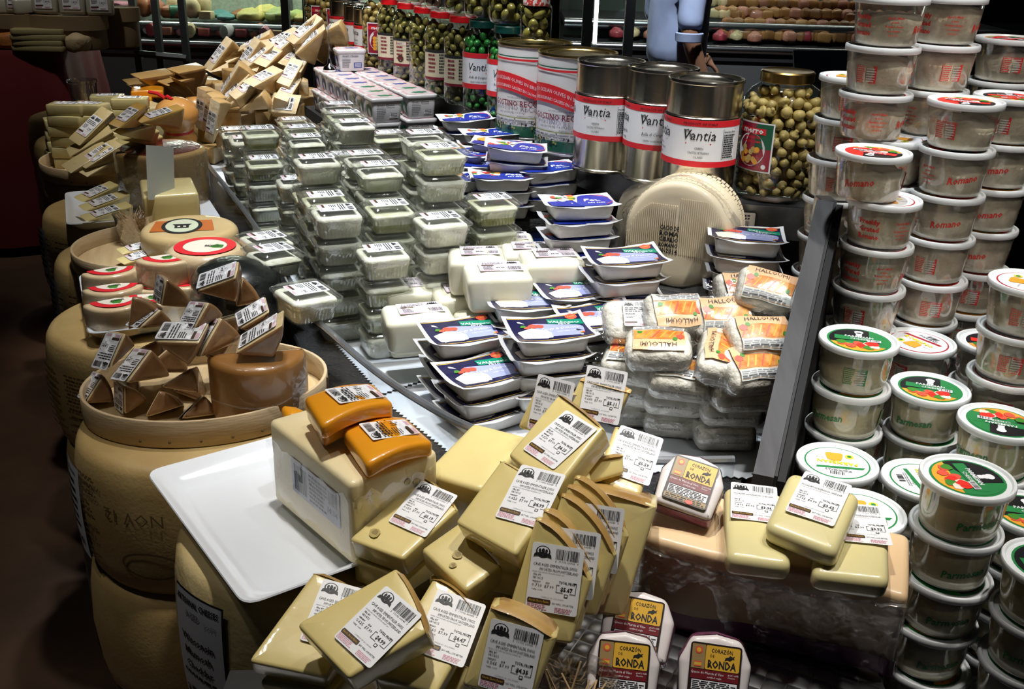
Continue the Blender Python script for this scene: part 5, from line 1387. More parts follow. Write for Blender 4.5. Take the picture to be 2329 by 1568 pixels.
# platform under them
d_ = (gb_ - ga).normalized(); n_ = V((d_.y, -d_.x, 0))
o = [ga - d_ * .05 - n_ * .07, ra - d_ * .05 + n_ * .06, rb + d_ * .12 + n_ * .06, gb_ + d_ * .14 - n_ * .07]
tag(poly_slab([(q_.x, q_.y) for q_ in o], .7525, GZ - .151, net).build('netted_riser'), 'black netted riser under the white goat cheese boxes', 'riser')
# sign holder: ball foot with a rod
p = at(*z2(778, 625), GZ + .002)
chrome = mat('chrome', (.75, .75, .76), .12, 1)
m = MB(); m.add(lathe([(0, 0), (.022, .0), (.024, .006), (.020, .016), (.010, .022), (.006, .03), (.007, .036), (.004, .042), (0, .043)], 20), chrome); root = m.build('sign_clip', None, T(p.x, p.y, GZ + .001))
m = MB(); m.add(tube([(0, 0, .03), (0, 0, .13), (-.002, 0, .20)], .003, 8), clear('clip_rod', (.9, .9, .9), .2, .7)); m.build('rod', root)
tag(root, 'chrome ball clip with clear rod standing on the goat cheese boxes', 'sign clip')
# ------------------------------------------------------------------ round tubs of grated cheese
tubp = clear('grated_tub_plastic', (.95, .95, .93), .05, .45, .10, milk=.14, milkcol=(.88, .82, .70))
grated = {'r': mat('grated_romano', (.82, .73, .55), .75, col2=(.50, .42, .29), nsc=26, bump=(60, 1, 4), lo=.42, hi=.62, vary=.08), 'p': mat('grated_parmesan', (.82, .74, .46), .75, col2=(.68, .59, .33), nsc=30, bump=(60, 1, 4), vary=.08)}
lidw = mat('tub_lid_white', (.80, .83, .84), .35, coat=.3, vary=.03)
tred = mat('tub_red', (.78, .03, .02), .45); tgr = mat('tub_green', (.02, .22, .06), .45)
yel = mat('yellow_print', (.90, .72, .05), .4)
TR, TZ = .060, .0755
def tub_r(z): return .0485 + .0070 * min(1, z / .066)
def conewrap(a0, off=.0007):
    def f(p):
        r = tub_r(p.y) + off + p.z; a = a0 + p.x / .053
        return V((r * math.cos(a), r * math.sin(a), p.y))
    return f
def nutrition(m, w, c, x):
    m.add(quad(x - .017, .018, x + .017, .046), c, None, w, False)
    m.add(quad(x - .016, .019, x - .001, .045, .0003), grated['r'] if c is tred else grated['p'], None, w, False)
    m.add(lines(x - .0155, .019, x - .0015, .045, 8, .0006, 3, .5), c, None, w, False); m.add(lines(x + .001, .020, x + .016, .044, 6, .0004, 5, .25), white_ink, None, w, False)
def tub_print(kind):
    c = tred if kind == 'r' else tgr; m = MB()
    a = -PI / 2
    nutrition(m, conewrap(a), c, .0)
    if kind == 'r':
        w = conewrap(a + 2 * PI / 3)
        for k, t in enumerate(('Freshly', 'Grated', 'Romano')): m.add(text(t, .0115, -.004, .042 - k * .0125, width=(.033, .032, .034)[k], bold=.035), c, None, w, False)
        w = conewrap(a + 2 * PI / 3 + .95)
        for k, t in enumerate(("April's Made", 'at store', 'Romano cheese', 'keep refrigerated', 'net wt 8 oz')): m.add(text(t, .0052 - (k > 2) * .001, 0, .044 - k * .0065, width=(.026, .012, .028, .020, .016)[k], shear=.25 if k < 2 else 0, bold=.02), c, None, w, False)
        big = 'Romano'
    else:
        w = conewrap(a + 2 * PI / 3)
        m.add(lines(-.017, .022, .017, .044, 5, 0, 6, .3), c, None, w, False)
        big = 'Parmesan'
    w = conewrap(a + 4 * PI / 3)
    m.add(text(big, .0165, 0, 0, width=.050 if kind == 'r' else .058, shear=.3, bold=.02), c, None, lambda p: w(T(0, .026, 0) @ RZ(rad(10)) @ p), False)
    return m.mesh('tub_print', 60)
def lid_art(kind):
    m = MB(); z = 0
    def A_(vf, mt, dz=0): m.add(([(p[0], p[1], p[2] + dz) for p in vf[0]], vf[1]), mt, None, None, False)
    R_ = .0475
    def half(a0, a1, mt, dz, r=R_ * .93): A_(flat([(r * math.cos(a0 + (a1 - a0) * i / 14), r * math.sin(a0 + (a1 - a0) * i / 14)) for i in range(15)]), mt, dz)
    if kind in ('pg', 'rr'):
        c = tgr if kind == 'pg' else tred
        A_(flat(circle(R_, 32)), c if kind == 'pg' else white_ink)
        half(rad(20), rad(200), black, .0003); half(rad(-70), rad(70), c, .0004) if kind == 'pg' else half(rad(-60), rad(80), tred, .0004)
        half(rad(200), rad(330), orange_p, .0005)
        A_(quad(-.036, -.004, .036, .012), c if kind == 'pg' else tred, .0007)
        q_ = random.Random(5)
        for i in range(12): A_(shift(flat(blob(.008, 8, i)), q_.uniform(-.026, .026), -.012 - q_.random() * .018), (tomato, tred, leaf_p, tomato, cream, tred)[i % 6], .001 + i * .00005)
        A_(text('PARMESAN' if kind == 'pg' else 'ROMANO', .009, 0, .0065, width=.042, bold=.02), white_ink, .0016); A_(text('CHEESE', .0075, 0, -.002, width=.026, bold=.01), white_ink, .0016)
        A_(shift(flat(circle(.0052, 10)), .0, .024), white_ink, .0012); A_(shift(flat(circle(.006, 10, .007)), .0, .030), white_ink, .0012); A_(quad(-.0045, .014, .0045, .020), white_ink, .0012)
        A_(quad(.012, -.006, .032, .003), white_ink, .0018); A_(bars(.013, -.005, .031, .002, 0, 12, 3), ink, .002)
    else:
        c = tgr if kind == 'pw' else mat('lid_maroon', (.42, .02, .03), .4)
        A_(flat(circle(R_, 32)), c); A_(flat(circle(R_ * .95, 32)), white_ink, .0003)
        A_(flat([(-.040, .006), (.030, .016), (.030, .022), (-.036, .013)]), c, .0006)
        A_(text('PARMESAN' if kind == 'pw' else 'ROMANO', .012, 0, -.003, width=.058, bold=.03), yel, .0012); A_(text('cheese', .009, -.006, .0155, width=.022, shear=.2), c if kind == 'pw' else white_ink, .0012)
        A_(shift(flat(fillet([(-.014, -.014), (.014, -.012), (.010, .010), (-.010, .012)], .006, 3)), .004, -.016), orange_p, .0009); A_(shift(flat(circle(.0065, 12)), -.018, -.022), yel, .001); A_(shift(flat(circle(.0035, 10)), -.018, -.022), tgr, .0012)
        A_(text('Grated', .006, .026, -.012, width=.014), grey_ink, .001); A_(bars(-.010, .028, .012, .037, 0, 14, 3), ink, .001); A_(lines(-.02, .021, .02, .027, 2, 0, 3), grey_ink, .001)
    return m.mesh('lid_art', 60)
TPR = {k: tub_print(k) for k in 'rp'}; LART = {k: lid_art(k) for k in ('pg', 'pw', 'rr', 'rm')}
m = MB(); m.add(lathe([(0, .0008), (.044, .0008), (.0475, .002), (tub_r(.006), .006), (tub_r(.03), .03), (tub_r(.066), .066), (.0565, .0665), (.0565, .069)], 40), tubp); TUBM = m.mesh('cheese_tub', 40)
m = MB(); m.add(lathe([(.0572, .0655), (.0592, .0655), (.0600, .067), (.0600, .0735), (.0590, .0755), (.0555, .0755), (.0535, .0725), (0, .0722)], 40), lidw); LIDM = m.mesh('lid', 40)
INM = {}
for k in 'rp':
    for v in range(3):
        q_ = .046 + .006 * v; m = MB()
        def rag(p, v=v, q_=q_):
            if p.z > q_ - .014: return V((p.x, p.y, p.z + .010 * noise.noise(V((p.x, p.y, v * .3)) * 34)))
            return p
        m.add(lathe([(0, .002), (.043, .002), (.0468, .004), (tub_r(.02) - .0015, .02), (tub_r(q_) - .0015, q_ - .012), (tub_r(q_) - .0018, q_ - .004), (.048, q_), (.03, q_ + .003), (0, q_ + .003)], 36), grated[k], None, rag); INM[k, v] = m.mesh('grated_cheese', 60)
def tub(x, y, z, kind, art, yaw, label, v=None):
    root = ob('cheese_tub', TUBM, None, T(x, y, z) @ RZ(rad(yaw)))
    ob('grated_cheese', INM[kind, RD.randint(0, 2) if v is None else v], root); ob('lid', LIDM, root)
    if art: ob('lid_label', LART[art], root, T(0, 0, .0726) @ RZ(rad(RD.uniform(0, 360) if isinstance(art, str) and yaw % 1 else 0)))
    ob('side_print', TPR[kind], root)
    return tag(root, label, 'cheese tub', 'romano tubs' if kind == 'r' else 'parmesan tubs')
YW = {'nut': 0, 'fresh': -120, 'big': 120}
STK = []
def tstack(*a, **k): STK.append([a, k])
def tplace(p, z, n0, px, py, ztop, n, kind, arts, faces, lb, lean=(0, 0), lidrot=None):
    n = n0; va = math.degrees(math.atan2(p.y, p.x)) - 90
    for k in range(min(n, n0)):
        zz = z - (k + 1) * TZ
        face = faces[k % len(faces)]
        art = arts[k] if k < len(arts) else arts[-1]
        off = (lean[0] * k + RD.uniform(-.002, .002) * (k > 0), lean[1] * k + RD.uniform(-.002, .002) * (k > 0))
        if 1.2 < p.y < 1.75 and zz < .885 + (p.y - 1.245) * .615 + .03: off = (max(off[0], .345 + (p.y - 1.245) * .3736 + .048 + .067 - p.x), off[1])
        yaw = va + YW[face[0]] + face[1] + .001
        if k == 0 and lidrot is not None: yaw += 0
        o = tub(p.x + off[0], p.y + off[1], zz + .0002, kind, art, yaw, f'{"top" if k == 0 else ORD[k] + " from top"} {"romano" if kind == "r" else "parmesan"} tub, {lb}')
        for ch in o.children:
            if ch.name.startswith('lid_label'): ch.rotation_euler = (0, 0, rad((lidrot if k == 0 and lidrot is not None else RD.uniform(0, 360)) - yaw + va))
F = lambda s, d=0: (s, d)
tstack(2030, -8, 1.49, 11, 'r', ['rm'], [F('fresh', -42), F('nut', -22), F('fresh', -42), F('big', 5), F('fresh', 0), F('nut', 0)], 'tall back stack next to the bread case')
tstack(2187, -6, 1.49, 11, 'r', ['rr'], [F('fresh', -40), F('nut', 24), F('big', 30), F('nut', 0), F('big', 0)], 'second tall back stack')
tstack(2300, 85, 1.42, 10, 'r', ['rr'], [F('nut', 12), F('big', 40), F('nut', -10)], 'tall back stack at the right frame edge')
tstack(1988, 342, 1.27, 8, 'r', ['rr', 'rm', 'rm'], [F('big', -16), F('fresh', -14), F('fresh', -34), F('nut', -18), F('big', -30), F('nut', 0)], 'leftmost front romano stack by the steel bar', lidrot=170)
tstack(2185, 222, 1.345, 9, 'r', ['rr'], [F('nut', -26), F('big', 22), F('big', 8), F('nut', -12), F('nut', 10), F('big', 20), F('fresh', 20)], 'middle front romano stack', lidrot=180)
tstack(2290, 216, 1.345, 9, 'r', ['rr'], [F('nut', -10), F('big', -4), F('big', 4), F('big', -8), F('nut', 0)], 'right front romano stack', lidrot=10)
tstack(2345, 640, 1.10, 5, 'r', ['rm'], [F('nut', 0)], 'stack cut off by the right frame edge')
tstack(1940, 172, 1.35, 9, 'r', ['rm'], [F('nut', 0)], 'stack half hidden behind the leftmost ones')
tstack(2090, 772, .98, 4, 'r', ['rm'], [F('nut', -28), F('fresh', 30)], 'white lidded stack with orange picture', lidrot=-40)
tstack(2262, 778, 1.0, 4, 'r', ['rr'], [F('big', -8), F('nut', 0)], 'stack with red pictured lid', lidrot=8)
tstack(1925, 775, 1.018, 5, 'p', ['pg', 'pg', 'pw'], [F('nut', 4), F('big', -34), F('nut', 0)], 'stack by the steel bar with green pictured lid', lidrot=4)
tstack(2085, 880, .944, 4, 'p', ['pg'], [F('big', -16), F('big', -20)], 'middle stack with green pictured lid', lidrot=4)
tstack(2247, 962, .944, 4, 'p', ['pg'], [F('big', -36), F('nut', 20)], 'stack with green lid turned upside down', lidrot=186)
tstack(1887, 1052, .868, 3, 'p', ['pw'], [F('big', 20), F('nut', 0)], 'low stack with flat white lid behind the long block', lidrot=186)
tstack(2068, 1080, .868, 3, 'p', ['pw'], [F('big', 20), F('nut', 0)], 'low white lidded stack in the middle', lidrot=112)
tstack(1988, 1165, .868, 3, 'p', ['pw'], [F('big', 20), F('nut', 0)], 'low white lidded stack hidden by the ivory cheddar', lidrot=190)
tstack(2213, 1082, .944, 5, 'p', ['pg', 'pw', 'pg'], [F('big', 32), F('big', 26), F('big', 18), F('big', 24)], 'foremost stack with large green lid', lidrot=-58)
tstack(2335, 1165, .868, 3, 'p', ['pg'], [F('big', 0), F('nut', 0)], 'low green lidded stack at the right frame edge', lidrot=20)
tstack(2352, 1265, .868, 4, 'p', ['pg'], [F('big', 14), F('big', 0)], 'dim stack in the lower right corner', lidrot=30)
tstack(2180, 1300, .79, 2, 'p', ['pw'], [F('big', 0)], 'dim pair behind the foremost stack')  if False else None

sol = []
for a, k in STK:
    base = .6655 if a[3 + 1] == 'r' and a[2] > 1.02 or a[1] in (772, 778) else .5665
    n0 = max(1, round((a[2] - base) / TZ)); z = base + n0 * TZ
    p = at(a[0], a[1], z); sol.append([p, z, n0])
for it in range(80):
    for i in range(len(sol)):
        p = sol[i][0]
        bx = .345 + (p.y - 1.245) * .3736 + .045 / math.cos(.36) + .067 if 1.2 < p.y < 1.75 else .47 + .0608 * 0
        if p.x < bx and sol[i][1] < 1.1: p.x += (bx - p.x) * .6
        for j in range(i):
            q = sol[j][0]; d = V((p.x - q.x, p.y - q.y)); l = d.length
            if l < .1212:
                d = d.normalized() * (.1212 - l) * .5; p.x += d.x; p.y += d.y; q.x -= d.x; q.y -= d.y
for (a, k), (p, z, n0) in zip(STK, sol): tplace(p, z, n0, *a, **k)
# ------------------------------------------------------------------ the row of big wheels on the left and what stands on them
parm_rind = mat('wheel_rind', (.50, .36, .15), .5, col2=(.38, .25, .09), nsc=7, ndet=5, bump=(160, .12), coat=.25, crough=.3)
ched_rind = mat('pale_wheel_rind', (.62, .50, .25), .55, col2=(.52, .39, .17), nsc=6, ndet=5, bump=(60, .4), coat=.15, crough=.3)
beech = mat('beech_wood', (.62, .48, .30), .5, col2=(.50, .36, .20), nsc=10, stretch=(1, 1, 7), bump=(40, .15))
beech_in = mat('beech_bottom', (.66, .50, .28), .5, col2=(.55, .39, .2), nsc=8, stretch=(6, .6, 1))
china = mat('white_tray', (.86, .91, .98), .16, coat=.5, spec=.6)
emboss = mat('rind_ink', (.16, .10, .04), .7)
WH = [(-.275, 1.227), (-.538, 1.540), (-.775, 1.975), (-.945, 2.41), (-1.155, 2.82), (-1.335, 3.24), (-1.58, 3.72), (-1.80, 4.16)]
WD = ['nearest, under the empty white tray', 'second, under the basket of brown wedges', 'third, under the tray of red labelled cheeses', 'fourth, under the round wooden tray', 'fifth, under the tray of yellow slices', 'sixth, under the basket of speckled wedges', 'seventh, under the stack of cream blocks', 'last, under the dark brown wedges']
def big_wheel(x, y, z, R_, h, mt, label, low=False, yaw=0, dotted=True):
    prof = [(0, 0), (R_ * .84, 0), (R_ * .91, .004), (R_ * .945, .016), (R_ * .975, .05), (R_, h * .5), (R_ * .975, h - .05), (R_ * .945, h - .016), (R_ * .91, h - .004), (R_ * .86, h), (R_ * .4, h + .001), (0, h + .001)]
    m = MB(); m.add(lathe(prof, 64), mt, None, wob(.003, 7, x * 10)); root = m.build('cheese_round', None, T(x, y, z) @ RZ(rad(yaw)), 50)
    return tag(root, label, 'cheese wheel', 'big cheese wheels on the floor row')
for i, (x, y) in enumerate(WH):
    for lay in range(2):
        lb = f'big {"pale" if i == 0 else "tan"} cheese wheel, {WD[i]}' if lay == 0 else f'lower big cheese wheel of the {ORD[i]} pair from the front'
        big_wheel(x + RD.uniform(-.012, .012) * lay, y, .80 - .2405 - lay * .2425, .204 if i else .2, .24, ched_rind if i == 0 else parm_rind, lb)
for i, (x, y) in enumerate(WH):
    if 1:
        m = MB(); m.add(rprism(circle(.19, 28), .31, .01), black); tag(m.build('wheel_plinth', None, T(x, y, .004)), f'black round plinth beneath the {ORD[i]} wheel pair from the front', 'plinth', None)
# marks pressed into the rind of the second wheel, upside down
wl = [o for o in bpy.data.objects if o.name.startswith('cheese_round')]
def on_wheel(i, lay, prints, name, zc=.12, off=.003):
    x, y = WH[i]; root = [o for o in wl if abs(o.location.x - x) < .02 and abs(o.location.y - y) < .02]
    root.sort(key=lambda o: -o.location.z); root = root[lay]
    R_ = .204 if i else .2; m = MB(); va = math.atan2(-y, -x)
    def w(p):
        zz = zc + p.y; r = R_ * (.945 + .055 * math.sqrt(max(0, 1 - ((zz - .12) / .112) ** 2)))
        a = va + p.x / R_; return V(((r + off + p.z) * math.cos(a), (r + .0012 + p.z) * math.sin(a), zz))
    prints(lambda vf, mt, dz=0: m.add(vf, mt, None, lambda p: w(p + V((0, 0, dz))), False))
    return m.build(name, root, None, 60)
def flip(vf): return [(-p[0], -p[1], p[2]) for p in vf[0]], vf[1]
def nov(A_):
    A_(flip(text('NOV 12', .032, .118, -.045, width=.105, bold=.0)), emboss)
    A_(flip(text('PARMIGIANO', .014, .215, -.075, width=.07)), emboss); A_(flip(text('CONSORZIO', .014, .220, -.055, width=.07)), emboss); A_(flip(text('CONSORZIO', .02, -.03, -.02, width=.10, shear=.1)), emboss)
    A_(([(-.005 + .052 * math.cos(a) - .09, -.052 + .026 * math.sin(a), 0) for a in [2 * PI * i / 28 for i in range(28)]] + [(-.005 + .047 * math.cos(a) - .09, -.052 + .022 * math.sin(a), 0) for a in [2 * PI * i / 28 for i in range(28)]], [(i, (i + 1) % 28, 28 + (i + 1) % 28, 28 + i) for i in range(28)]), emboss)
    for r in range(4):
        A_(lines(-.29, -.08 + r * .045, -.19, -.045 + r * .045, 3, 0, r, .3), emboss); A_(lines(.1, -.02 + r * .03, .2, .0 + r * .03, 2, 0, r + 9, .35), emboss)
on_wheel(1, 0, nov, 'pressed_marks')
for i in (2, 3, 4, 5):
    on_wheel(i, 0, lambda A_: [A_(lines(-.28 + k * .09, -.07, -.21 + k * .09, .07, 9, 0, k, .3), emboss) for k in range(6)], 'pressed_marks')
def sheet(x0, x1, y0, y1, z=0, nx=8, ny=10):
    vs = [(x0 + (x1 - x0) * i / nx, y0 + (y1 - y0) * j / ny, z) for j in range(ny + 1) for i in range(nx + 1)]
    return vs, [(j * (nx + 1) + i, j * (nx + 1) + i + 1, (j + 1) * (nx + 1) + i + 1, (j + 1) * (nx + 1) + i) for j in range(ny) for i in range(nx)]
def sign_mammoth(A_):
    c = -.178; w_, h_ = .050, .112
    A_(sheet(c - w_, c + w_, -h_, h_, .0003), ink); A_(sheet(c - w_ + .0025, c + w_ - .0025, -h_ + .0025, h_ - .0025, .0010), mat('sign_paper', (.62, .64, .68), .4))
    A_(text('ARTISANAL CHEESES', .0125, c, h_ - .018, width=.086, bold=.03), ink, .0018); A_(text('AGED', .0135, c - .006, h_ - .036, width=.030, bold=.02), grey_ink, .0020); A_(text('SOFT', .011, c + .028, h_ - .040, width=.022), grey_ink, .0020)
    for k, t in enumerate(('Wisconsin', 'Mamoth', 'Cheddar')): A_(text(t, .0165, c, .036 - k * .022, width=(.066, .056, .056)[k], bold=.02), ink, .0020)
    A_(lines(c - .036, -.024, c + .036, -.014, 1, 0, 4, .5), ink, .0020)
    A_(text('$', .018, c - .036, -.060, bold=.02), ink, .0020); A_(text('7', .046, c - .016, -.078, width=.02, bold=.03), ink, .0020); A_(text('99', .030, c + .018, -.066, width=.034, bold=.03), ink, .0020); A_(text('LB', .008, c + .018, -.078), ink, .0020)
on_wheel(0, 0, sign_mammoth, 'paper_sign', .105, .007)
def sign_small(A_):
    c = -.268; w_, h_ = .035, .085
    A_(sheet(c - w_, c + w_, -h_, h_, .0003), mat('sign_paper', (.62, .64, .68), .4)); A_(text('ARTISANAL', .009, c, h_ - .014, width=.05, bold=.02), ink, .0016)
    A_(lines(c - .028, -.03, c + .028, h_ - .02, 6, 0, 6), ink, .0016); A_(text('$9.99', .024, c, -.062, width=.05, bold=.03), ink, .0016)
for i in (1, 3, 4): on_wheel(i, 0, sign_small, 'paper_sign', .12, .007)

def tray(A, B, D, z, label, h=.030, wall=.042):
    """square white tray with sloping sides; A, B, D are rim corners, z the height of its foot"""
    X, lx, ly, ln = frame(V((A.x, A.y, z)), V((B.x, B.y, z)), V((D.x, D.y, z)))
    m = MB(); rings = []
    for d, zz in [(wall * .86, 0), (wall * .5, .010), (.004, h - .004), (0, h - .002), (.001, h), (.006, h - .001), (wall * .55, .0135), (wall * .9, .0045), (wall, .0035)]:
        rings.append([(x + lx / 2, y + ly / 2, zz) for x, y in rrect(lx - 2 * d, ly - 2 * d, .024, 5)])
    m.add(loft(rings), china); return tag(m.build('white_tray', None, X, 60), label, 'tray')
A, B, D = at(330, 1072, .832), at(555, 1378, .832), at(640, 968, .832)
D = A + (D - A).normalized() * .335
tray(A, B, D, .802, 'empty square white tray on the nearest wheel', .030)
m = MB(); q_ = random.Random(3)
def basket(x, y, z, R_, h, label, th=.006, oval=1):
    m = MB(); OV = RZ(rad(19)) @ S(1, oval, 1); m.add(lathe([(R_ - th, .004), (R_ - th, h), (R_ - th + .001, h + .001), (R_ - .001, h + .001), (R_, h), (R_, .001), (R_ - .001, 0), (R_ - th, 0)], 64), beech); root = m.build('wooden_tray', None, T(x, y, z) @ OV, 50)
    m = MB(); m.add(lathe([(0, .001), (R_ - th - .0004, .001), (R_ - th - .0004, .004), (0, .004)], 48), beech_in); m.build('tray_bottom', root)
    m = MB(); va = math.atan2(-y, -x) + 1.0; m.add(box(-.003, .003, -.0016, .0016, .002, h - .004), mat('lap_seam', (.12, .07, .03), .6), RZ(va) @ T(R_ + .001, 0, 0) @ RZ(PI / 2)); m.build('lap_joint', root)
    for k in range(9):
        m = MB(); a = va - 1.9 + k * .24; m.add(lathe([(0, .0016), (.0022, .001), (.0026, 0)], 8), emboss, RZ(a) @ T(R_, 0, .010) @ RY(PI / 2)); m.build('tack', root)
    return tag(root, label, 'wooden tray')
pb = at(435, 868, .846)
basket(pb.x + .024, pb.y + .012, .802, .206, .046, 'round wooden tray heaped with brown rinded wedges', oval=.80)

# --- wedges
paste = mat('ivory_paste', (.74, .60, .34), .45, coat=.6, crough=.1, col2=(.66, .50, .26), nsc=10, cbump=(24, .5, 3), vary=.05); brown = mat('brown_rind', (.17, .075, .024), .5, coat=.65, crough=.12, col2=(.30, .16, .06), nsc=14, ndet=5, bump=(40, .3), cbump=(22, .7, 3), vary=.08)
tan_p = mat('grana_paste', (.84, .70, .46), .5, coat=.55, crough=.12, col2=(.76, .60, .36), nsc=16, bump=(60, .5), cbump=(24, .5, 3), vary=.05); tan_r = mat('grana_rind', (.62, .42, .18), .5, coat=.5, crough=.15, col2=(.48, .30, .11), nsc=16, bump=(60, .4), vary=.06)
def paint(m, i0, fn):
    for i in range(i0, len(m.f)):
        f = m.f[i]; c = sum((m.v[j] for j in f), V((0, 0, 0))) / len(f)
        n = (m.v[f[1]] - m.v[f[0]]).cross(m.v[f[-1]] - m.v[f[0]]) if len(f) > 3 else (m.v[f[1]] - m.v[f[0]]).cross(m.v[f[2]] - m.v[f[0]])
        n = n.normalized() if n.length > 0 else V((0, 0, 1))
        r = fn(c, n)
        if r: m.m[i] = r
WM = {}
def wedge_mesh(L, ang, h, apex, mp, mr, cut=0, b=.004):
    key = (round(L, 3), round(ang, 2), round(h, 3), apex, mp.name, mr.name, cut)
    if key in WM: return WM[key]
    n = 7
    arc = [(L * math.cos(ang * i / n), L * math.sin(ang * i / n)) for i in range(n + 1)]
    o = [(cut, 0)] + arc + ([(cut * math.cos(ang), cut * math.sin(ang))] if cut else [])
    if apex == 'R': o = [(L - x, y) for x, y in reversed(o)]
    of = fillet(o, [.003] * len(o), 2)
    m = MB(); m.add(rprism(of, h, b, 2, mid=1, rings=3), mp, None, wob(.0016, 22, L * 99 + ang))
    ax = V((L, 0)) if apex == 'R' else V((0, 0))
    def col(c, n_):
        if abs(n_.z) > .6: return mr
        d = V((c.x, c.y)) - ax
        if d.length > L * .93 and d.length > 0 and n_.to_2d().dot(d.normalized()) > .7: return mr
    paint(m, 0, col)
    for i in range(len(m.v)): p = m.v[i]; m.v[i] = V((p.x, p.z, -p.y))
    WM[key] = m.mesh('cheese_wedge', 45); return WM[key]
def wedge_frame(X, L, h, ang, apex, label, name='cheese_wedge', mp=None, mr=None, tk=None, group=None, cut=0, tw=None, th=None, kind='wedge'):
    root = ob(name, wedge_mesh(L, ang, h, apex, mp or paste, mr or brown, cut), None, X)
    if tk:
        tw = tw or min(.076, L * .78); th_ = th or min(.05, h * .8)
        me = ticket(kind, tk, full=False, w=th_, h=tw)
        ob('price_label', me, root, T(L * .5, h * .5, .0016) @ RZ(rad(-90)))
    return tag(root, label, 'cheese', group)
def WG(a, b, c, za, zb, zc, ang, apex, label, tk='$6.87', zf=zL, Lmin=.095, hmin=.05, e=72, s=-1, n=None, **k):
    """a wedge whose labelled cut face has its near lower edge on the pixels a-b; e is how far that face looks upwards, s the side of a-b it looks to"""
    A, B = at(*zf(*a), za), at(*zf(*b), zb)
    x = B - A; lx = x.length; x.normalize()
    if n is None:
        sd = V((-x.y, x.x, 0)).normalized() * s; n = sd * math.cos(rad(e)) + V((0, 0, 1)) * math.sin(rad(e))
    n = V(n); n = (n - x * n.dot(x)).normalized(); y = n.cross(x)
    X = MX(((x.x, y.x, n.x, A.x), (x.y, y.y, n.y, A.y), (x.z, y.z, n.z, A.z), (0, 0, 0, 1)))
    L = min(max(lx, Lmin), Lmin * 1.25)
    return wedge_frame(X, L, hmin, rad(ang), apex, label, tk=tk, **k)
zK = zoomer(160, 580, 2.084)
def TRI(a, b, c, n, zA, label, tk=None, h=.056):
    """a wedge by the three corners of the rind face turned to us; the ticketed cut face runs back from the edge a-b"""
    A = at(*zK(*a), zA); n = V(n).normalized()
    def on(q):
        d = ray(*zK(*q)); return EYE + d * ((A - EYE).dot(n) / d.dot(n))
    B, C_ = on(b), on(c); x = (B - A).normalized(); y = n.cross(x)
    X = MX(((x.x, y.x, n.x, A.x), (x.y, y.y, n.y, A.y), (x.z, y.z, n.z, A.z), (0, 0, 0, 1)))
    lx = (B - A).length; cx, cy = (C_ - A).dot(x), (C_ - A).dot(y)
    P0, P1, P2 = V((0, 0)), V((lx, 0)), V((cx, cy)); arc = []
    out = (P1 + P2) / 2; bl = (P1 - P2).length
    for i in range(1, 6):
        t = i / 6; q = P1 + (P2 - P1) * t + out.normalized() * bl * .34 * t * (1 - t); arc.append(tuple(q))
    o = [(0, 0), (lx, 0)] + arc + [(cx, cy)]
    if cy < 0: o = o[::-1]
    m = MB(); seed = int(lx * 9999) % 70
    m.add(rprism(fillet(o, .004, 2), h, .005, 2, mid=1, rings=3), paste, T(0, 0, -h), wob(.0018, 24, seed))
    sg = 1 if cy > 0 else -1
    def col(cc, nn):
        if abs(nn.z) > .55: return brown
        if nn.y * sg < -.7: return None
        e2 = V((cx, cy)).normalized(); p2 = V((e2.y, -e2.x)) * -sg
        if nn.to_2d().dot(p2) > .8: return None
        return brown
    paint(m, 0, col)
    root = m.build('cheese_wedge', None, X, 50)
    if tk:
        ob('price_label', ticket('wedge', tk, full=False, w=h * .82, h=min(.074, lx * .92)), root, T(lx * .5, -sg * .0022, -h * .5) @ RX(PI / 2 * sg) @ RZ(rad(-90 * sg)))
        m = MB(); m.add(loft([[(lx * (i / 8) * 1.02, -sg * (.003 + .0015 * math.sin(i * 2.1 + k * 2 + seed)), -h * k / 4 + .002) for i in range(9)] for k in range(5)], False, False, False), film_l, None, wob(.002, 70, seed)); m.build('loose_film', root)
    return tag(root, label, 'cheese', 'brown rinded wedges in the wooden tray')
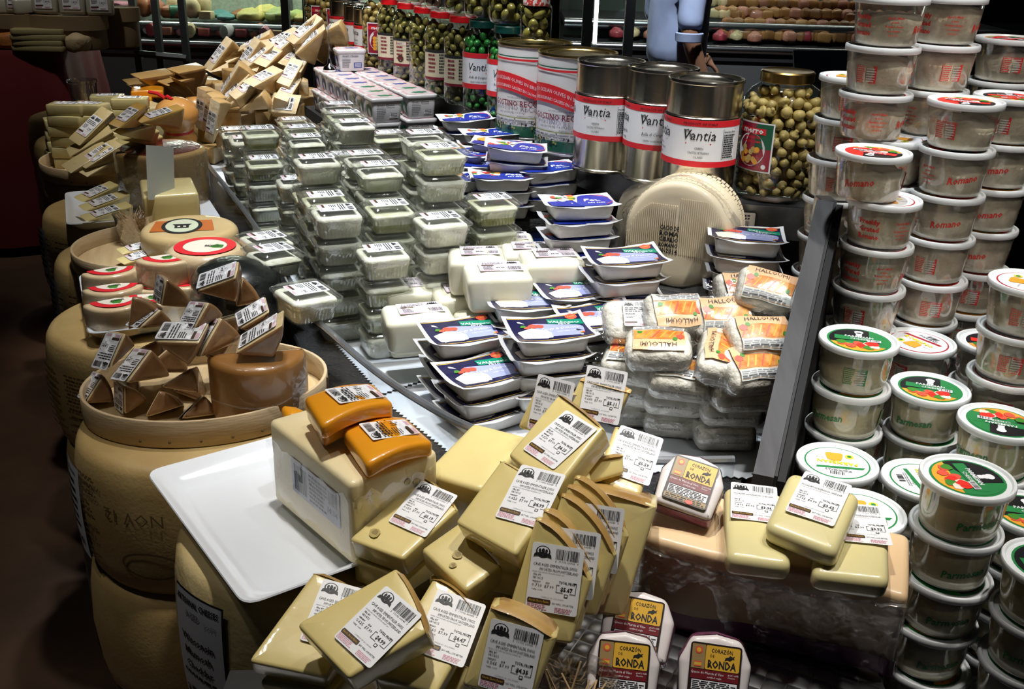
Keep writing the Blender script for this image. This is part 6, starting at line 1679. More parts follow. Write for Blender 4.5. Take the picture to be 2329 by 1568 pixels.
for t_ in (((345, 775), (420, 645), (528, 718), (.2, -.85, .4), .815, 'brown rinded wedge low in front, tip pointing left', None), ((415, 628), (570, 540), (602, 655), (.1, -.9, .3), .872, 'brown rinded wedge under the flat ticketed one in the middle', None), ((515, 780), (632, 665), (690, 755), (.3, -.8, .5), .815, 'brown rinded wedge low in front showing its pale cut', '$6.35'), \
        ((262, 765), (258, 628), (372, 690), (.62, -.78, .1), .814, 'brown rinded wedge standing on end at the front of the tray', '$6.40'), ((75, 705), (160, 570), (210, 700), (.62, -.75, .2), .825, 'brown rinded wedge at the far left of the wooden tray', '$6.66'), ((265, 612), (388, 450), (480, 580), (.78, -.6, .2), .88, 'brown rinded wedge with bright ticket, front left of the heap', '$6.87'), \
        ((385, 412), (612, 418), (560, 530), (-.05, -.93, -.25), .955, 'brown rinded wedge in the middle of the heap, ticket facing up', '$7.12'), ((605, 495), (720, 300), (820, 405), (.76, -.62, .2), .925, 'brown rinded wedge with blue edged ticket, centre right of the heap', '$7.40'), ((585, 365), (655, 225), (735, 290), (.76, -.62, .2), .965, 'brown rinded wedge half behind the centre right one', '$6.51'), \
        ((795, 358), (948, 268), (900, 380), (.35, -.9, -.15), .95, 'brown rinded wedge at the right rear of the heap, long ticket', '$5.98'), ((588, 178), (785, 108), (785, 228), (.12, -.93, -.25), .985, 'brown rinded wedge topmost at the rear of the heap', '$6.20'), ((770, 475), (1005, 330), (965, 492), (.15, -.95, -.1), .935, 'brown rinded wedge resting on the big half wheel', '$7.02'), \
        ((432, 245), (457, 112), (592, 258), (.55, -.82, .1), .965, 'brown rinded wedge sticking up at the left top of the heap', '$6.05'), ((320, 355), (432, 258), (492, 338), (.7, -.68, .2), .94, 'brown rinded wedge left rear, ticket edge on', '$6.11'), ((785, 250), (818, 115), (905, 225), (.3, -.9, .2), .95, 'brown rinded wedge turned away beside the black waxed cheese', None), \
        ((180, 560), (262, 375), (310, 430), (.8, -.58, .15), .885, 'brown rinded wedge on the left side, film shining at its edge', '$6.30'), ((268, 360), (290, 195), (425, 260), (.2, -.9, .35), .93, 'brown rinded wedge at the back left by the red labelled cheeses', None), ((330, 560), (480, 430), (560, 560), (.3, -.85, .3), .865, 'brown rinded wedge hidden behind the front left one', None), ((470, 640), (600, 600), (620, 700), (.1, -.9, .4), .83, 'brown rinded wedge in the shade under the middle ones', None), \
        ((560, 420), (760, 420), (680, 520), (.1, -.95, .2), .90, 'brown rinded wedge buried behind the centre right one', None), ((640, 330), (800, 290), (760, 400), (.1, -.95, .2), .925, 'brown rinded wedge buried below the topmost one', None), ((300, 460), (420, 400), (430, 500), (.2, -.9, .3), .89, 'brown rinded wedge buried under the left rear one', None), ((200, 640), (300, 560), (330, 660), (.3, -.85, .3), .835, 'brown rinded wedge deep in the left of the tray', None)):
    TRI(*t_)
# big half wheel wrapped in film
p = at(*zL(1190, 1300), .865)
m = MB(); o = [(.080 * math.cos(a), .080 * math.sin(a)) for a in [PI * i / 22 for i in range(23)]]
i0 = 0; m.add(rprism(fillet(o, [.004] + [0] * 21 + [.004], 2), .112, .012, 3, mid=3, rings=3, belly=.03), mat('amber_rind', (.30, .14, .03), .45, coat=.7, crough=.1, col2=(.22, .095, .02), nsc=8, cbump=(16, .7, 3)), None, wob(.003, 10, 3))
root = m.build('half_cheese_round', None, T(p.x + .0, p.y + .045, .8075) @ RZ(rad(196)), 50)
m = MB(); m.add(tube([(.0835 * math.cos(a), .0835 * math.sin(a), .050 + .012 * math.sin(a * 2 + .6) - .02 * math.cos(a)) for a in [PI * i / 40 for i in range(3, 38)]], .0016, 5), film_l); m.build('film_seam', root)
m = MB(); m.add(loft([[(.084 * math.cos(a), .084 * math.sin(a), z + .006 * math.sin(a * 17 + z * 90)) for a in [PI * .72 + PI * .22 * i / 16 for i in range(17)]] for z in (.004, .03, .06, .085)], False, False, False), film_l, None, wob(.006, 40, 2)); m.build('loose_film', root)
tag(root, 'big amber half wheel in film at the right of the wooden tray', 'cheese')

# --- third wheel: tray of red labelled cheeses
A, B, D = at(*zL(236, 662), .832), at(*zL(288, 988), .832), at(*zL(1000, 600), .832)
D = A + (D - A).normalized() * .36
tray(A, B, D, .802, 'square white tray holding the red labelled cheeses')
sheep = mat('sheep_cheese', (.74, .58, .36), .45, coat=.75, crough=.08, col2=(.64, .46, .25), nsc=10, cbump=(24, .7, 3), vary=.05)
def red_cheese(R_, h, a0, a1, label, X, full=False):
    o = circle(R_, 26) if full else fillet(sector(R_, a0, a1, 14), [.004, .003] + [0] * 13 + [.003], 2)
    m = MB(); m.add(rprism(o, h, .006 if not full else h * .3, 3, mid=2, rings=3, belly=.04), sheep, None, wob(.002, 20, R_ * 900)); root = m.build('red_label_cheese', None, X, 55)
    m = MB(); rr = R_ * .80; n = 24
    aa = [a0 + (a1 - a0) * i / n for i in range(n + 1)] if not full else [2 * PI * i / n for i in range(n + 1)]
    m.add(([(rr * math.cos(a), rr * math.sin(a), h + .0012) for a in aa] + [(rr * .72 * math.cos(a), rr * .72 * math.sin(a), h + .0012) for a in aa], [(i, i + 1, n + 2 + i, n + 1 + i) for i in range(n)]), red, smooth=False)
    m.add(([(0, 0, h + .0012)] + [(rr * .70 * math.cos(a), rr * .70 * math.sin(a), h + .0012) for a in aa], [(0, i + 1, i + 2) for i in range(n)]), cream, smooth=False)
    am = (a0 + a1) / 2 if not full else 0
    m.add(shift(flat(blob(rr * .22, 9, 3)), rr * .42 * math.cos(am), rr * .42 * math.sin(am), z=h + .0016), leaf_p, smooth=False); m.add(lines(-rr * .3, -rr * .1, rr * .3, rr * .1, 3, h + .002, 4), ink, T(rr * .3 * math.cos(am), rr * .3 * math.sin(am), 0), smooth=False)
    m.build('round_label', root)
    m = MB(); g = wob(.004, 60, 2)
    m.add(loft([[((R_ + .003) * math.cos(a), (R_ + .003) * math.sin(a), z) for a in ([a0 + (a1 - a0) * i / 16 for i in range(17)])] for z in (.002, h * .5, h + .001)], False, False, False), film_l, None, g); m.build('loose_film', root)
    if not full:
        m = MB()
        m.add(lines(-.03, -.01, .03, .01, 3, 0, 3), ink); t_ = ticket('wedge', '$4.20', full=False, w=min(.03, h * .6), h=R_ * .8)
        d = V((math.cos(a0), math.sin(a0), 0)); root2 = ob('price_label', t_, root, T(d.x * R_ * .5, d.y * R_ * .5, h * .5) @ RZ(a0) @ T(0, -.0022, 0) @ RX(PI / 2) @ RZ(PI / 2))
    return tag(root, label, 'cheese', 'red labelled cheeses')
RZ0 = .8065
for c, z, yaw, R_, h, lb in (((410, 625), .068, 200, .062, .058, 'half round red labelled cheese, rear of the left column in the tray'), ((425, 715), .060, 196, .062, .055, 'half round red labelled cheese, middle of the left column'), ((440, 795), .066, 198, .064, .062, 'half round red labelled cheese, front of the left column, label on its cut'),
                             ((725, 555), .105, 190, .066, .062, 'tall red labelled cheese raised on others in the middle of the tray'), ((645, 635), .052, 170, .058, .050, 'red labelled cheese at the left of the middle group'), ((660, 705), .050, 185, .056, .048, 'red labelled cheese low in the middle group'), ((665, 770), .056, 176, .066, .052, 'red labelled cheese in front of the middle group'), ((815, 690), .055, 205, .06, .05, 'red labelled cheese half hidden behind the brown wedges')):
    p = at(*zL(*c), RZ0 + z)
    red_cheese(R_, h, 0, PI * .86, lb, T(p.x, p.y, RZ0 + z - h) @ RZ(rad(yaw + 20)))
p = at(*zL(940, 500), .92); red_cheese(.082, .068, 0, 2 * PI, 'whole round red labelled cheese wrapped in glossy film', T(p.x, p.y - .01, .852), True)
wax = mat('black_wax', (.010, .012, .011), .3, coat=.9, crough=.08, cbump=(26, 1, 3))
p = at(*zL(1190, 650), .90)
m = MB(); m.add(lathe([(0, 0), (.07, 0), (.088, .012), (.095, .045), (.090, .080), (.072, .102), (.04, .112), (0, .114)], 32), wax, None, wob(.004, 14, 7)); root = m.build('black_waxed_cheese', None, T(p.x - .035, p.y - .005, .8105))
m = MB(); 
for k in range(3): m.add(lines(-.036, -k * .015, .036, .010 - k * .015, 1, 0, k, .8), mat('dark_red_print', (.35, .02, .03), .4), T(-.028, .010, .1085 + k * .001) @ RZ(rad(70)) @ RX(rad(8)), smooth=False)
m.build('faint_lettering', root)
m = MB(); m.add(loft([[((.098 - i * .004) * math.cos(a), (.098 - i * .004) * math.sin(a), .01 + i * .03 + .006 * math.sin(a * 9 + i)) for a in [2 * PI * j / 36 for j in range(36)]] for i in range(4)], False, False), film_l, None, wob(.006, 40, 5)); m.build('loose_film', root)
tag(root, 'black waxed round cheese in crinkled film beside the clear rail', 'cheese')

# --- fourth wheel: round tray with cup, slices and the labelled wheel
pc = at(*zL(560, 520), .842)
x4, y4 = pc.x + .02, pc.y + .045
basket(x4, y4, .802, .185, .040, 'round wooden tray with toothpick cup and a labelled cheese wheel')
p = at(*zL(535, 500), .808); cup(p.x, p.y + .03, .8065, 'clear cup of toothpicks in the round wooden tray', .05, .075, 130, seed=9)
SL = dict(mp=swiss2, mr=rind, group='yellow swiss slices on the wooden tray', Lmin=.13, hmin=.030, kind='wedge')
WG((470, 555), (730, 490), (465, 520), .84, .84, .865, 30, 'L', 'rear yellow slice with white label beside the toothpick cup', '$5.10', **SL)
WG((480, 610), (680, 545), (475, 580), .84, .84, .862, 30, 'L', 'front yellow slice with white label by the red labelled cheeses', '$5.22', **SL)
p = at(*zL(890, 390), .895)
m = MB(); m.add(rprism(circle(.112, 44), .072, .016, 4, mid=1, rings=3, belly=.03), mat('waxy_wheel', (.72, .54, .27), .4, coat=.6, col2=(.62, .44, .2), nsc=6), None, wob(.002, 9, 2)); root = m.build('labelled_cheese_round', None, T(p.x - .02, p.y + .0, .8195), 50)
m = MB(); X = T(-.01, .0, .0735) @ RZ(rad(14)) @ S(.82, .82, 1)
def A_(vf, mt): m.add(vf, mt, X, None, False)
A_(flat([(-.095, -.055), (.085, -.06), (.075, .05), (-.085, .052)]), mat('rust_print', (.50, .13, .02), .4)); A_(shift(flat(circle(1, 30, .74)), -.008, -.004, .078, z=.0004), ink); A_(shift(flat(circle(1, 30, .7)), -.008, -.004, .066, z=.0006), mat('pale_green_print', (.60, .66, .48), .4)); A_(flat([(-.028, -.03), (.012, -.03), (.012, -.005), (.02, .012), (-.036, .012), (-.028, -.005)], .0008), ink); A_(quad(-.02, -.02, -.012, -.008, .001), cream); A_(quad(-.004, -.02, .004, -.008, .001), cream)
A_(text('PARRANO', .018, -.005, .050 - .03, width=.085, bold=.02, z=.001), ink) if False else None
A_(text('PARRANO', .013, -.008, .034, width=.062, bold=.02, z=.0009), cream)
m.build('round_label', root); tag(root, 'cheese wheel with rust and black label on the wooden tray', 'cheese wheel')
# clear sign holder with a paper seen nearly edge on
p = at(*zL(690, 450), .812)
root = empty('sign_holder', T(p.x, p.y + .02, .8075) @ RZ(rad(70)))
m = MB(); m.add(rprism(rrect(.075, .06, .006), .003, .001, 1), acryl); m.build('base', root)
m = MB(); m.add(box(-.032, .032, -.0012, .0012, .003, .10), acryl, RX(rad(-6))); m.build('stem', root)
m = MB(); m.add(rprism(rrect(.105, .135, .003), .0012, .0003, 1), mat('sign_card', (.42, .45, .42), .5), T(.0, -.012, .165) @ RY(rad(14)) @ RX(rad(84)) ); m.build('paper_card', root)
tag(root, 'clear sign holder with a paper card seen from behind', 'sign')

# --- fifth wheel: tray with slices and a butter yellow block
A, B, D = at(*zL(160, 210), .832), at(*zL(168, 388), .832), at(*zL(560, 190), .832)
D = A + (D - A).normalized() * .34
tray(A, B, D, .802, 'white tray with three labelled yellow slices')
SL2 = dict(mp=swiss2, mr=swiss2, group='three labelled slices on the white tray', Lmin=.15, hmin=.034)
WG((250, 270), (455, 175), (245, 235), .86, .875, .885, 18, 'L', 'rearmost labelled yellow slice on the white tray', '$4.10', **SL2)
WG((262, 320), (495, 235), (255, 290), .85, .865, .875, 18, 'L', 'middle labelled yellow slice on the white tray', '$4.35', **SL2)
WG((268, 375), (520, 295), (262, 345), .84, .85, .865, 18, 'L', 'front labelled yellow slice on the white tray', '$4.02', **SL2)
butter = mat('butter_block', (.78, .66, .32), .35, coat=.8, crough=.08, col2=(.70, .57, .25), nsc=5, cbump=(20, .4))
block('butter_block', *q3(zL, (590, 235), (895, 215), (580, 140), .925, .925, .93), .105, butter, 'plain butter yellow block behind the sign holder', seed=5)
p = at(*zL(880, 150), .79)
A, B, D = at(*zL(800, 70), .83), at(*zL(950, 280), .83), at(*zL(905, 60), .83)
m = MB(); m.add(flat([(-.12, -.16), (.06, -.16), (.06, .16), (-.12, .16)]), china); 
tag(MB().add(rprism(rrect(.12, .40, .01), .004, .001, 1), china).build('white_board', None, T(-.955, 2.86, .806) @ RZ(rad(25))), 'flat white board lying along the clear rail', 'board')

# --- sixth wheel: basket of speckled wedges and the wine topped drum
x6, y6 = WH[5]
basket(x6 + .01, y6 - .02, .802, .20, .045, 'wooden tray of speckled wedges, sixth wheel')
speck = mat('speckled_cheese', (.62, .50, .24), .45, coat=.6, crough=.1, col2=(.30, .22, .08), nsc=60, lo=.62, hi=.75, cbump=(24, .4), vary=.05); speck_r = mat('olive_rind', (.30, .21, .07), .5, coat=.5, col2=(.22, .15, .05), nsc=20, vary=.05)
SP = dict(mp=speck, mr=speck_r, group='speckled wedges in the sixth tray', zf=z1, Lmin=.15, hmin=.052)
WG((600, 1395), (885, 1230), (590, 1370 - 20), .90, .95, .93, 24, 'L', 'speckled wedge leaning at the rear left of the sixth tray', None, **SP)
WG((690, 1300), (880, 1110), (690, 1270), .93, .985, .95, 24, 'L', 'speckled wedge at the very back of the sixth tray', '$6.20', **SP)
WG((610, 1540), (800, 1420), (605, 1500), .87, .90, .90, 24, 'L', 'speckled wedge at the front left of the sixth tray', None, **SP)
WG((740, 1500), (930, 1380), (730, 1470), .88, .91, .91, 24, 'L', 'speckled wedge with white label in front of the sixth tray', '$5.90', **SP)
WG((760, 1570), (1010, 1420), (750, 1540), .86, .89, .885, 24, 'L', 'speckled wedge lowest at the front of the sixth tray', None, **SP)
WG((880, 1310), (1040, 1230), (880, 1270), .91, .93, .94, 26, 'L', 'speckled wedge between the tray and the wine topped drum', None, **SP)
p = at(*z1(1335, 1330), .955)
root = None
m = MB(); m.add(rprism(circle(.125, 36), .17, .012, 3, mid=2, rings=2, belly=.02), mat('drum_rind', (.42, .28, .11), .5, coat=.6, col2=(.32, .19, .06), nsc=10, cbump=(18, .6)), None, wob(.003, 9, 5)); root = m.build('drum_cheese', None, T(p.x + .02, p.y + .02, .790), 50)
m = MB(); m.add(lathe([(0, .1722), (.104, .1722), (.110, .1715), (.110, .1702)], 36), mat('wine_top', (.16, .015, .012), .25, coat=.8, cbump=(20, .6))); m.build('wine_top', root)
m = MB(); m.add(loft([[((.1285 + .002 * math.sin(a * 13 + i)) * math.cos(a), (.1285 + .002 * math.sin(a * 11 + i)) * math.sin(a), z) for a in [2 * PI * j / 48 for j in range(48)]] for i, z in enumerate((.006, .06, .12, .168))], False, False), film_l); m.build('loose_film', root)
tag(root, 'drum shaped cheese with wine red top, slices lying on it', 'cheese')
yel_s = mat('golden_slice', (.72, .46, .13), .4, coat=.7, crough=.1, col2=(.62, .36, .08), nsc=10, vary=.06)
SQ = dict(mp=swiss2, mr=swiss2, group='labelled slices on the drum cheese', zf=z1, Lmin=.15, hmin=.034)
WG((1060, 1280), (1400, 1215), (1060, 1240), .975, .975, 1.0, 20, 'L', 'lowest labelled slice on the drum cheese', '$3.90', **SQ)
WG((1050, 1235), (1400, 1160), (1050, 1200), 1.0, 1.0, 1.03, 20, 'L', 'second labelled slice on the drum cheese', '$4.44', **SQ)
WG((1040, 1190), (1390, 1100), (1035, 1150), 1.03, 1.03, 1.06, 20, 'L', 'third labelled slice on the drum cheese', '$4.21', **SQ)
SQ.update(mp=yel_s, mr=yel_s)
WG((1230, 1090), (1410, 1030), (1225, 1050), 1.05, 1.06, 1.08, 26, 'L', 'golden labelled slice on top of the drum cheese, right one', '$4.75', **SQ)
WG((1050, 1140), (1180, 1030), (1040, 1100), 1.05, 1.07, 1.08, 26, 'L', 'golden labelled slice on top of the drum cheese, left one', '$4.80', **SQ)

# --- seventh wheel: stack of cream blocks
cb = mat('cream_block', (.60, .53, .27), .4, coat=.6, crough=.1, col2=(.52, .45, .2), nsc=10, vary=.06)
bar_m = MB().add(rprism(rrect(.115, .07, .008, 3), .034, .005, 2, rings=2), cb, None, wob(.001, 20, 2)).mesh('cream_cheese_block')
BTK = ticket('wedge', '$3.30', full=False, w=.045, h=.07)
x7, y7 = WH[6]
for col, (px, py, n, yaw, nm) in enumerate(((585, 910, 6, -4, 'front left column'), (780, 910, 6, -10, 'front middle column'), (1010, 950, 4, -14, 'front right column'), (935, 840, 5, 14, 'rear left column'), (1130, 860, 6, 10, 'rear right column'), (540, 1040, 4, 30, 'half hidden left end column'))):
    zt = .805 + n * .0345; p = at(*z1(px, py), zt)
    for k in range(n):
        o = ob('cream_cheese_block', bar_m, None, T(p.x + RD.uniform(-.005, .005), p.y + RD.uniform(-.005, .005), zt - (k + 1) * .0345) @ RZ(rad(yaw + RD.uniform(-6, 6))))
        tag(o, f'{"top" if k == 0 else ORD[k] + " from top"} cream cheese block, {nm} of the far stack', 'cheese', 'cream blocks on the seventh wheel')
        if k == 0: ob('price_label', BTK, o, T(0, 0, .0355) @ RZ(rad(-90)))
p = at(*z1(710, 885), .89); cup(p.x - .01, p.y + .06, .8145, 'clear cup of toothpicks behind the cream blocks', .055, .145, 40, seed=12)
block('pale_cheese_block', *q3(z1, (1240, 960), (1480, 930), (1230, 880), .93, .93, .935), .12, mat('pale_block', (.70, .60, .33), .45, coat=.5), 'pale block under the golden bricks far left', seed=8)
orange_brick(*q3(z1, (1150, 810), (1440, 800), (1165, 765), .965, .965, .965), .03, 'far orange brick, upper one beside the dark brown wedges', None, .003)
orange_brick(*q3(z1, (1170, 870), (1340, 865), (1180, 825), .945, .945, .945), .026, 'far orange brick with white label under the upper one', None, .003)
# gourd shaped cheese in a red net
gm = mat('gourd_rind', (.66, .34, .10), .3, coat=.6, col2=(.56, .25, .06), nsc=8)
p = at(*z1(1560, 1170), .88)
m = MB(); m.add(lathe([(0, 0), (.03, .002), (.052, .018), (.06, .042), (.054, .062), (.046, .072), (.056, .088), (.072, .115), (.074, .138), (.06, .165), (.034, .182), (.012, .188), (0, .189)], 26), gm); root = m.build('gourd_cheese', None, T(p.x, p.y + .03, .81) @ RX(rad(6)), 80)
m = MB(); m.add(lathe([(.0465, .066), (.0495, .069), (.0495, .075), (.0465, .078)], 24), red); m.build('red_cord', root)
m = MB(); m.add(tube([(-.03, 0, .183), (-.055, 0, .20), (-.085, 0, .205)], .006, 6), red); m.add(tube([(.0, -.02, .187), (-.02, -.01, .195), (-.03, 0, .186)], .005, 6), red); m.build('red_net_tie', root)
tag(root, 'gourd shaped golden cheese tied with red net', 'cheese')
p = at(*z1(1710, 1060), .88)
m = MB(); m.add(lathe([(0, 0), (.03, .002), (.045, .02), (.045, .10), (.03, .125), (0, .13)], 20), gm); tag(m.build('gourd_cheese', None, T(p.x, p.y + .03, .83), 80), 'second golden cheese half hidden behind the gourd shaped one', 'cheese')
# --- last wheel: dark brown wedges
DW = dict(mp=mat('toasted_paste', (.52, .33, .12), .45, coat=.6), mr=mat('toasted_rind', (.24, .12, .04), .5, coat=.6, col2=(.34, .19, .07), nsc=14, vary=.08), group='dark brown wedges at the far end', zf=z1, Lmin=.19, hmin=.055)
for a, b, c, zz, lb in (((1235, 700), (1480, 660), (1240, 650), 1.00, 'upper left dark wedge of the far heap'), ((1320, 750), (1540, 700), (1320, 700), .97, 'middle dark wedge of the far heap'), ((1570, 650), (1810, 600), (1570, 610), 1.02, 'topmost dark wedge of the far heap'), ((1480, 760), (1840, 680), (1480, 710), .97, 'long dark wedge right of the middle'), ((1130, 750), (1320, 730), (1130, 705), .95, 'left end dark wedge of the far heap'), ((1710, 770), (1880, 730), (1710, 730), .94, 'right end dark wedge of the far heap'), ((1470, 830), (1720, 800), (1470, 780), .90, 'lower dark wedge in the shade of the heap'), ((1500, 900), (1740, 860), (1500, 850), .86, 'lowest dark wedge of the heap'), ((1730, 840), (1890, 800), (1730, 790), .90, 'orange edged dark wedge beside the pale wedges'), ((1750, 900), (1900, 870), (1750, 860), .86, 'lowest orange edged wedge beside the gourd'), ((1180, 790), (1400, 760), (1180, 740), .91, 'dark wedge under the left end one'), ((1600, 720), (1840, 650), (1600, 680), .99, 'dark wedge under the topmost one')):
    WG(a, b, c, zz, zz, zz + .045, 30, 'L', lb, None, **DW)
# ------------------------------------------------------------------ mound of pale hard cheese wedges at the far end of the case
GP = dict(mp=tan_p, mr=tan_r, group='pale hard cheese wedges in the mound', zf=z2, kind='wedge')
def G(a, b, c, z, dz1, dz2, ang, apex, label, tk='$8.40', L=.15, h=.05, **k):
    z = .94 + .80 * (z - .98)
    WG(a, b, c, z, z + dz1 * .75, z + dz2, ang, apex, label, tk, Lmin=L, hmin=h, **k, **GP)
G((100, 770), (395, 610), (95, 720), 1.10, .05, .03, 30, 'L', 'long pale wedge lying across the middle of the mound')
G((95, 905), (330, 790), (90, 870), 1.02, .04, .03, 30, 'L', 'pale wedge with rind low in front of the mound')
G((225, 985), (360, 1000), (275, 850), .98, 0, .09, 35, 'R', 'pale wedge facing front with a large ticket at the foot of the mound', '$9.12', .12, .075, e=35)
G((405, 900), (560, 650), (400, 800), 1.03, .09, .04, 30, 'R', 'thick pale wedge beside the goat cheese boxes')
G((420, 770), (500, 630), (405, 740), 1.08, .06, .03, 30, 'R', 'pale wedge with ticket leaning on the thick one')
G((520, 640), (620, 470), (515, 600), 1.13, .07, .03, 30, 'R', 'upright pale wedge with a rounded back near the chrome clip')
G((640, 470), (740, 370), (625, 430), 1.19, .05, .03, 35, 'R', 'pale wedge at the right shoulder of the mound')
G((470, 480), (600, 370), (465, 440), 1.20, .06, .03, 32, 'R', 'pale wedge with ticket near the top of the mound')
G((420, 600), (590, 440), (410, 560), 1.14, .06, .03, 30, 'L', 'pale wedge below the top right ones')
G((385, 350), (450, 300), (375, 320), 1.25, .03, .03, 35, 'R', 'small pale wedge at the crest of the mound')
G((450, 400), (540, 320), (440, 370), 1.24, .04, .03, 35, 'L', 'pale wedge at the crest, right of the small one')
G((570, 370), (660, 320), (560, 340), 1.24, .03, .03, 35, 'L', 'pale wedge at the top right of the crest')
G((210, 600), (420, 390), (200, 560), 1.15, .08, .03, 30, 'L', 'long pale wedge with a ticket, upper middle of the mound')
G((140, 640), (270, 520), (125, 600), 1.12, .05, .03, 30, 'R', 'pale wedge with broad ticket left of the middle')
G((190, 450), (340, 370), (180, 410), 1.20, .04, .03, 32, 'R', 'pale wedge with ticket on the upper left slope')
G((280, 500), (390, 400), (265, 460), 1.18, .05, .03, 30, 'R', 'pale wedge standing on the upper slope')
G((20, 620), (140, 520), (10, 580), 1.13, .05, .03, 30, 'R', 'pale wedge with ticket at the left slope')
G((40, 420), (220, 390), (40, 370), 1.20, .02, .04, 30, 'L', 'orange tinted wedge at the upper left of the mound', None)
G((30, 480), (180, 440), (25, 430), 1.17, .02, .04, 30, 'L', 'wedge under the orange tinted one', None)
G((0, 700), (130, 590), (-20, 660), 1.09, .05, .03, 30, 'R', 'pale wedge below the left slope')
G((-60, 880), (110, 770), (-65, 830), 1.04, .05, .03, 30, 'R', 'pale wedge low on the left slope')
G((-20, 950), (120, 900), (-20, 900), .98, .03, .04, 34, 'L', 'pale wedge at the lower left of the mound', None)
G((-80, 1120), (80, 1070), (-80, 1050), .90, .02, .05, 34, 'L', 'round backed pale wedge by the first feta tubs', None)
GP.update(zf=z1)
G((1800, 1180), (1815, 900), (1755, 890), .87, .155, .16, 22, 'L', 'pale slab standing upright at the left end, ticket facing left', '$7.70', .16, .045, n=(-.45, -.88, .1))
G((1850, 1210), (1890, 940), (1870, 940), .87, .155, .16, 22, 'L', 'second upright slab beside the left end one', '$7.92', .16, .045, n=(-.45, -.88, .1))
G((1880, 1290), (1925, 1010), (1900, 1000), .86, .15, .15, 22, 'L', 'third upright slab, ticket edge on', '$7.35', .16, .045, n=(-.45, -.88, .1))
G((1880, 950), (2070, 640), (1840, 920), .98, .17, .02, 24, 'L', 'tall pale wedge leaning left at the left edge of the mound', '$8.05', .19, .05)
G((1900, 990), (2130, 740), (1880, 950), .97, .13, .02, 24, 'L', 'pale wedge leaning beside the tall one', '$8.20', .18, .05)
G((1980, 970), (2250, 750), (1960, 940), .98, .12, .02, 26, 'L', 'pale wedge leaning right of the tall one', None, .17, .05)
G((2090, 990), (2260, 870), (2080, 940), .98, .07, .03, 28, 'L', 'short pale wedge in front of the leaning ones', None, .12, .05)
G((1940, 1110), (2200, 1090), (1940, 1010), .90, .0, .07, 40, 'L', 'round backed pale wedge at the foot, ticket on top', '$6.60', .13, .06)
G((2100, 670), (2210, 500), (2080, 640), 1.10, .09, .03, 28, 'L', 'pale wedge on the upper left slope, ticket to the left')
G((2160, 720), (2320, 560), (2150, 680), 1.08, .08, .03, 28, 'L', 'white sided wedge on the left slope')
G((1850, 640), (1930, 530), (1840, 610), 1.08, .06, .03, 30, 'L', 'small wedge at the far left of the mound, ticket forward')
G((1880, 660), (2060, 600), (1880, 610), 1.06, .02, .03, 30, 'L', 'golden edged wedge far left of the mound', None)
G((2090, 460), (2180, 410), (2080, 430), 1.17, .03, .03, 32, 'L', 'wedge with ticket on the far upper left')
G((2000, 560), (2180, 470), (2000, 520), 1.12, .04, .03, 32, 'L', 'plain wedge below the far upper left one', None)
# lower, half hidden wedges that carry the mound
cx, cy = -1.0, 3.98
k = 0
for lay, (n, rr, zz) in enumerate(((12, .30, .757), (12, .28, .815), (10, .23, .873), (8, .17, .931), (5, .11, .989))):
    for i in range(n):
        a = 2 * PI * i / n + lay * .3; x = cx + rr * math.cos(a) * .70 + .10 * (lay > 2) * 0; y = cy + rr * math.sin(a) * 1.35
        X = T(x, y, zz) @ RZ(a + RD.uniform(-.4, .4)) @ RX(PI / 2) @ T(-.07, 0, 0)
        o = wedge_frame(X, .13, .056, rad(40), 'L', f'buried pale wedge, {ORD[lay]} layer of the mound, {ORD[i]} around', mp=tan_p, mr=tan_r, group='buried wedges in the mound'); k += 1

# ------------------------------------------------------------------ background
dgrey = mat('case_grey', (.10, .105, .11), .45, .3); dchrome = mat('case_trim', (.35, .36, .38), .25, 1)
lit = mat('case_light', (1, 1, 1), .5, emit=((.92, 1, .88), 45)); backlit = mat('case_back_wall', (.42, .47, .36), .6, col2=(.30, .34, .26), nsc=40)
cglass = clear('case_glass', (.80, .88, .84), .05, .35, .05)
FOODC = {n: mat('food_' + n, c, .5, coat=.3, col2=c2, nsc=20, vary=.1) for n, c, c2 in (('pink', (.60, .24, .30), (.48, .16, .22)), ('rust', (.42, .14, .04), (.30, .08, .02)), ('ham', (.52, .22, .14), (.4, .14, .1)), ('cream', (.74, .60, .36), (.62, .46, .24)), ('green', (.03, .20, .08), (.02, .12, .06)), ('lettuce', (.34, .42, .10), (.46, .50, .18)), ('yellow', (.66, .58, .18), (.56, .48, .12)), ('red', (.40, .04, .05), (.26, .02, .04)), ('white', (.62, .60, .60), (.5, .46, .46)), ('bread', (.46, .22, .07), (.34, .14, .04)), ('crust', (.34, .15, .05), (.22, .09, .03)), ('teal', (.10, .30, .28), (.06, .2, .2)))}
FM = {}
def food(kind, sx, sy, sz, shape):
    key = (kind, shape)
    if key not in FM:
        if shape == 'round': v = ball(.5, .5, .5, 12, 8); f = wob(.06, 3, len(kind))
        elif shape == 'loaf': v = rprism(rrect(1, .5, .22, 4), .45, .18, 3, dome=.06, rings=2); f = wob(.05, 3, len(kind))
        elif shape == 'slab': v = rprism(rrect(1, .8, .1, 3), .5, .06, 2, rings=1); f = wob(.02, 3, len(kind))
        elif shape == 'roll': v = tube([(-.5, 0, .16), (-.45, 0, .16), (.45, 0, .16), (.5, 0, .16)], [.10, .17, .17, .10], 12); f = wob(.015, 4, len(kind))
        else: v = rprism(circle(.5, 14), .3, .12, 3, dome=.14, rings=3); f = wob(.05, 4, len(kind))
        FM[key] = MB().add(v, FOODC[kind], None, f).mesh(shape)
    return FM[key]
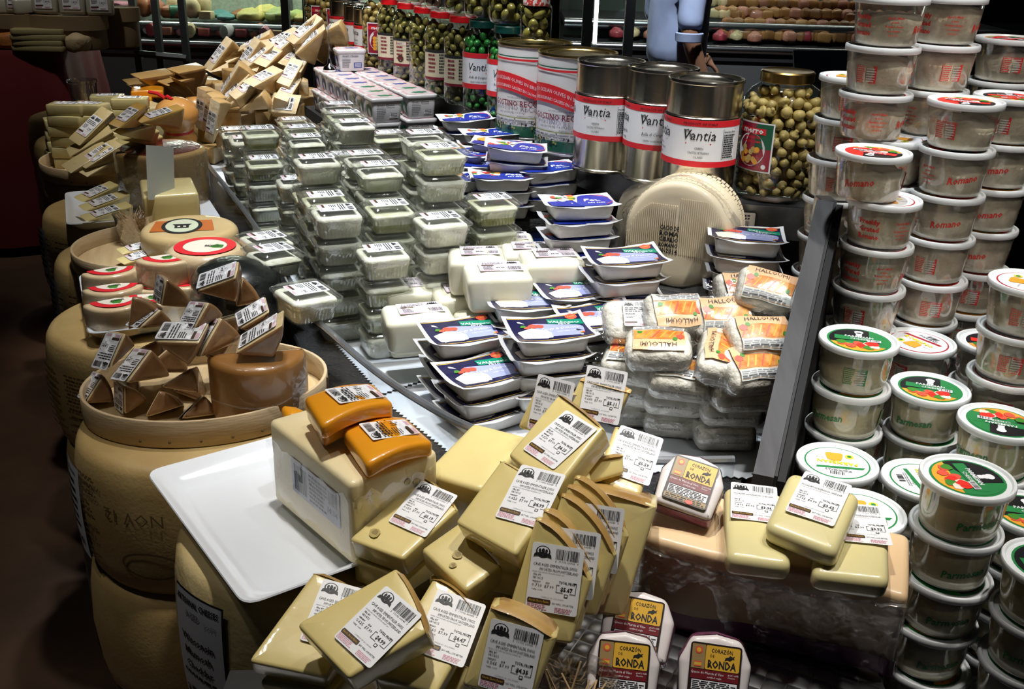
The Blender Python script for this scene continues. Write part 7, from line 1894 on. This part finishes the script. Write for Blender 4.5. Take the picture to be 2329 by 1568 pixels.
NAMES = {'pink': 'pink ham slab', 'rust': 'rust coloured ham', 'ham': 'cured ham', 'cream': 'cream coloured cheese', 'green': 'green wrapped roll', 'lettuce': 'mound of shredded lettuce', 'yellow': 'mound of yellow salad', 'red': 'packet of red salami', 'white': 'white wrapped salami', 'bread': 'golden bread roll', 'crust': 'dark crusted roll', 'teal': 'teal wrapped cheese'}
def put_food(kind, shape, p, size, yaw, where, group, cat='food', tilt=0):
    o = ob({'bread': 'bread_roll', 'crust': 'bread_roll', 'red': 'salami_packet', 'white': 'salami_packet', 'pink': 'ham', 'rust': 'ham', 'ham': 'ham'}.get(kind, 'deli_food'), food(kind, 1, 1, 1, shape), None, T(*p) @ RZ(rad(yaw)) @ RY(rad(tilt)) @ S(*size))
    return tag(o, f'{NAMES[kind]}, {where}', cat, group)
def deli(x0, x1, y, name, label, bays, zs, lamp=True, wallm=None, lm=None):
    """long glass fronted counter case: two food decks, back wall, canopy"""
    root = empty(name, T((x0 + x1) / 2, y, 0)); inv = T(-(x0 + x1) / 2, -y, 0); z1_, z2_ = zs
    def B_(b, mt, nm): return MB().add(box(*b), mt, smooth=False).build(nm, root, inv)
    B_((x0, x1, y, y + .9, .08, z2_ - .10), dgrey, 'base_body'); B_((x0, x1, y - .02, y + .35, z2_ - .10, z2_ - .02), mat('case_shelf', (.05, .05, .055), .3, .5), 'lower_deck')
    B_((x0, x1, y + .18, y + .85, z1_ - .05, z1_ - .012), mat('case_shelf', (.05, .05, .055), .3, .5), 'upper_deck')
    MB().add(tube([(x0, y - .03, z2_ - .035), (x1, y - .03, z2_ - .035)], .022, 10), dchrome).build('front_trim', root, inv); MB().add(tube([(x0, y + .165, z1_ - .03), (x1, y + .165, z1_ - .03)], .03, 10), dchrome).build('shelf_trim', root, inv)
    B_((x0, x1, y + .88, y + .92, .1, z1_ + .75), wallm or backlit, 'back_wall'); B_((x0, x1, y + .25, y + .95, z1_ + .62, z1_ + .72), dgrey, 'canopy')
    if lamp: B_((x0 + .05, x1 - .05, y + .40, y + .44, z1_ + .585, z1_ + .605), lm or lit, 'strip_light')
    n = bays
    for i in range(n):
        a = x0 + (x1 - x0) * i / n; b = x0 + (x1 - x0) * (i + 1) / n
        MB().add(loft([[(a + .01, y + .0, z2_ + .02), (b - .01, y + .0, z2_ + .02)], [(a + .01, y + .05, z1_ + .25), (b - .01, y + .05, z1_ + .25)], [(a + .01, y + .22, z1_ + .58), (b - .01, y + .22, z1_ + .58)]], False, False, False), cglass).build('glass_panel', root, inv)
        MB().add(box(a - .008, a + .008, y + .86, y + .88, z2_, z1_ + .6), dgrey, smooth=False).build('wall_strip', root, inv)
    tag(root, label, 'deli case'); return root
DY = 6.25
deli(-2.75, -.35, DY, 'deli_case', 'lit glass deli case with cold cuts at the back left', 4, (.95, .874))
bq = [('pink', 'slab', 275, 28, (.20, .2, .22)), ('pink', 'slab', 290, 46, (.16, .16, .10)), ('rust', 'round', 333, 32, (.13, .16, .16)), ('ham', 'round', 345, 44, (.15, .14, .12)), ('ham', 'round', 358, 26, (.10, .12, .16)), ('cream', 'round', 385, 18, (.12, .12, .16)), ('rust', 'loaf', 395, 26, (.18, .2, .2)), ('green', 'round', 375, 44, (.05, .05, .06)), ('green', 'roll', 402, 42, (.10, .3, .3)), ('rust', 'round', 428, 32, (.08, .1, .12)), ('cream', 'round', 440, 24, (.14, .12, .16)), ('cream', 'round', 455, 28, (.12, .1, .17)), ('cream', 'slab', 472, 30, (.10, .12, .12)), ('teal', 'mound', 490, 40, (.18, .2, .14)), ('teal', 'mound', 515, 42, (.14, .2, .12)), ('rust', 'mound', 540, 44, (.16, .2, .16)), ('yellow', 'mound', 572, 42, (.22, .24, .22)), ('yellow', 'mound', 600, 42, (.26, .24, .26)), ('lettuce', 'mound', 640, 44, (.26, .24, .24)), ('lettuce', 'mound', 672, 46, (.2, .24, .18)), ('yellow', 'mound', 695, 47, (.2, .22, .16)), ('green', 'mound', 730, 46, (.2, .2, .16)), ('cream', 'mound', 760, 46, (.18, .2, .14))]
for i, (kd, sh, px, py, sz) in enumerate(bq):
    p = at(px, 52, .94); t = (DY + .34) / p.y; x = p.x * t
    back = .12 if i % 2 else 0
    sz = (sz[0] * .8, sz[1] * .75, sz[2] * .8)
    put_food(kd, sh, (x, DY + .34 + back, .951 + (sz[2] * .5 if sh == 'round' else 0)), sz, i * 37 % 60 - 30, f'{ORD[i] if i < 20 else ORD[i - 20] + " past twentieth"} from the left in the deli case', 'foods on the upper deck of the deli case')
for i in range(24):
    x = -2.45 + i * .075; kd = ('red', 'red', 'white', 'red', 'ham', 'pink', 'cream')[i % 7]; q = ('roll', 'slab')[i % 3 == 1]
    put_food(kd, q, (x, DY + .11 + (i % 3) * .05, .872), (.14, .16, .22) if q == 'roll' else (.07, .11, .09), ((i * 53) % 36 + 72) if q == 'roll' else (i * 31) % 30 - 15, f'{ORD[i % 20]} {"along" if i < 20 else "near the right end"} on the lower deck', 'packets on the lower deck of the deli case', tilt=(i * 29 % 6) - 3)
RY_ = 6.0
deli(.25, 2.9, RY_, 'bread_case', 'dim glass case with bread rolls at the back right', 3, (1.064, .965), True, mat('dim_back_wall', (.10, .13, .12), .6), mat('dim_case_light', (1, 1, 1), .5, emit=((1, .95, .85), 13)))
q_ = random.Random(8)
for i in range(46):
    x = .95 + (i % 23) * .062; lay = i // 23
    put_food(('bread', 'crust', 'bread', 'ham')[i % 4] if i % 23 > 4 else 'cream', 'loaf', (x, RY_ + .30 + .14 * lay + q_.uniform(-.03, .03), 1.068 + .058 * lay), (.078, .08, .12), q_.uniform(-30, 30), f'{"rear" if lay else "front"} layer, {ORD[(i % 23) % 20]} {"from left" if i % 23 < 20 else "past the twentieth"}, upper deck of bread case', 'rolls on the upper deck of the bread case', 'bread', q_.uniform(-5, 5))
for i in range(22):
    x = .55 + i * .1
    put_food(('bread', 'crust', 'ham', 'red')[i % 4] if i > 8 else ('red', 'cream', 'ham')[i % 3], 'loaf' if i > 8 else 'mound', (x, RY_ + .10 + .05 * (i % 2), .966), (.088, .09, .13), q_.uniform(-30, 30), f'{ORD[i % 20]} {"from left" if i < 20 else "past the twentieth"} on the lower deck of the bread case', 'foods on the lower deck of the bread case', 'food', q_.uniform(-4, 4))
for i in range(57):
    lay, c = i // 19, i % 19
    x = 1.18 + c * .062 + (lay % 2) * .03
    put_food(('bread', 'crust', 'bread', 'ham', 'crust')[(c * 3 + lay) % 5], 'loaf', (x, RY_ + .155 + .07 * lay, .966 + .058 * lay), (.080, .09, .125), q_.uniform(-35, 35), f'{("front", "middle", "top rear")[lay]} row of the big heap in bread case, {ORD[c]} from left', 'rolls heaped on the lower deck of the bread case', 'bread', q_.uniform(-5, 5))
# lit tube and posts
def post(px0, px1, y0, ydep, lb, r=.017, zt=2.2, zb=0.0, name='rack_post'):
    a = atd(px0, y0, ydep); m = MB(); m.add(box(-r, r, -r, r, zb, zt), mat('post_grey', (.10, .105, .115), .4, .5), smooth=False)
    return tag(m.build(name, None, T(a.x, a.y, 0)), lb, 'post', None)
root = empty('aisle_rack', T(-1.8, 5.0, 0))
for k, px in enumerate((304, 354, 414)):
    a = atd(px + 6, 80, 5.0); MB().add(box(-.016, .016, -.016, .016, .002, 2.1), mat('post_grey', (.10, .105, .115), .4, .5), smooth=False).build('upright', root, T(a.x + 1.8, a.y - 5.0, 0))
a, b = atd(318, 122, 5.0), atd(425, 132, 5.0)
MB().add(tube([a - V((1.8 * -1, 5.0, 0)) if False else (a.x + 1.8, a.y - 5.0, a.z), (b.x + 1.8, b.y - 5.0, b.z)], .018, 6), mat('post_grey', (.10, .105, .115), .4, .5)).build('cross_bar', root)
tag(root, 'grey three legged rack frame in the aisle before the deli case', 'rack')
for k, (px, d, lb) in enumerate(((650, 5.4, 'dark post left of the mound of wedges'), (699, 5.4, 'dark post just left of the far mushroom jars'), (1336, 4.2, 'thin dark post behind the tall tins'), (1432, 4.2, 'dark post left of the person'))): post(px, px, 40, d, lb, .02)
a = atd(1356, 26, 5.6)
m = MB(); m.add(box(-.012, .012, -.012, .012, -.18, .16), dgrey, smooth=False); root = m.build('light_strip', None, T(a.x, a.y, a.z)); MB().add(box(-.010, .010, -.016, -.0122, -.17, .15), lit, smooth=False).build('lit_tube', root); tag(root, 'upright lit strip inside the glass case behind the tins', 'lamp')
tag(MB().add(rprism(rrect(.06, .06, .01), .9, .005), dgrey).build('lamp_pedestal', None, T(a.x, a.y, .0)), 'grey pedestal under the upright lit strip', 'pedestal')
# red clothed table with boxes, far left
root = empty('clothed_table', T(-2.95, 5.1, 0))
clothm = mat('red_cloth', (.13, .004, .006), .8, bump=(12, .3))
m = MB(); o = rrect(1.5, .95, .05, 4)
pts = []
for i in range(len(o)):
    p, q2 = V(o[i]), V(o[(i + 1) % len(o)]); n = max(1, int((q2 - p).length / .06))
    for j in range(n): pts.append(tuple(p + (q2 - p) * j / n))
rings = [[(x * s + (.02 * math.sin(i * 1.3) if z < .5 else 0) * (x / .75), y * s + (.02 * math.sin(i * 1.1) if z < .5 else 0), z) for i, (x, y) in enumerate(pts)] for s, z in ((1.10, .05), (1.06, .45), (1.0, .945), (.985, .967))]
m.add(loft(rings, False, True), clothm); m.build('red_cloth', root, RZ(rad(12))); tag(root, 'dark table with a red cloth reaching the floor, far left', 'table')
kraft = mat('kraft_box', (.22, .15, .075), .7, vary=.1); 
tb = []
for i, (px, py, w_, h_, lb) in enumerate(((40, 88, .34, .15, 'left brown round box on the red cloth'), (160, 82, .36, .15, 'wide brown round box on the red cloth'), (268, 75, .22, .18, 'right brown box behind the wide one'))):
    p = at(px, py + 30,   .97); y = min(max(p.y, 4.9), 5.35); t = y / p.y
    x = p.x * t; m = MB(); m.add(rprism(circle(w_ / 2, 28, w_ / 2), h_, .01, 2), kraft); m.add(lathe([(w_ / 2 + .012, h_ - .06), (w_ / 2 + .012, h_ + .002), (w_ / 2 - .01, h_ + .002)], 28), kraft)
    tag(m.build('kraft_box', None, T(x, y, .9685) @ S(1, .62, 1)), lb, 'box'); tb.append((x, y, .9685 + h_ + .002, w_))
pk_m = MB().add(rprism(rrect(.12, .06, .02, 3), .13, .015, 3, rings=1), mat('pale_pack', (.50, .47, .38), .4, coat=.8, crough=.08, cbump=(30, .6)), None, wob(.004, 12, 3)).mesh('film_pack')
TK2 = ticket('wedge', '$5.00', full=False, w=.075, h=.085)
n = 0
for lay in range(2):
    for i in range(4 - lay):
        x = tb[1][0] - .20 + i * .125 + lay * .06; y = tb[1][1] - .02 + lay * .06
        o = ob('film_pack', pk_m, None, T(x, y, tb[1][2] + lay * .131) @ RZ(rad(4 * i)))
        ob('price_label', TK2, o, T(0, -.0325, .07) @ RX(PI / 2)); tag(o, f'{"upper" if lay else "lower"} film wrapped pack, {ORD[i]} from left on the wide round box', 'pack', 'film packs on the wide box')
for i in range(3):
    x = tb[0][0] - .13 + i * .11; o = ob('film_pack', pk_m, None, T(x, tb[0][1] - .03, tb[0][2]) @ RZ(rad(20 * i)) @ S(1, .8, .5)); tag(o, f'low film pack, {ORD[i]} from left on the left round box', 'pack', 'film packs on the left box')
cream_sl = mat('dull_slice', (.34, .28, .13), .5)
for i in range(4):
    p = at(92, 112, .98); t = 4.78 / p.y
    o = MB().add(rprism(rrect(.24 - .01 * (i % 2), .12, .02), .024, .004), cream_sl).build('cheese_slab', None, T(p.x * t, 4.80, .9685 + i * .0245) @ RZ(rad(3 * i))); tag(o, f'{ORD[i]} slab from below, stacked in front of the round boxes', 'cheese', 'dim slabs on the red cloth')
p = at(175, 115, .98); t = 4.80 / p.y
o = MB().add(rprism(circle(.06, 16), .07, .02, 3, dome=.02), mat('popcorn_bag', (.48, .36, .20), .6, bump=(40, 1)), None, wob(.012, 20, 2)).build('snack_bag', None, T(p.x * t, 4.82, .9685)); tag(o, 'small bag of pale snacks in front of the wide box', 'bag')
p = at(22, 115, .98); t = 4.80 / p.y
o = MB().add(rprism(circle(.08, 16), .07, .02, 3, dome=.02), mat('orange_bag', (.40, .14, .03), .6, bump=(40, 1)), None, wob(.012, 20, 6)).build('snack_bag', None, T(p.x * t, 4.84, .9685)); tag(o, 'bag of orange snacks at the left picture edge', 'bag')
# work counter behind the shelf: paper, roll, carton
root = empty('work_counter', T(1.35, 3.7, 0)); MB().add(box(-.75, .85, -.32, .32, .85, .90), mat('counter_dark', (.03, .03, .033), .4), smooth=False).build('counter_top', root); MB().add(box(-.7, .8, -.28, .28, .02, .8495), black, smooth=False).build('counter_body', root); tag(root, 'dark work counter behind the tins', 'counter')
m = MB(); q_ = wob(.012, 9, 3); gx = 14
m.add(loft([[(-.26 + .52 * i / gx, -.12 + .24 * j / 8, .012 + .012 * math.sin(i * .9) * math.sin(j * 1.1)) for i in range(gx + 1)] for j in range(9)], False, False, False), mat('loose_paper', (.52, .60, .72), .6), None, q_)
p = at(1690, 172, .93); tag(m.build('loose_paper', None, T(p.x * 3.7 / p.y, 3.62, .915)), 'crumpled pale paper lying behind the nearest tin', 'paper')
p = at(1900, 165, .95); t = 3.55 / p.y
m = MB(); m.add(lathe([(.02, -.26), (.055, -.26), (.055, .26), (.02, .26)], 28), mat('paper_roll', (.42, .46, .38), .45), RY(PI / 2)); root = m.build('wrap_roll', None, T(p.x * t + .05, 3.56, .957) @ RZ(rad(-6))); MB().add(lathe([(0, -.29), (.018, -.29), (.018, .29), (0, .29)], 14), kraft, RY(PI / 2)).build('core', root); tag(root, 'pale roll of wrapping film on the work counter', 'roll')
p = at(1880, 120, 1.0); t = 3.85 / p.y
root = empty('cardboard_carton', T(p.x * t + .10, 3.83, .9015) @ RZ(rad(8)))
cm = mat('carton_blue', (.26, .30, .38), .6); MB().add(box(-.17, .17, -.11, .11, 0, .15), cm, smooth=False).build('carton_body', root); MB().add(box(-.17, .17, -.004, .004, 0, .12), cm, smooth=False).build('lid_flap', root, T(0, .114, .15) @ RX(rad(-28)))
MB().add(quad(-.12, .05, -.06, .10), blue, T(0, -.111, 0) @ RX(PI / 2), None, False).build('blue_mark', root); tag(root, 'open pale blue carton beside the tubs', 'carton')
root = empty('black_crate', T(1.05, 2.86, 0)); MB().add(rprism(rrect(.62, .40, .02), .14, .012), black).build('crate_body', root, T(0, 0, .855)); MB().add(rprism(rrect(.5, .3, .02), .85, .01), black).build('crate_stand', root, T(0, 0, .003)); MB().add(tube([(-.28, -.17, .998), (.28, -.17, .998), (.28, .17, .998), (-.28, .17, .998)], .008, 6, True), mat('dark_rim', (.05, .05, .055), .25)).build('rim', root); tag(root, 'black crate between the mushroom jar and the tub stacks', 'crate')

# ------------------------------------------------------------------ the person behind
shirt = mat('blue_shirt', (.36, .44, .66), .75, col2=(.31, .38, .60), nsc=14, bump=(9, .5)); skin = mat('skin', (.30, .15, .09), .5); trous = mat('dark_trousers', (.02, .022, .03), .8); hairm = mat('dark_hair', (.02, .014, .01), .6)
def skinned(name, verts, edges, radii, mt, parent=None, sub=2, fn=None, root=0):
    me = bpy.data.meshes.new(name); me.from_pydata(verts, edges, [])
    o = bpy.data.objects.new(name, me); COL.objects.link(o)
    s = o.modifiers.new('skin', 'SKIN'); s.use_smooth_shade = True
    for v, r in zip(me.skin_vertices[0].data, radii): v.radius = r if isinstance(r, tuple) else (r, r)
    me.skin_vertices[0].data[root].use_root = True
    b = o.modifiers.new('sub', 'SUBSURF'); b.levels = sub; b.render_levels = sub
    dg = bpy.context.evaluated_depsgraph_get(); ev = o.evaluated_get(dg)
    m2 = bpy.data.meshes.new_from_object(ev); bpy.data.objects.remove(o)
    m2.materials.clear(); m2.materials.append(mt)
    for p in m2.polygons: p.use_smooth = True
    if fn:
        for v in m2.vertices: v.co = fn(v.co)
    return ob(name, m2, parent)
def person():
    # local: faces +x, z up, standing height 1.76
    root = None
    b = skinned('person', [(0, 0, .95), (0, 0, 1.12), (0, 0, 1.30), (-.01, 0, 1.42), (.01, 0, 1.50), (.03, 0, 1.56),
                           (.02, 0, 1.66), (0, .09, .88), (.02, .095, .48), (-.02, .10, .10), (.12, .105, .04), (0, -.09, .88), (.03, -.095, .48), (-.02, -.10, .10), (.12, -.105, .04),
                           (-.01, .17, 1.41), (-.03, .23, 1.12), (.16, .22, 1.02), (.23, .20, .97), (-.01, -.17, 1.41), (-.05, -.24, 1.12), (.04, -.25, .90), (.08, -.23, .83)],
                [(0, 1), (1, 2), (2, 3), (3, 4), (4, 5), (5, 6), (0, 7), (7, 8), (8, 9), (9, 10), (0, 11), (11, 12), (12, 13), (13, 14), (3, 15), (15, 16), (16, 17), (17, 18), (3, 19), (19, 20), (20, 21), (21, 22)],
                [(.12, .15), (.12, .145), (.125, .16), (.10, .14), .055, .055, .085, .085, .06, .045, .038, .085, .06, .045, .038, .058, .045, .036, .028, .058, .045, .036, .028], skin)
    me = b.data; me.materials.append(trous); me.materials.append(hairm)
    for p in me.polygons:
        c = p.center
        if c.z < .98 and abs(c.y) < .19 and c.z > .03: p.material_index = 1
    # shirt as its own loose layer
    sh = skinned('shirt', [(0, 0, .90), (0, 0, 1.10), (0, 0, 1.29), (-.01, 0, 1.41), (.0, 0, 1.475), (-.01, .17, 1.40), (-.03, .235, 1.13), (-.01, -.17, 1.40), (-.05, -.245, 1.13)],
                 [(0, 1), (1, 2), (2, 3), (3, 4), (3, 5), (5, 6), (3, 7), (7, 8)], [(.16, .19), (.145, .175), (.145, .18), (.12, .155), .062, .074, .056, .074, .056], shirt, b, 2, lambda p: p + V(noise.noise_vector(V(p) * 9)) * .012)
    for s in (-1, 1):
        if s < 0: MB().add(lathe([(.056, -.02), (.062, -.016), (.064, .018), (.056, .022)], 16), shirt, T(-.032 if s > 0 else -.052, s * .242, 1.115)).build('rolled_cuff', b)
        # hand: palm and five fingers
        base = V((.235, .197, .965)) if s > 0 else V((.085, -.228, .82)); d = V((.8, -.2, -.5)).normalized() if s > 0 else V((.35, .15, -.92)).normalized()
        side = V((0, 0, 1)).cross(d).normalized(); nn = d.cross(side)
        vs = [base, base + d * .05]; es = [(0, 1)]; rs = [(.022, .03), (.018, .034)]
        for k in range(4):
            o_ = side * (-.027 + .018 * k); l = (.062, .074, .078, .066)[k]; i0 = len(vs)
            vs += [base + d * .06 + o_, base + d * (.06 + l * .5) + o_ - nn * .008, base + d * (.06 + l * .85) + o_ - nn * .026]; es += [(1, i0), (i0, i0 + 1), (i0 + 1, i0 + 2)]; rs += [.010, .009, .008]
        i0 = len(vs); vs += [base + d * .02 + side * .035, base + d * .05 + side * .048, base + d * .075 + side * .046 - nn * .01]; es += [(0, i0), (i0, i0 + 1), (i0 + 1, i0 + 2)]; rs += [.012, .010, .009]
        skinned('hand', [tuple(v) for v in vs], es, rs, skin, b, 1)
    hd = MB(); hd.add(ball(.098, .078, .122, 20, 14), skin, T(.03, 0, 1.66), lambda p: V((p.x * (1 - .12 * (p.z < -.04)), p.y * (1 - .25 * max(0, -p.z / .12)), p.z))); hd.add(ball(.016, .012, .02, 8, 6), skin, T(.128, 0, 1.645)); hd.add(ball(.012, .006, .028, 8, 6), skin, T(.02, .078, 1.65)); hd.add(ball(.012, .006, .028, 8, 6), skin, T(.02, -.078, 1.65))
    hd.build('head', b)
    for s in (-1, 1): MB().add(ball(.011, .013, .010, 8, 6), white_ink, T(.112, s * .03, 1.668)).build('eye', b); MB().add(ball(.006, .006, .006, 8, 6), ink, T(.120, s * .031, 1.668)).build('pupil', b)
    MB().add(ball(.006, .022, .006, 8, 6), mat('lips', (.35, .12, .10), .5), T(.112, 0, 1.602)).build('mouth', b)
    MB().add(lathe([(.092, -.03), (.098, .02), (.085, .075), (.05, .112), (0, .125)], 20), hairm, T(.018, 0, 1.665), lambda p: V((p.x, p.y * .86, p.z + .02 * (p.x > .05)))).build('hair', b)
    for s in (-1, 1): MB().add(rprism(rrect(.27, .095, .045, 5), .07, .02, 3, taper=1.05), black, T(.06, s * .10, .002)).build('shoe', b)
    p = at(1540, 90, 1.06); t = 5.0 / p.y
    b.matrix_basis = T(p.x * t, 5.0, 0) @ RZ(rad(16))
    tag(b, 'person in a light blue shirt with rolled sleeves standing beyond the tins', 'person')
person()
